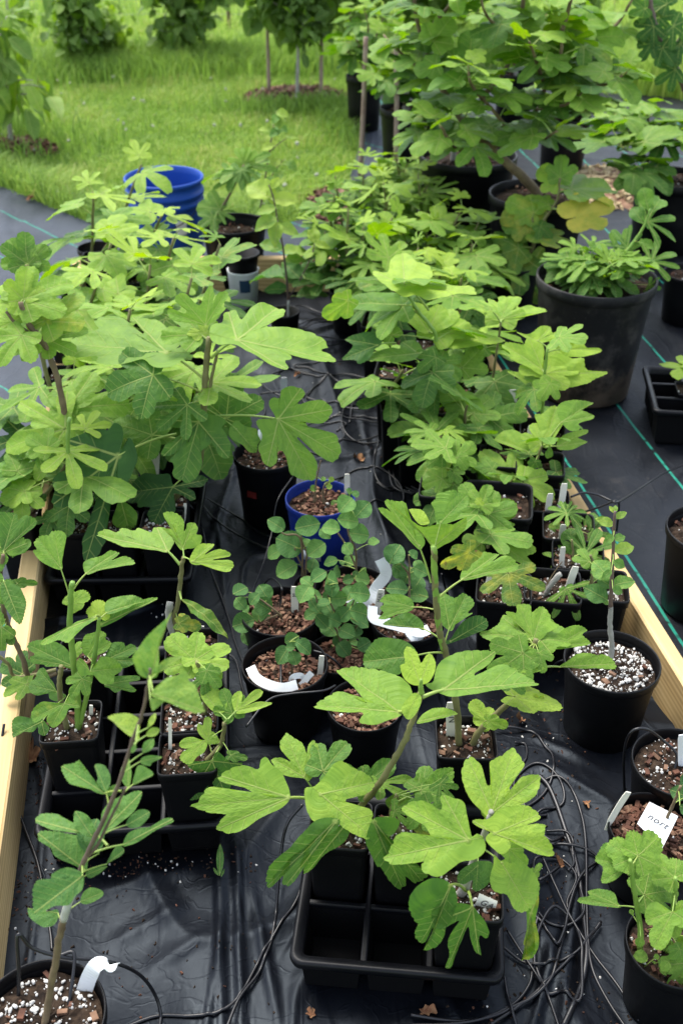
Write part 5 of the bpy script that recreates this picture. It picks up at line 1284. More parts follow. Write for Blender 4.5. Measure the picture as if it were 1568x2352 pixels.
# ---------------------------------------------------------------- right side round pots
r, c, R_, h = potted_round(1405, 1516, 110, 'grafted sapling in a round pot white with perlite by the right board', cat='potted sapling', soil='heavy', seed=101, k=2.0, chips=1.3, name='potted_sapling')
P = Plant(r, float(c[1]), 102, 'apple')
P.stem([(1404, 1486), (1400, 1440), (1402, 1392)], .0056, .0045, 'stem_grey', base=np.array((Q(1404, 1500, c[1])[0], c[1], h * .86)))
P.stem([(1401, 1396), (1404, 1330), (1407, 1260), (1410, 1175)], .0042, .0024, 'stem_purple', name='main_shoot')
P.px('''
apple 1410 1266 1464 1250 m .80 w=.9
apple 1404 1346 1464 1326 m .66 w=1.0
wide 1402 1332 1360 1282 f .74 w=1.0
wide 1394 1378 1338 1346 f .52 w=1.0
apple 1408 1206 1366 1190 m .84 w=.9
apple 1411 1190 1440 1175 m .82 w=.9
oval 1410 1178 1398 1162 f .95
oval 1410 1178 1414 1158 f .9
wide 1405 1350 1372 1322 m .6
apple 1403 1310 1380 1330 m .66
apple 1408 1240 1440 1228 m .74
wide 1407 1290 1436 1302 m .68
apple 1408 1230 1384 1250 m .7
wide 1406 1352 1430 1362 m .6
oval 1398 1390 1380 1375 m .6
''')
P.done()
r, c, R_, h = potted_round(1562, 1750, 110, 'round pot of speckled soil with a tube arching in at the right edge', cat='plant pot', soil='perlite', seed=103, k=1.9, chips=2.2, name='plant_pot')
r, c, R_, h = potted_round(1502, 1898, 104, 'round pot of bark holding the written white tag', cat='potted sapling', soil='bark', seed=105, k=1.9, fill=.82, chips=1.5, name='potted_sapling')
P = Plant(r, float(c[1]), 106, 'juneberry'); P.stem([(1530, 1880), (1548, 1840), (1562, 1805)], .003, .0024, 'stem_brown', base=np.array((Q(1520, 1898, c[1])[0], c[1], h * .82)))
P.px('''
wide 1575 1830 1538 1812 m .14 w=1.2
wide 1560 1850 1590 1870 m .14 w=1.1
wide 1562 1806 1600 1780 m .18
''')
P.done()
r, c, R_, h = potted_round(1552, 2168, 114, 'fig with rounded leaves in the round pot at the lower right corner', cat='potted fig', soil='mix', seed=107, k=2.0, name='potted_fig')
P = Plant(r, float(c[1]), 108); b = np.array((Q(1475, 2165, c[1])[0], c[1], h * .86))
P.stem([(1470, 2140), (1461, 2079), (1450, 2011), (1446, 1975)], .0046, .003, 'stem_green', base=b); P.stem([(1540, 2120), (1548, 2060), (1550, 2016)], .0042, .003, 'stem_green', base=b + (.04, 0, 0))
P.px('''
mul 1448 1972 1394 1930 m .68 w=1.1
mul 1464 1966 1520 1916 m .72 w=1.1
lobe 1450 1990 1494 1990 m .72 w=1.1
mul 1548 2016 1488 1960 f .66 w=.9
fig3 1478 2056 1566 2036 u .6 w=1.0
fig3 1556 2100 1600 2150 m .66
spat 1454 2105 1446 2088 m .6 w=1.2
round 1470 2152 1466 2176 m .6 w=1.0
fig3 1590 2210 1550 2296 m .66 w=1.1
fig3 1560 2180 1540 2205 m .5
mul 1572 2330 1540 2352 m .84 w=1.2
''')
for k in range(26):
    B = np.array((c[0] + P.rng.uniform(-.06, .03), c[1] + P.rng.uniform(-.05, .05), h * .9)); T = B + (P.rng.uniform(-.02, .02), P.rng.uniform(-.03, 0), P.rng.uniform(.01, .05))
    leaf(P.fol, T, T + P.rng.normal(0, .008, 3) + (0, 0, .004), (0, -.3, 1), 'round', .65, 1, 0, 0, P.rng, 40); petiole(P.fol, B, T, .02, r=.0007)
P.poly('''
1318 1318 1175 1285 m .64 | 1310,1260 1270,1240 1215,1205 1180,1250 1170,1290 1200,1320 1190,1380 1210,1395 1260,1375 1290,1345 1325,1330
1272 1498 1090 1465 u .60 p=1350,1505 | 1280,1505 1200,1500 1140,1490 1087,1475 1090,1455 1135,1450 1130,1425 1190,1420 1250,1440 1262,1475
1518 1525 1450 1700 f .70 | 1510,1530 1450,1480 1410,1490 1390,1530 1400,1580 1430,1590 1410,1620 1420,1680 1470,1700 1510,1650 1530,1590 1560,1600 1600,1580 1600,1500
''', off=(784, 1332))
P.done()
# ================================================================ FAR END OF THE BED AND BEYOND
# blue bucket
C = G(376, 407, .37); r = empty('bucket', (C[0], C[1], .004), 'empty blue plastic bucket with a pale sticker at the far left of the bed', 'bucket')
br = 90 / ppm(C); mb = MB()
lathe(mb, [(.002, .004), (br * .86, .004), (br * .875, .012), (br * .93, .25), (br * .935, .262), (br * .985, .265), (br * .985, .280), (br * .945, .283), (br * .95, .30), (br * 1.0, .303), (br * 1.0, .318), (br * .955, .321), (br * .965, .352), (br * 1.01, .355), (br * 1.012, .368), (br * .985, .371), (br * .96, .368), (br * .945, .34), (br * .84, .012), (.002, .012)], n=64)
mb.build('body', M['bucket'], r)
mb = MB(); an = np.linspace(R(-68), R(-50), 6); mb.add(np.array([np.stack([np.cos(an) * q, np.sin(an) * q, np.full(6, z)], -1) for q, z in ((br * .915, .165), (br * .932, .225))]).reshape(-1, 3), grid_faces(2, 6)); mb.build('sticker', M['whitepl'], r)
mb = MB(); an = np.linspace(R(-165), R(-15), 24); tube(mb, np.stack([np.cos(an) * br * 1.04, np.sin(an) * br * 1.04, .30 - .10 * np.sin((an - an[0]) / (an[-1] - an[0]) * np.pi)], -1), .0022, 6); mb.build('handle', M['tube'], r)
# small black rims beside it
r, c, R_, h = potted_round(222, 568, 44, 'small black pot rim at the left end of the far board', cat='plant pot', k=2.2, soil='mix', seed=120, chips=.4, fill=.7, name='plant_pot')
# pot right of the bucket with the wispy branched fig
r, c, R_, h = potted_round(537, 512, 75, 'wispy fig with thin dark branches in the wide black pot right of the bucket', cat='potted fig', k=1.9, soil='mix', seed=121, chips=.5, fill=.8, name='potted_fig')
P = Plant(r, float(c[1]), 122); b = np.array((c[0] - .02, c[1], h * .8))
P.stem([(482, 520), (515, 470), (545, 410), (560, 380)], .007, .004, 'stem_brown', base=b)
P.px('''
deep 556 384 500 358 u .66 w=1.0
deep 560 380 590 345 f .74 w=1.0
fing 562 382 640 382 m .62 w=1.1
deep 552 395 520 425 m .5 w=1.0
fig3 505 480 448 470 m .52 w=1.1
deep 560 378 540 335 f .8
fing 545 408 480 395 m .5 w=1.0
deep 555 390 575 415 m .5
fing 500 485 540 500 m .5
fig3 490 500 455 520 m .5
''')
P.done()
# thin sapling behind that pot
pos = G(600, 560); r = empty('sapling', (pos[0], pos[1] + .12, -.005), 'thin sapling with a wispy light top right of the bucket', 'sapling')
P = Plant(r, float(r.location[1]), 124, 'apple')
P.stem([(596, 500), (606, 430), (618, 350), (628, 290), (634, 258)], .0045, .0022, 'stem_purple', base=np.array(r.location))
P.stem([(606, 430), (640, 380), (655, 365)], .0026, .0016, 'stem_purple', name='branch'); P.stem([(618, 350), (640, 330), (658, 318)], .0024, .0015, 'stem_purple', name='branch')
rg = P.rng
for (x, y) in [(634, 258), (628, 270), (640, 262), (650, 270), (624, 285), (632, 292), (615, 300), (645, 300), (658, 320), (655, 310), (620, 320), (628, 335), (606, 360), (640, 365), (660, 372), (672, 380), (600, 400), (622, 405), (648, 395), (598, 430), (625, 440), (595, 460)]:
    a = rg.uniform(0, 6.28); P.px('wide %f %f %f %f m %.2f' % (x, y, x + 30 * math.cos(a), y + 22 * math.sin(a) * .8 + 5, rg.uniform(.6, .95)))
P.done()
# yellow green apple graft in the channel
pos = G(655, 775); r = empty('apple_sapling', (pos[0], pos[1], .004), 'grafted apple whip with pale yellow green tip in front of the far board', 'sapling')
mb = MB(); lathe(mb, [(.002, .002), (.045, .002), (.055, .09), (.057, .1), (.052, .1), (.045, .012), (.002, .01)], n=32); mb.build('pot', M['black'], r)
P = Plant(r, float(r.location[1]), 126, 'apple')
P.stem([(655, 800), (660, 755), (662, 690)], .0062, .0052, 'tape', base=np.array(r.location) + (0, 0, .02), name='wrapped_stem')
P.stem([(662, 695), (658, 640), (650, 570), (640, 520), (628, 455), (618, 425)], .0042, .002, 'stem_purple', name='main_shoot')
P.stem([(660, 690), (690, 640), (715, 590), (722, 560)], .003, .0018, 'stem_purple', name='side_shoot')
P.px('''
apple 622 455 564 418.75 m .95 w=1.1
apple 628 460 686 457.1 m .95 w=1.1
apple 620 430 608.4 408.25 f 1.0
apple 622 432 642.3 407.35 f 1.0
apple 632 480 585.6 487.25 m .9 w=1.1
apple 630 470 618.4 426.5 f .98
apple 635 500 584.25 529 m .88
apple 638 510 626.4 560.75 m .85
apple 640 520 686.4 534.5 m .9
apple 648 575 592.9 553.25 m .75
apple 650 580 722.5 565.5 u .88
apple 655 600 705.75 585.5 m .8
apple 722 560 722 516.5 f .98
apple 722 560 759.7 567.25 m .92
apple 722 555 707.5 526 f .98
apple 715 580 762.85 580 m .86
apple 654 640 568.45 613.9 u .5 w=1.0
apple 658 650 718.9 613.75 m .5 w=1.0
apple 700 640 779.75 642.9 u .6 w=1.0
apple 690 640 646.5 599.4 m .5
apple 660 665 602 657.75 m .45
apple 680 680 755.4 674.2 u .6
apple 690 655 762.5 589.75 m .6
''')
P.done()
# white cup standing by the far board
pos = G(565, 700); r = empty('cup', (pos[0], pos[1] - .05, .004), 'white plastic cup with a dark printed square under a black cup by the far board', 'cup')
cc = Q(568, 640, r.location[1]); mb = MB(); lathe(mb, [(.002, .0), (.05, .0), (.06, cc[2] + .03), (.062, cc[2] + .035), (.058, cc[2] + .035), (.048, .01), (.002, .01)], n=40); mb.build('cup_wall', M['whitepl'], r)
mb = MB(); an = np.linspace(R(-100), R(-60), 7); zz = cc[2]; mb.add(np.array([np.stack([np.cos(an) * q, np.sin(an) * q, np.full(7, z)], -1) for q, z in ((.0575, zz - .04), (.0605, zz + .01))]).reshape(-1, 3), grid_faces(2, 7)); mb.build('printed_square', simple('dark_print', (.02, .05, .10), None, .5), r)
mb = MB(); lathe(mb, [(.002, zz + .015), (.05, zz + .015), (.062, zz + .085), (.066, zz + .088), (.066, zz + .1), (.06, zz + .1), (.05, zz + .03), (.002, zz + .03)], n=40); o = mb.build('cup', M['black'], None); o.location = (r.location[0], r.location[1], .004); tag(o, 'black cup nested in the white one by the far board', 'cup')

# ---- middle-back figs: fingered bright foliage right of the channel
MK = ('fing', 'deep', 'fig5', 'fig3')
MB_ = [((770, 405), 3.95, .05, 'bushy fig at the left of the back cluster'), ((835, 372), 4.6, .10, 'bushy fig tallest beside the wooden stakes'), ((905, 345), 4.75, .26, 'bushy fig reaching over the second wooden stake'), ((880, 420), 4.3, .20, 'bushy fig in the middle of the back cluster'), ((960, 400), 4.4, .33, 'bushy fig in front of the widest black pot'), ((800, 480), 3.75, .03, 'bushy fig over the right end of the far board'), ((900, 500), 3.85, .18, 'bushy fig at the centre front of the back cluster'), ((985, 500), 3.9, .30, 'bushy fig low in front of the black pot'), ((1060, 475), 3.95, .42, 'fig with small upright leaves before the widest black pot'), ((850, 555), 3.6, .12, 'bushy fig behind the channel end'), ((960, 570), 3.6, .25, 'bushy fig just behind the glowing crown leaf'), ((1085, 560), 3.7, .40, 'fig beside the dark pot side at back right')]
for i, (top, Y, X, lb) in enumerate(MB_):
    pos = np.array((X, Y, .008)); r = empty('potted_fig', pos, lb, 'potted fig', 'figs at the far end of the bed'); round_pot(r, .075, .16, 'black', n=32, soil='mix', rng=np.random.RandomState(400 + i), chips=.15)
    P = Plant(r, Y, 420 + i); T = Q(*top, Y); b = pos + (0, 0, .14)
    for k in range(3):
        e = T + (P.rng.uniform(-.09, .09) * (k > 0), P.rng.uniform(-.08, .08) * (k > 0), -.05 * k); c = P.stem3([b, b * .5 + e * .5 + (P.rng.normal(0, .02), 0, 0), e], .005, .003, 'stem_olive', name='stem')
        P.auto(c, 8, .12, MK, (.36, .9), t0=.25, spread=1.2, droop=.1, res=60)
    P.done()
# fig with the big yellow leaf
pos = G(1170, 720); r = empty('potted_fig', (pos[0], pos[1], .006), 'fig with one large yellow leaf in front of the big back pots', 'potted fig'); round_pot(r, .1, .2, 'black', soil='mix', rng=np.random.RandomState(5), chips=.2)
P = Plant(r, float(r.location[1]), 440); b = np.array(r.location) + (0, 0, .17)
P.stem([(1190, 640), (1215, 590), (1240, 520), (1278, 460), (1285, 410)], .007, .004, 'stem_olive', base=b); P.stem([(1215, 600), (1225, 540), (1222, 500)], .004, .003, 'stem_olive', name='stem')
P.px('''
fig3 1285 408 1290 352 f .66 w=1.0
lobe 1280 420 1232 380 f .86 w=1.0
fig3 1310 435 1415 420 u .84 w=1.0
fig3 1318 500 1410 470 m .75 w=.8 y=.48 b=.12 d=-.1 c=.2
lobe 1225 490 1160 455 f .72 y=.2 w=.9
lobe 1222 500 1250 470 m .72 y=.3
lobe 1218 510 1148 490 m .6 y=.3 w=1.2
lobe 1215 520 1150 520 m .6 y=.2
fig3 1235 540 1330 560 u .62 y=.2 w=.9
fig3 1190 570 1120 590 m .56 y=.15 w=1.2
fig3 1200 590 1100 640 m .5 y=.15 w=1.1
deep 1205 630 1276 688 d .6 w=1.2 y=.15
deep 1212 632 1240 704 d .5 w=1.0 y=.2
fig3 1195 600 1160 560 m .56 y=.25
fig3 1240 520 1270 545 m .5
lobe 1260 470 1220 450 m .76
''')
P.done()
# big right pot
r, c, R_, h = potted_round(1370, 632, 137, 'big dusty black pot of bushy bushy fig on the right path', cat='potted fig', k=2.12, mat='black_dusty', soil='mix', fill=.9, seed=130, taper=.80, rimh=.035, chips=.6, name='potted_fig', z0=.004)
P = Plant(r, float(c[1]), 450); b = np.array((c[0], c[1], h * .9)); rg = P.rng
for k in range(13):
    a = rg.uniform(0, 6.28); q = rg.uniform(.1, .72); e = b + (q * R_ * math.cos(a) * 1.0, q * R_ * math.sin(a) * .8, rg.uniform(.02, .11)); cst = P.stem3([b + (q * R_ * .5 * math.cos(a), q * R_ * .5 * math.sin(a), 0), b * .4 + e * .6 + (0, 0, .02), e], .004, .0025, 'stem_green', name='stem')
    P.auto(cst, 7, .10, ('deep', 'fing', 'fig5', 'spat'), (.4, .72), t0=.25, spread=1.3, droop=.0, res=60)
P.px('''
deep 1490 655 1520 665 d .4 w=1.0
fing 1495 600 1560 570 m .5 w=1.2
''')
c2 = P.stem([(1420, 600), (1455, 555), (1480, 515), (1492, 480)], .005, .003, 'stem_green')
P.px('''
spat 1490 490 1475 430 f .56 w=1.0
spat 1492 492 1525 440 m .6 w=1.0
fing 1485 510 1560 490 m .56 w=1.2
spat 1480 520 1450 470 f .52
spat 1460 555 1510 560 m .5
fing 1440 570 1400 520 f .54 w=1.1
fing 1425 590 1440 520 f .5 w=1.1
''')
P.done()
# tray with pots cut by the right edge
tc = G(1600, 905, .12); troot = tray((tc[0] + .02, tc[1], 0), .33, .3, 3, 3, .125, -.12, 'black grid tray on the right path at the picture edge')
r = pot_in(np.array((tc[0] - .02, tc[1], .02)), .048, .12, -.12, 'fig in the tray at the right edge, one pale leaf reaching in', seed=131, chips=.3)
P = Plant(r, float(r.location[1]), 132); P.stem([(1590, 860), (1592, 835)], .004, .003, 'stem_green', base=np.array(r.location) + (0, 0, .11)); P.px('''
fig3 1586 846 1512 832 U .84 w=1.0
fig3 1590 840 1560 822 u .9
fig3 1592 840 1640 850 u .8
'''); P.done()
r, c, R_, h = potted_round(1640, 1215, 108, 'black pot on the right path cut off by the picture edge', cat='plant pot', k=2.1, soil='mix', seed=133, chips=.3, name='plant_pot')
r, c, R_, h = potted_round(1585, 625, 60, 'black pot at the right edge behind the big dusty pot', cat='plant pot', k=2.0, soil='mix', seed=134, chips=.3, name='plant_pot')

# ---- the big back figs
def big_pot(cx, cy, hw, k, label, seed, soil='mix'): return potted_round(cx, cy, hw, label, cat='potted fig', k=k, soil=soil, seed=seed, group='big figs in large black pots', fill=.9, rimh=.04, taper=.84, chips=.5, name='potted_fig', z0=.004)
def bigfig(P, stems, size, tone, kinds=('lobe', 'fig3', 'lobe', 'fig5'), n=9, t0=.35, mat='stem_brown', r0=.012, **kw):
    for pts in stems:
        k0 = pts[0][3] if len(pts[0]) > 3 else r0
        c = P.stem([p[:3] for p in pts], k0, k0 * .5, mat, name='branch', nodes=False)
        P.auto(c, n, size, kinds, tone, t0=t0, res=60, **kw)
r, c, R_, h = big_pot(1235, 442, 112, 2.0, 'big fig with a thick leaning trunk in the centre back pot', 140)
P = Plant(r, float(c[1]), 460)
P.stem([(1228, 440), (1180, 388), (1125, 340), (1092, 322)], .021, .015, 'stem_brown', base=np.array((c[0], c[1], h * .88)), name='trunk', nodes=False)
bigfig(P, [[(1130, 338, 0, .013), (1185, 305, .02), (1232, 250, .03), (1252, 200, .05), (1266, 165, .05)],
           [(1092, 322, 0, .016), (1050, 260, .1), (1010, 195, .15), (985, 150, .2)],
           [(1100, 325, 0, .010), (1060, 345, -.1), (1030, 320, -.15), (1012, 290, -.2)],
           [(1150, 340, 0, .009), (1165, 300, -.1), (1120, 240, -.2), (1085, 200, -.2)],
           [(1105, 225, -.2, .010), (1160, 160, 0), (1185, 90, .1), (1195, 40, .1)],
           [(1105, 225, -.2, .007), (1080, 190, -.3), (1075, 150, -.3)],
           [(1010, 195, .15, .008), (980, 130, .1), (990, 60, .1)],
           [(1252, 200, .05, .009), (1285, 130, -.1), (1290, 70, -.1)],
           [(1232, 250, .03, .008), (1300, 240, -.2), (1345, 205, -.2)],
           [(1252, 200, .05, .008), (1230, 140, -.2), (1215, 95, -.3)],
           [(1185, 305, .0, .007), (1240, 320, -.2), (1280, 300, -.3)]],
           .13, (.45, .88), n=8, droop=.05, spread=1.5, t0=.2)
bigfig(P, [[(985, 150, .2, .010), (960, 60, .2), (950, -20, .2), (960, -90, .2)], [(1195, 40, .1, .009), (1205, -40, .1), (1190, -110, .1)], [(1290, 70, -.1, .009), (1310, 0, -.1), (1320, -80, -.1)], [(1266, 165, .05, .009), (1360, 110, .1), (1420, 50, .2), (1450, 0, .2)],
           [(990, 60, .1, .008), (1040, 0, 0), (1070, -70, 0)], [(1010, 195, .15, .008), (930, 130, .2), (880, 80, .3)], [(1345, 205, -.2, .007), (1400, 190, -.2), (1440, 165, -.2)], [(1185, 90, .1, .007), (1120, 40, -.1), (1100, -20, -.1)]], .13, (.45, .88), n=8, droop=.05, spread=1.5, t0=.15)
P.px('''
lobe 1180 85 1130 20 f .66 w=1.2
lobe 1265 165 1220 80 f .70 w=1.1
lobe 1268 165 1300 70 f .68 w=1.1
lobe 1270 175 1360 120 m .68 w=1.1
lobe 1100 195 1050 120 f .62 w=1.1
lobe 1075 155 1085 60 f .6 w=1.1
lobe 1000 150 950 165 f .66 w=1.0
lobe 1268 180 1340 190 m .6 w=1.0
lobe 995 95 1040 30 f .72 w=1.1
lobe 1195 60 1250 15 f .7 w=1.1
lobe 1350 90 1440 70 m .66 w=1.0
lobe 1300 60 1400 20 m .66
''')
P.done()
r, c, R_, h = big_pot(1075, 352, 112, 2.0, 'big fig whose wide black pot shows its front rim behind the bed', 141, 'bark')
P = Plant(r, float(c[1]), 462); P.stem([(1040, 330), (1030, 290), (1025, 270)], .014, .010, 'stem_grey', base=np.array((c[0] - .06, c[1], h * .88)), name='trunk', nodes=False)
bigfig(P, [[(1025, 270, 0, .009), (1000, 270, -.1), (985, 250, -.1)], [(1025, 270, 0, .009), (1040, 240, 0), (1060, 215, 0)], [(1030, 290, 0, .007), (1070, 300, -.15), (1090, 280, -.2)], [(1035, 310, 0, .007), (1000, 320, -.15), (978, 300, -.2)]], .125, (.42, .7), n=9, droop=.2)
P.done()
r, c, R_, h = big_pot(1545, 405, 88, 1.9, 'big fig in the black pot at the right edge behind the bed', 142)
P = Plant(r, float(c[1]), 464); P.stem([(1530, 380), (1500, 350), (1480, 330)], .010, .008, 'stem_grey', base=np.array((c[0], c[1], h * .88)), name='trunk', nodes=False)
bigfig(P, [[(1480, 330, 0, .007), (1430, 300, 0), (1400, 275, 0)], [(1480, 330, 0, .007), (1490, 290, .1), (1480, 250, .1)], [(1490, 340, 0, .007), (1540, 330, -.1), (1565, 310, -.1)], [(1480, 330, 0, .006), (1440, 345, -.2), (1420, 330, -.2)], [(1500, 350, 0, .006), (1470, 400, -.3), (1450, 395, -.35)]], .135, (.45, .72), n=9, droop=.2)
P.done()
for i, (cx, cy, hw, k, st, lb) in enumerate([(836, 172, 42, 2.9, [[(835, 160, 0, .010), (825, 110, .1), (810, 60, .2), (800, 20, .2)], [(835, 140, 0, .008), (860, 90, 0), (880, 40, 0)], [(835, 150, 0, .007), (800, 120, -.1), (785, 95, -.1)], [(840, 130, 0, .007), (845, 60, -.2), (835, 15, -.2)]], 'big fig in the farthest left black pot of the back row'),
        (940, 245, 68, 2.2, [[(930, 240, 0, .010), (915, 180, 0), (900, 120, 0)], [(930, 230, 0, .008), (880, 190, -.1), (855, 165, -.1)], [(935, 230, 0, .008), (960, 160, .1), (955, 90, .1)], [(935, 225, 0, .008), (975, 190, -.1), (1010, 150, -.1)]], 'big fig behind the two wooden stakes'),
        (1185, 165, 46, 2.6, [[(1185, 160, 0, .010), (1160, 90, 0), (1130, 30, 0)], [(1185, 150, 0, .009), (1230, 80, 0), (1260, 20, 0)], [(1185, 150, 0, .008), (1330, 100, -.1), (1400, 60, -.1)], [(1185, 150, 0, .008), (1290, 50, .1), (1350, 20, .1)]], 'big fig in a small looking black pot deep in the back row'),
        (1300, 265, 58, 2.2, [[(1300, 260, 0, .009), (1350, 220, 0), (1380, 180, 0)], [(1300, 260, 0, .009), (1310, 200, 0), (1330, 150, 0)], [(1300, 260, 0, .009), (1400, 250, -.1), (1440, 240, -.1)]], 'big fig at the right of the back row over grey fabric')]):
    r, c, R_, h = big_pot(cx, cy, hw, k, lb, 150 + i); P = Plant(r, float(c[1]), 470 + i)
    P.stem([(st[0][0][0], cy), (st[0][0][0], st[0][0][1] + 10)], .016, .012, 'stem_grey', base=np.array((c[0], c[1], h * .88)), name='trunk', nodes=False)
    bigfig(P, st, .135, (.36, .78), n=9, droop=.1, spread=1.3, t0=.15); P.done()
# overhanging branch at top right
r = empty('fig_tree', (*Q(1760, 700, 4.3)[:2], 0), 'dark leaved fig tree reaching in from the top right corner', 'tree')
P = Plant(r, 4.3, 480); P.stem([(1720, 560), (1660, 380), (1600, 260), (1568, 190), (1535, 130), (1508, 75), (1488, -10)], .022, .010, 'stem_purple', base=np.array(r.location), name='trunk', nodes=False)
P.stem([(1535, 130), (1560, 90), (1590, 40)], .008, .006, 'stem_purple', name='branch'); P.stem([(1510, 78), (1480, 40), (1450, -10)], .007, .005, 'stem_purple', name='branch')
P.px('''
fig5 1500 60 1460 95 f .22 w=1.2
fig5 1512 40 1560 30 f .2 w=1.2
fig3 1520 110 1550 150 f .24 w=1.1
fig3 1495 100 1468 140 f .24 w=1.0
fig5 1545 60 1590 90 f .26 w=1.1
fig3 1480 20 1440 35 f .3
fig5 1550 160 1500 190 f .22 w=1.1
fig3 1530 10 1490 -20 f .3
fig5 1560 100 1600 140 f .24 w=1.1
''')
P.done()
# two rough wooden stakes
for i, (b, tpx, lb) in enumerate([((826, 405), (840, 85), 'rough wooden stake left of the pair by the back pots'), ((908, 420), (909, 95), 'rough wooden stake right of the pair by the back pots')]):
    g = G(*b); T = Q(*tpx, g[1]); mb = MB(); tube(mb, catmull([g + (0, 0, -.02), g * .5 + T * .5 + (.004, 0, 0), T], 8), np.linspace(.013, .0115, 17), 8); o = mb.build('wooden_stake', M['stake'], origin=g); o.location = g; tag(o, lb, 'stake', 'wooden stakes')
# ---- young trees along the back
def tree_(name, label, base_px, top_px, kinds, size, n, tone, seed, limbs, r0=.014, mat='stem_grey', spread=.5, group=None, Y=None, droop=.5, pinn='tree', lean=0, tmin=.4):
    g = G(*base_px) if Y is None else np.array((Q(*base_px, Y)[0], Y, 0.)); root = empty(name, g, label, 'tree', group); P = Plant(root, float(g[1]), seed, pinn); rg = P.rng
    T = Q(*top_px, g[1]); c = P.stem3([g + (0, 0, -.02), g * .6 + T * .4 + (lean * .03, .01, 0), T], r0, r0 * .45, mat, name='trunk', nodes=False)
    lm = MB()
    for k in range(limbs):
        t = rg.uniform(.22, 1) if name == 'shrub' else rg.uniform(tmin, 1); A = c[int(t * (len(c) - 1))]; a = rg.uniform(0, 6.28); L = spread * rg.uniform(.5, 1.1) * (1.15 - .5 * t)
        e = A + np.array((math.cos(a) * L, math.sin(a) * L, L * rg.uniform(.1, .8))); q = catmull([A, (A + e) / 2 + (0, 0, .06 * L), e], 6); tube(lm, q, np.linspace(r0 * .4, r0 * .12, len(q)), 5)
        for i in range(n // limbs):
            p = q[rg.randint(1, len(q))] + rg.normal(0, .07 * spread / .5, 3); d = unit(rg.normal(0, 1, 3) + (0, 0, -droop)); nz = unit(np.array((0, -.2, 1.)) + rg.normal(0, .5, 3))
            leaf(P.fol, p, p + d * size * rg.uniform(.6, 1.2), nz, kinds[rg.randint(len(kinds))], rg.uniform(*tone), 1, 0, 0, rg, 20)
    lm.build('limbs', M[mat], root, P.origin); P.done(); return root
tree_('young_tree', 'young tree with long drooping leaves at the left picture edge', (28, 345), (-5, 55), ('cherry', 'cherry', 'oval'), .19, 95, (.5, .95), 500, 12, r0=.016, spread=.42, droop=1.1, tmin=.42)
tree_('shrub', 'dark bushy shrub left of the two at the back of the lawn', (185, 165), (190, -140), ('oval', 'wide'), .11, 700, (.3, .75), 501, 26, spread=.34, group='shrubs along the back of the lawn')
tree_('shrub', 'dark bushy shrub right of the two at the back of the lawn', (422, 140), (425, -170), ('oval', 'wide'), .11, 800, (.25, .7), 502, 28, spread=.34, group='shrubs along the back of the lawn')
tree_('shrub', 'low pale shrub in front of the left back shrub', (215, 150), (235, 70), ('oval', 'narrow'), .10, 420, (.55, .9), 503, 14, spread=.35)
tree_('shrub', 'small loose pale shrub in the top left corner', (20, 110), (15, -20), ('oval', 'cherry'), .11, 160, (.5, .85), 504, 10, spread=.3)
tree_('young_tree', 'thin young tree left of the three on the mulch', (618, 225), (608, -150), ('wide', 'apple'), .17, 170, (.35, .7), 505, 10, r0=.015, spread=.4, mat='stake', tmin=.7, group='thin young trees on the mulch')
tree_('young_tree', 'thin pale barked young tree in the middle of the three on the mulch', (682, 240), (688, -80), ('oval',), .10, 800, (.15, .6), 506, 22, r0=.014, spread=.30, tmin=.62, group='thin young trees on the mulch')
tree_('young_tree', 'thin young tree right of the three on the mulch', (737, 232), (740, -150), ('wide', 'apple'), .17, 240, (.35, .75), 507, 12, r0=.015, spread=.45, mat='stake', tmin=.68, group='thin young trees on the mulch')
for i, (px, w_, n_, tn) in enumerate([(800, .7, 800, (.3, .75)), (980, .7, 900, (.3, .7)), (1330, .6, 500, (.4, .8))]):
    Y = 9.8 + .2 * i; tree_('shrub', ['leafy shrub behind the farthest left big fig', 'leafy shrub behind the big figs', 'lighter shrub far behind the right big figs'][i], (px, 60), (px, -200), ('oval', 'wide'), .13, n_, tn, 510 + i, 26, Y=Y, spread=w_, group='far shrubs')
# wire fence far behind
g0 = 10.4; r = empty('wire_fence', (-2, g0, 0), 'faint wire mesh fence on thin posts behind the lawn', 'fence'); mb = MB()
for x in np.arange(-6, 6.01, .15): tube(mb, [(x, g0, 0), (x, g0, 1.25)], .0018, 4, cap=False)
for z in np.arange(.1, 1.26, .12): tube(mb, [(-6, g0, z), (6, g0, z)], .0018, 4, cap=False)
mb.build('wire_mesh', simple('fence_wire', (.18, .19, .18), None, .5), r, (-2, g0, 0)); 
for x in (-5.4, -3.2, -1.0, 1.2, 3.4, 5.6): mb = MB(); tube(mb, [(x, g0 + .02, -.05), (x, g0 + .02, 1.35)], .018, 8); mb.build('post', M['stake'], r, (-2, g0, 0))
# ================================================================ TUBES, LABELS, TAPES, LITTER
TG = 'thin black irrigation tubes'
def hose(name, pts, rad, label, group=TG, cat='tube', k=1.0, off=(0, 0), z=.008, seed=0):
    """pts: (x, y[, height]) in an enlargement of the photo with scale k and offset off"""
    rg = np.random.RandomState(seed + int(pts[0][0])); P = []; rad = rad * .8
    for p in pts:
        zz = (p[2] if len(p) > 2 else z + rg.uniform(0, .012)) + rad
        P.append(G(p[0] / k + off[0], p[1] / k + off[1], zz))
    c = catmull(P, 10)
    for q in c:      # keep the tube on top of the fabric folds
        xl, xr = rail_x(q[1])
        if xl < q[0] < xr and q[1] < 4.1: q[2] = max(q[2], bed_z(q) + rad * .9)
    mb = MB(); tube(mb, c, rad, 8, 0); o = mb.build(name, M['tube'], origin=c[0]); o.location = c[0]; return tag(o, label, cat, group)
K6_ = dict(k=2.939, off=(1045.3, 1551.7))
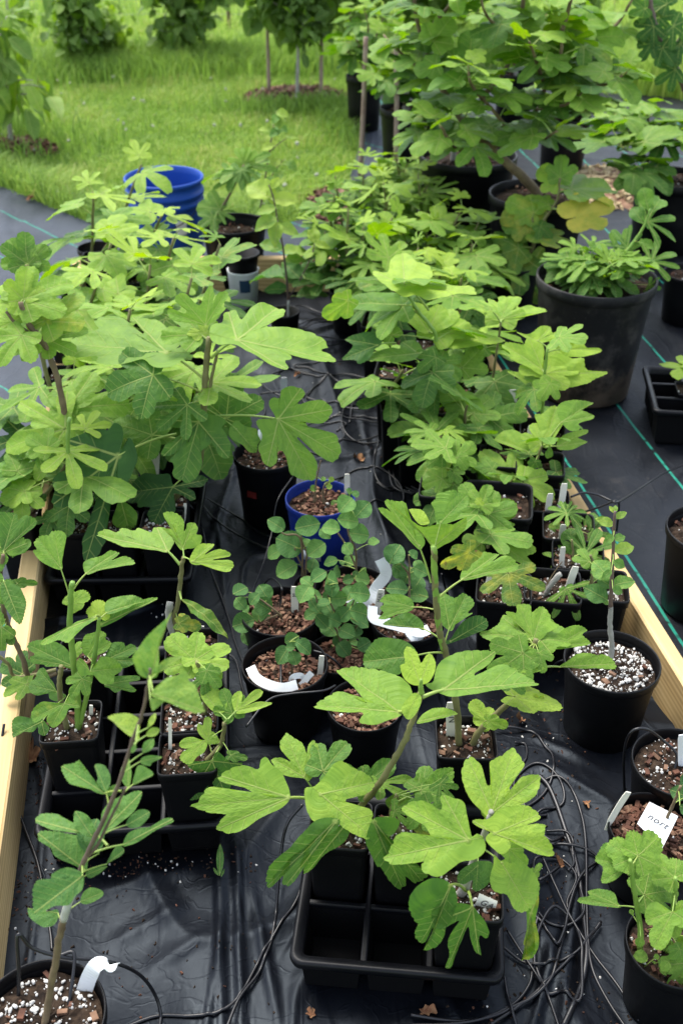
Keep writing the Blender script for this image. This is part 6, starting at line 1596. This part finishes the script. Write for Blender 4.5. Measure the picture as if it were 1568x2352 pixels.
hose('irrigation_tube', [(270, 350), (400, 350), (520, 390), (600, 470), (650, 570), (650, 700), (600, 800), (510, 870), (430, 900)], .0036, 'tube bowing round the right side of the two shoot fig pot', **K6_)
hose('irrigation_tube', [(580, 715), (680, 710), (780, 800), (850, 940), (880, 1150), (885, 1500), (895, 1800), (930, 2000), (1030, 2200), (1150, 2380)], .0036, 'longest tube running down the fabric right of the nearest tray', **K6_)
hose('irrigation_tube', [(590, 1230), (680, 1430), (760, 1600), (880, 1800), (960, 1920), (1100, 2100), (1240, 2330)], .0034, 'straight slanting tube crossing the tangle toward the lower right', **K6_)
hose('irrigation_tube', [(500, 1160), (640, 1140), (760, 1140), (880, 1170), (960, 1240), (880, 1310), (820, 1400), (770, 1550), (740, 1700), (690, 1900), (640, 2050), (520, 2170), (400, 2230), (250, 2300), (0, 2330), (-300, 2290)], .0036, 'tube looping through the tangle and out under the nearest tray', **K6_)
hose('irrigation_tube', [(320, 1830), (450, 1930), (560, 1945), (700, 1930), (820, 1860), (900, 1760), (980, 1680)], .0032, 'tube curving out past the near corner of the nearest tray', **K6_)
hose('irrigation_tube', [(560, 1600), (620, 1670), (720, 1695), (820, 1650), (870, 1560), (820, 1350), (790, 1180), (790, 1110), (740, 1050), (610, 1050)], .0032, 'hooked tube in the middle of the tangle', **K6_)
hose('irrigation_tube', [(350, 1720), (440, 1860), (540, 2010), (620, 2150), (700, 2380)], .0032, 'tube slanting from the tray corner to the bottom edge', **K6_)
hose('irrigation_tube', [(400, 450), (470, 470), (475, 560), (400, 640), (330, 700)], .0030, 'short tube loop beside the square pot of the tall fig', **K6_)
hose('irrigation_tube', [(520, 1960), (500, 2080), (400, 2210), (200, 2310), (-50, 2352), (-300, 2360)], .0034, 'tube sweeping along the bottom edge in front of the tray', **K6_)
hose('irrigation_tube', [(330, 2030), (350, 2150), (380, 2250), (420, 2380)], .003, 'tube hanging straight from the near tray corner', **K6_)
hose('irrigation_tube', [(980, 1660), (880, 1800), (700, 1980), (560, 2120), (400, 2250), (240, 2352)], .0034, 'tube crossing low in front of the near tray corner', **K6_)
hose('supply_hose', [(560, 700), (620, 780), (680, 900), (750, 1080), (800, 1220), (840, 1420), (870, 1650), (885, 1850), (860, 2050), (790, 2250), (720, 2400)], .0062, 'thick black supply hose under the tangle at right', None, 'hose', z=.0, **K6_)
hose('irrigation_tube', [(1140, 790, .0), (1134, 600, .1), (1150, 450, .2), (1200, 370, .235), (1290, 362, .235), (1390, 430, .2), (1490, 530, .175), (1475, 640, .15)], .0034, 'tube arching over the rim into the right edge pot', **K6_)
KA = dict(k=2.0, off=(0, 1682.3))
hose('irrigation_tube', [(85, 1270, .14), (88, 1100, .2), (84, 930, .26), (150, 990, .23), (280, 1030, .2), (440, 1045, .18), (560, 1070, .15), (650, 1120, .1), (710, 1200, .05), (738, 1290, .02), (735, 1400, .0)], .0036, 'tube looping over the nearest left pot and down to the fabric', **KA)
hose('irrigation_tube', [(300, 1339, .14), (325, 1200, .17), (342, 1020, .2), (280, 1022, .2)], .0036, 'short feeder tube poked into the nearest left pot', **KA)
hose('irrigation_tube', [(560, 1360), (720, 1310), (900, 1300), (1010, 1280), (1100, 1210), (1190, 1050), (1280, 900), (1370, 750), (1400, 600), (1410, 500)], .0036, 'tube curling left from behind the nearest tray', **KA)
hose('irrigation_tube', [(1390, 330, .16), (1320, 420, .13), (1290, 560, .08), (1270, 800, .02), (1250, 950, .01), (1190, 1100), (1100, 1220), (1040, 1360)], .0036, 'tube dropping from the nearest tray corner to the bottom edge', **KA)
hose('irrigation_tube', [(20, -40, .15), (10, 60, .12), (25, 180, .06), (60, 290, .02), (120, 450), (180, 620), (230, 900), (240, 1000)], .0036, 'tube bent over the left board and running down to the near pot', **KA)
KB = dict(k=2.0, off=(0, 1094.4))
hose('irrigation_tube', [(800, 90, .1), (880, 140, .1), (930, 240), (960, 400), (1020, 560), (1060, 680), (1080, 760), (1120, 860)], .0032, 'tube running along the channel beside the left trays', **KB)
hose('irrigation_tube', [(900, 80), (970, 180), (1080, 260), (1180, 310), (1280, 350)], .0032, 'tube crossing the channel toward the blue pot', **KB)
hose('irrigation_tube', [(880, 60), (1000, 130), (1100, 190), (1200, 260), (1330, 300)], .0028, 'second tube crossing the channel just behind the first', **KB)
hose('irrigation_tube', [(940, 600), (1000, 780), (1080, 840), (1110, 960), (1140, 1060)], .0032, 'tube slipping between the left tray and the white strip pot', **KB)
hose('irrigation_tube', [(1345, 0, .18), (1275, 110, .16), (1250, 250, .1), (1210, 400, .08), (1160, 530, .12), (1130, 640, .16)], .0026, 'thin tube stretched from the blue pot to the trailing shrub pot', **KB)
hose('irrigation_tube', [(1130, 1150, .17), (1230, 1030, .18), (1330, 1000, .18), (1480, 985, .18), (1540, 960, .17)], .003, 'tube lying across the front of the white strip pot', **KB)
hose('irrigation_tube', [(1290, 1030, .15), (1290, 880, .17), (1290, 820, .19)], .003, 'upright feeder tube in the white strip pot', **KB)
hose('irrigation_tube', [(1290, 640, .14), (1290, 560, .17), (1292, 510, .2), (1240, 470, .15), (1180, 540, .06)], .003, 'upright feeder tube in the trailing shrub pot', **KB)
hose('irrigation_tube', [(1440, 800, .17), (1500, 820, .17), (1560, 870, .14), (1600, 950, .06)], .003, 'tube arching from the white strip pot rim', **KB)
KC = dict(k=2.667, off=(980, 980))
hose('irrigation_tube', [(880, 430, .2), (960, 405, .2), (1050, 420, .19), (1120, 450, .19), (1170, 460, .19), (1300, 380, .12), (1440, 290, .06), (1568, 235, .02), (1700, 190)], .0036, 'tube leaving the bed over the right board', **KC)
hose('irrigation_tube', [(970, 520, .15), (1060, 490, .17), (1165, 456, .19), (1170, 540, .12), (1160, 640, .05)], .0036, 'tube bent down over the right board edge', **KC)
hose('irrigation_tube', [(630, 290, .2), (700, 285, .2), (760, 330, .2), (780, 420, .19)], .003, 'tube curling over the third row pots at right', **KC)
hose('irrigation_tube', [(510, 1040, .16), (460, 1090, .14), (420, 1160, .1), (395, 1240, .04)], .0036, 'tube dropping in front of the front left pot of the right rank', **KC)
hose('irrigation_tube', [(90, 900, .1), (110, 980, .06), (140, 1060, .02)], .0036, 'tube standing left of the right rank', **KC)
hose('irrigation_tube', [(900, 1380, .12), (860, 1420, .12), (790, 1450, .1), (740, 1524, .03)], .003, 'tube half hidden left of the perlite topped pot', **KC)
for i, (cx, cy, rx, ry) in enumerate([(1240, 1960, 70, 60), (1265, 2060, 60, 90), (1290, 2190, 60, 110), (1230, 1830, 60, 50)]):
    rg = np.random.RandomState(800 + i); ph = rg.uniform(0, 6.28); hose('irrigation_tube', [(cx + rx * (1 + .2 * rg.randn()) * math.cos(ph + a) + 8 * rg.randn(), cy + ry * (1 + .2 * rg.randn()) * math.sin(ph + a) + 8 * rg.randn()) for a in np.linspace(0, rg.uniform(5, 9), 11)], .0036, ['coil of tube in the tangle beside the right front fig', 'long coil of tube in the middle of the tangle', 'coil of tube at the bottom of the tangle', 'coil of tube at the top of the tangle by the square pot'][i], seed=i)
# coils of tube in the open middle channel
rg = np.random.RandomState(77); names = ['wide coil of tube in the middle of the channel', 'small coil of tube near the far board', 'loose coil of tube left in the channel', 'loose coil of tube right in the channel', 'tube arc beside the black red print pot', 'coil of tube under the right rank', 'flat coil of tube behind the blue pot', 'tube curve along the channel centre', 'coil of tube by the white tag', 'tube snake behind the coil in mid channel', 'tube loop at the far end of the channel']
for i, (cx, cy, rx, ry) in enumerate([(790, 900, 90, 40), (740, 760, 70, 26), (670, 880, 70, 34), (860, 960, 70, 60), (700, 1010, 90, 40), (910, 1060, 60, 70), (840, 1120, 90, 40), (780, 985, 100, 30), (650, 940, 60, 40), (800, 850, 110, 26), (690, 730, 60, 18)]):
    ph = rg.uniform(0, 6.28); pts = [(cx + rx * (1 + .12 * rg.randn()) * math.cos(ph + a) + 8 * rg.randn(), cy + ry * (1 + .12 * rg.randn()) * math.sin(ph + a) + 6 * rg.randn()) for a in np.linspace(0, rg.uniform(6.5, 11), 13)]
    hose('irrigation_tube', pts, .0034, names[i], seed=i)
for i, dx in enumerate((0, 9, 22, 34)):
    hose('irrigation_tube', [(905 + dx, 1010 + i * 4, .1), (895 + dx, 1040, .06), (893 + dx, 1080, .02), (905 + dx * 1.3, 1120), (950 + dx * 2, 1135)], .0032, ['tube hanging at the left side of the right rank, outermost of four', 'tube hanging at the left side of the right rank, second of four', 'tube hanging at the left side of the right rank, third of four', 'tube hanging at the left side of the right rank, innermost of four'][i], seed=30 + i)

# ---- plant labels
def to_mesh_obj(to):
    bpy.context.view_layer.update(); me = bpy.data.meshes.new_from_object(to.evaluated_get(bpy.context.evaluated_depsgraph_get())); o = bpy.data.objects.new('writing', me); par, mt = to.parent, to.matrix_local.copy()
    bpy.data.objects.remove(to); o.name = 'writing'; COL.objects.link(o); o.parent = par; o.matrix_local = mt
LG = 'pale plant labels stuck in the pots'
def label_stake(b, t, wpx, Y, label, text=None, mat='card', thick=.0009, name='plant_label', lean=0, tsz=.5):
    """flat stake from pixel b (in the soil) to pixel t (top); Y: depth"""
    A = Q(*b, Y); B = Q(*t, Y + lean); w = wpx / ppm(B); up = unit(B - A); face = unit(np.cross(up, np.array((0, 1., 0)))); side = unit(face - up * (face @ up)); nrm = np.cross(side, up); L = np.linalg.norm(B - A)
    if nrm @ (CAM - A) < 0: nrm = -nrm
    A = A - up * .025; L += .025; n = 9; mb = MB(); V = []
    for i in range(n):
        s = i / (n - 1); ww = w * (.35 + .65 * min(1, s * 4)) * (1 if i < n - 1 else .8); c = A + up * L * s - nrm * .004 * math.sin(s * 2.4)
        V.append([c - side * ww / 2 - nrm * thick, c + side * ww / 2 - nrm * thick, c + side * ww / 2 + nrm * thick, c - side * ww / 2 + nrm * thick])
    mb.add(np.array(V).reshape(-1, 3), grid_faces(n, 4, True)); q = V[-1]; mb.add(np.array(q), [(0, 1, 2, 3)])
    o = mb.build(name, M[mat], origin=A, smooth=False); o.location = A; tag(o, label, 'plant label', LG)
    if text:
        f = bpy.data.curves.new('writing', 'FONT'); f.body = text; f.size = w * tsz * 1.6; f.align_x = 'CENTER'; f.align_y = 'CENTER'; f.materials.append(M['ink']); f.extrude = .0001
        to = bpy.data.objects.new('writing', f); COL.objects.link(to); to.parent = o
        z = nrm; x = up; y = np.cross(z, x); m = Matrix(((x[0], y[0], z[0]), (x[1], y[1], z[1]), (x[2], y[2], z[2]))).to_4x4(); p = up * L * .72 + nrm * .0015 - nrm * .004 * math.sin(.72 * 2.4)
        m.translation = Vector(p); to.matrix_local = m; to_mesh_obj(to)
    return o
def Yat(px, py, z): return float(G(px, py, z)[1])
LS = [((1040, 1700), (1040, 1615), 32, Yat(1040, 1700, .2), 'cream label with marks beside the two shoot fig', 'NW', 'card'),
      ((1403, 1885), (1443, 1822), 15, Yat(1410, 1885, .16), 'thin pale stake inside the left rim of the bark pot', None, 'card'),
      ((1303, 1358), (1322, 1303), 17, Yat(1303, 1358, .19), 'white rounded stake in the front middle pot of the right rank', None, 'card'),
      ((1119, 1356), (1128, 1320), 16, Yat(1119, 1356, .19), 'white stake half hidden by the mottled hanging leaf', None, 'card'),
      ((1288, 1168), (1296, 1112), 15, Yat(1288, 1168, .2), 'slim white stake in the third row pot at right', None, 'card'),
      ((1258, 1172), (1264, 1135), 14, Yat(1258, 1172, .2), 'dull white stake beside the slim one in the third row pot', None, 'card'),
      ((1290, 1230), (1294, 1206), 14, Yat(1290, 1230, .2), 'short white stake under the whorl of fingered leaves', None, 'card'),
      ((1290, 1290), (1293, 1258), 12, Yat(1290, 1290, .2), 'thin stake at the left side of the second row pot', None, 'card'),
      ((1219, 1018), (1222, 978), 20, Yat(1219, 1018, .23), 'grey label standing among the right rank leaves', None, 'card'),
      ((1170, 905), (1172, 864), 21, Yat(1170, 905, .23), 'upper grey label of the two by the level leaf pair', None, 'card'),
      ((1176, 932), (1179, 896), 20, Yat(1176, 932, .23), 'lower grey label of the two by the level leaf pair', None, 'card'),
      ((797, 1142), (797, 1090), 13, Yat(797, 1142, .17), 'grey stake rising from the dark blue pot', None, 'card'),
      ((677, 1398), (676, 1349), 17, Yat(677, 1398, .17), 'cream stake in the trailing shrub pot', 'M', 'card'),
      ((868, 1400), (876, 1356), 17, Yat(868, 1400, .17), 'small cream label with letters beside the bent white tape', 'MAR', 'card'),
      ((735, 1548), (739, 1508), 13, Yat(735, 1548, .16), 'cream stake at the right rim of the white strip pot', None, 'card'),
      ((209, 1655), (209, 1622), 9, Yat(209, 1655, .2), 'slim white label in the crowded left tray pot', None, 'card'),
      ((391, 1735), (390, 1652), 8, Yat(391, 1735, .2), 'slim stake standing at the left edge of a left tray pot', None, 'card'),
      ((465, 1458), (466, 1440), 7, Yat(465, 1458, .2), 'tiny white stake beside the fingered leaf fig', None, 'card'),
      ((423, 1185), (425, 1158), 8, Yat(423, 1185, .2), 'slim stake at the right end of the tray by the left board', None, 'card'),
      ((353, 1090), (355, 1038), 24, Yat(353, 1090, .2), 'grey label in shade under the large fig', None, 'card'),
      ((652, 895), (652, 868), 15, Yat(652, 895, .02), 'small white tag lying on the fabric in mid channel', None, 'white'),
      ((1566, 1760), (1566, 1690), 18, Yat(1566, 1760, .16), 'white stake cut by the right picture edge', None, 'white')]
for q in LS: label_stake(*q[:5], text=q[5], mat=q[6])
# ---- ribbons and tags
def ribbon(name, pts, w, label, mat='white', cat='tag', text=None, thick=.0006, parent_text=None, roll=None, group=None):
    """strip along 3d points; each point (px, py, z[, twist]); w in metres"""
    P = np.array([G(p[0], p[1], p[2]) for p in pts]); c = catmull(P, 6); n = len(c); t = np.gradient(c, axis=0); t /= np.linalg.norm(t, axis=1)[:, None]
    tw = np.interp(np.linspace(0, 1, n), np.linspace(0, 1, len(pts)), [R(p[3]) if len(p) > 3 else 0 for p in pts]); V = []
    for i in range(n):
        view = unit(CAM - c[i]); s = unit(np.cross(t[i], view)); u = np.cross(s, t[i]); s, u = s * math.cos(tw[i]) + u * math.sin(tw[i]), u * math.cos(tw[i]) - s * math.sin(tw[i])
        V.append([c[i] - s * w / 2 - u * thick, c[i] + s * w / 2 - u * thick, c[i] + s * w / 2 + u * thick, c[i] - s * w / 2 + u * thick])
    mb = MB(); mb.add(np.array(V).reshape(-1, 3), grid_faces(n, 4, True)); o = mb.build(name, M[mat], origin=c[0], smooth=False); o.location = c[0]
    return tag(o, label, cat, group)
ribbon('tape_tag', [(174, 2305, .14), (190, 2285, .155), (205, 2245, .19), (220, 2220, .215, 15), (240, 2212, .22, 50), (252, 2222, .21, 80), (262, 2215, .205, 70)], .024, 'curled white tape tag leaning from the nearest left pot')
ribbon('tape_tag', [(873, 1284, .25), (886, 1318, .215, 10), (862, 1352, .185, 20), (848, 1382, .17, 10), (815, 1388, .165, 10), (793, 1382, .165, 0)], .026, 'white tape tag folded up out of the sapling pot behind the bent tape')
ribbon('tape_tag', [(856, 1392, .20, 20), (856, 1418, .185, 10), (880, 1428, .18), (930, 1442, .178), (962, 1452, .178, 0), (985, 1445, .18, 20)], .022, 'long bent white tape lying across the pot rim')
ribbon('tape_tag', [(940, 1448, .178), (955, 1466, .165), (966, 1474, .155)], .024, 'short torn white tape end beside the long bent tape')
ribbon('tape_tag', [(575, 1532, .178), (588, 1556, .176), (615, 1572, .174), (650, 1580, .172), (682, 1572, .172)], .020, 'broad white strip curved along the inside of the pot wall')
ribbon('tape_tag', [(668, 1572, .15), (672, 1556, .165), (690, 1552, .165), (700, 1562, .155), (690, 1575, .15)], .012, 'small white loop tag around the little sapling stem')
ribbon('tape_tag', [(692, 1575, .15), (706, 1556, .165), (716, 1545, .175)], .013, 'small white tag end beside the loop tag')
# written tags
def written_tag(corners, z, text, label, trot=0, tsz=.018):
    P = [G(x, y, z + dz) for x, y, dz in corners]; n = unit(np.cross(P[1] - P[0], P[3] - P[0])); n = n if n @ (CAM - P[0]) > 0 else -n
    k = 6; V = []
    for i in range(k):
        s = i / (k - 1)
        for j in range(k):
            u = j / (k - 1); V.append((P[0] * (1 - u) + P[1] * u) * (1 - s) + (P[3] * (1 - u) + P[2] * u) * s + n * .004 * math.sin(s * 3.1) * 1.0)
    V = np.array(V); mb = MB(); mb.add(V + n * .0006, grid_faces(k, k)); mb.add(V - n * .0006, grid_faces(k, k)[:, ::-1])
    o = mb.build('plant_tag', M['white'] if len(text) > 3 else M['card'], origin=P[0], smooth=False); o.location = P[0]; tag(o, label, 'plant tag')
    f = bpy.data.curves.new('writing', 'FONT'); f.body = text; f.size = tsz; f.shear = .35; f.space_character = 1.15; f.align_x = 'CENTER'; f.align_y = 'CENTER'; f.materials.append(M['ink']); f.extrude = .0002
    to = bpy.data.objects.new('writing', f); COL.objects.link(to); to.parent = o
    x = unit(P[1] - P[0]); y = np.cross(n, x); q = R(trot); x, y = x * math.cos(q) + y * math.sin(q), y * math.cos(q) - x * math.sin(q)
    m = Matrix(((x[0], y[0], n[0]), (x[1], y[1], n[1]), (x[2], y[2], n[2]))).to_4x4(); m.translation = Vector(sum(P) / 4 - P[0] + n * .0056); to.matrix_local = m; to_mesh_obj(to)
    return o
written_tag([(1490, 1842, .02), (1556, 1875, .012), (1520, 1948, -.005), (1462, 1892, .01)], .165, 'nort', 'white tag with handwritten letters lying in the bark pot', trot=-6)
written_tag([(1100, 2052, .02), (1142, 2070, .012), (1135, 2090, -.005), (1089, 2078, .0)], .215, 'GA', 'cream tag with two letters in the front right pot of the nearest tray', tsz=.014)
# white spot stuck on a leaf of the large fig
Yk = [o for o in bpy.data.objects if o.get('label', '').startswith('large fig with huge')][0].location[1] - .05
mb = MB(); pebble(mb, (0, 0, 0), .011, np.random.RandomState(3), 0); o = mb.build('paper_scrap', M['white']); o.location = Q(600, 1000, Yk); o.scale = (.75, .35, 1.7); tag(o, 'white scrap stuck to the edge of a huge fig leaf', 'scrap')
# litter on the fabric
def dry_leaf(px, py, size, label, seed, col='dead'):
    rg = np.random.RandomState(seed); mb = MB(); A = G(px, py, .016); A[2] = max(.012, bed_z(A) + .003); a = rg.uniform(0, 6.28); leaf(mb, A, A + np.array((math.cos(a), math.sin(a), .2)) * size, (0, 0, 1), rg.choice(['fig3', 'oval', 'lobe']), .4, rg.uniform(.5, .9), 0, 0, rg, 64, curl=rg.uniform(.3, 1.1), wav=5)
    o = mb.build('dry_leaf', M['dead'], origin=A); o.location = A; tag(o, label, 'dry leaf', 'dry leaf scraps on the fabric')
M['dead'] = simple('dead_leaf', (.17, .07, .035), (.32, .18, .09), .9, 60, .2)
for q in [(972, 2322, .022, 'curled brown leaf scrap at the foot of the nearest tray'), (716, 2330, .014, 'brown scrap left of the nearest tray foot'), (1198, 1652, .022, 'red brown scrap near the two shoot fig'), (1288, 1985, .018, 'red brown scrap among the tubes at right'), (1343, 1850, .014, 'tiny orange scrap on the open fabric at right'), (812, 1168, .025, 'brown scrap behind the blue pot'), (690, 858, .03, 'orange brown scrap under the right huge leaf'), (68, 1742, .04, 'brown dead leaf wedged between left board and tray'), (66, 458, .04, 'orange scrap on the left path fabric'), (650, 1455 - 40, .02, 'brown scrap among tubes in the channel'), (1512, 955, .02, 'pale scrap on the right path'), (830, 1062, .028, 'brown scrap beside the channel coils')]: dry_leaf(q[0], q[1], q[2], q[3], int(q[0]))
rg = np.random.RandomState(9); mb = MB()
for (cx, cy, sx, sy, n) in ((340, 1990, 130, 16, 22), (1300, 1980, 40, 120, 12), (1240, 2260, 120, 50, 9), (450, 1650, 50, 40, 10), (60, 2080, 50, 40, 16), (820, 1000, 120, 120, 14), (1240, 1700, 60, 60, 14), (360, 1400, 60, 10, 8)):
    for i in range(n):
        g_ = G(cx + sx * rg.randn(), cy + sy * rg.randn(), .012); g_[2] = bed_z(g_) + .001; pebble(mb, g_, rg.uniform(.0012, .003), rg, 0)
tag(mb.build('spilled_perlite', M['perlite']), 'white perlite crumbs spilled on the black fabric', 'perlite', kind='stuff')
mb = MB()
for (cx, cy, sx, sy, n) in ((340, 1985, 140, 18, 160), (1250, 1900, 90, 160, 150), (60, 2050, 40, 80, 110), (1230, 1650, 70, 50, 80), (450, 1650, 60, 60, 50), (800, 1000, 130, 140, 120), (1250, 2300, 140, 50, 70), (350, 2200, 160, 90, 60), (90, 1760, 25, 60, 90)):
    for i in range(n):
        g_ = G(cx + sx * rg.randn(), cy + sy * rg.randn(), .012); xl, xr = rail_x(g_[1])
        if not (xl < g_[0] < xr): continue
        g_[2] = bed_z(g_) + .001; q_ = rg.uniform(.0008, .0035); box(mb, g_, q_ * rg.uniform(1, 2.5), q_, q_ * .6, rg.choice([0, 0, 1]), randrot(rg))
tag(mb.build('spilled_soil', [M['soil'], M['bark']], smooth=False), 'brown soil and bark crumbs spilled on the black fabric', 'soil', kind='stuff')
# grass shoot in front of the left tray
g = G(505, 2010, .005); r = empty('grass_shoot', g, 'single green grass shoot by the front of the left tray', 'grass shoot'); P = Plant(r, float(g[1]), 600, 'apple')
P.px('''
narrow 505 2012 506 1935 f .62 w=.9 n=0 d=-.025
narrow 503 2012 488 1990 f .6 n=0 d=-.025
narrow 508 2014 516 1995 f .6 n=0 d=-.025
'''); P.done()
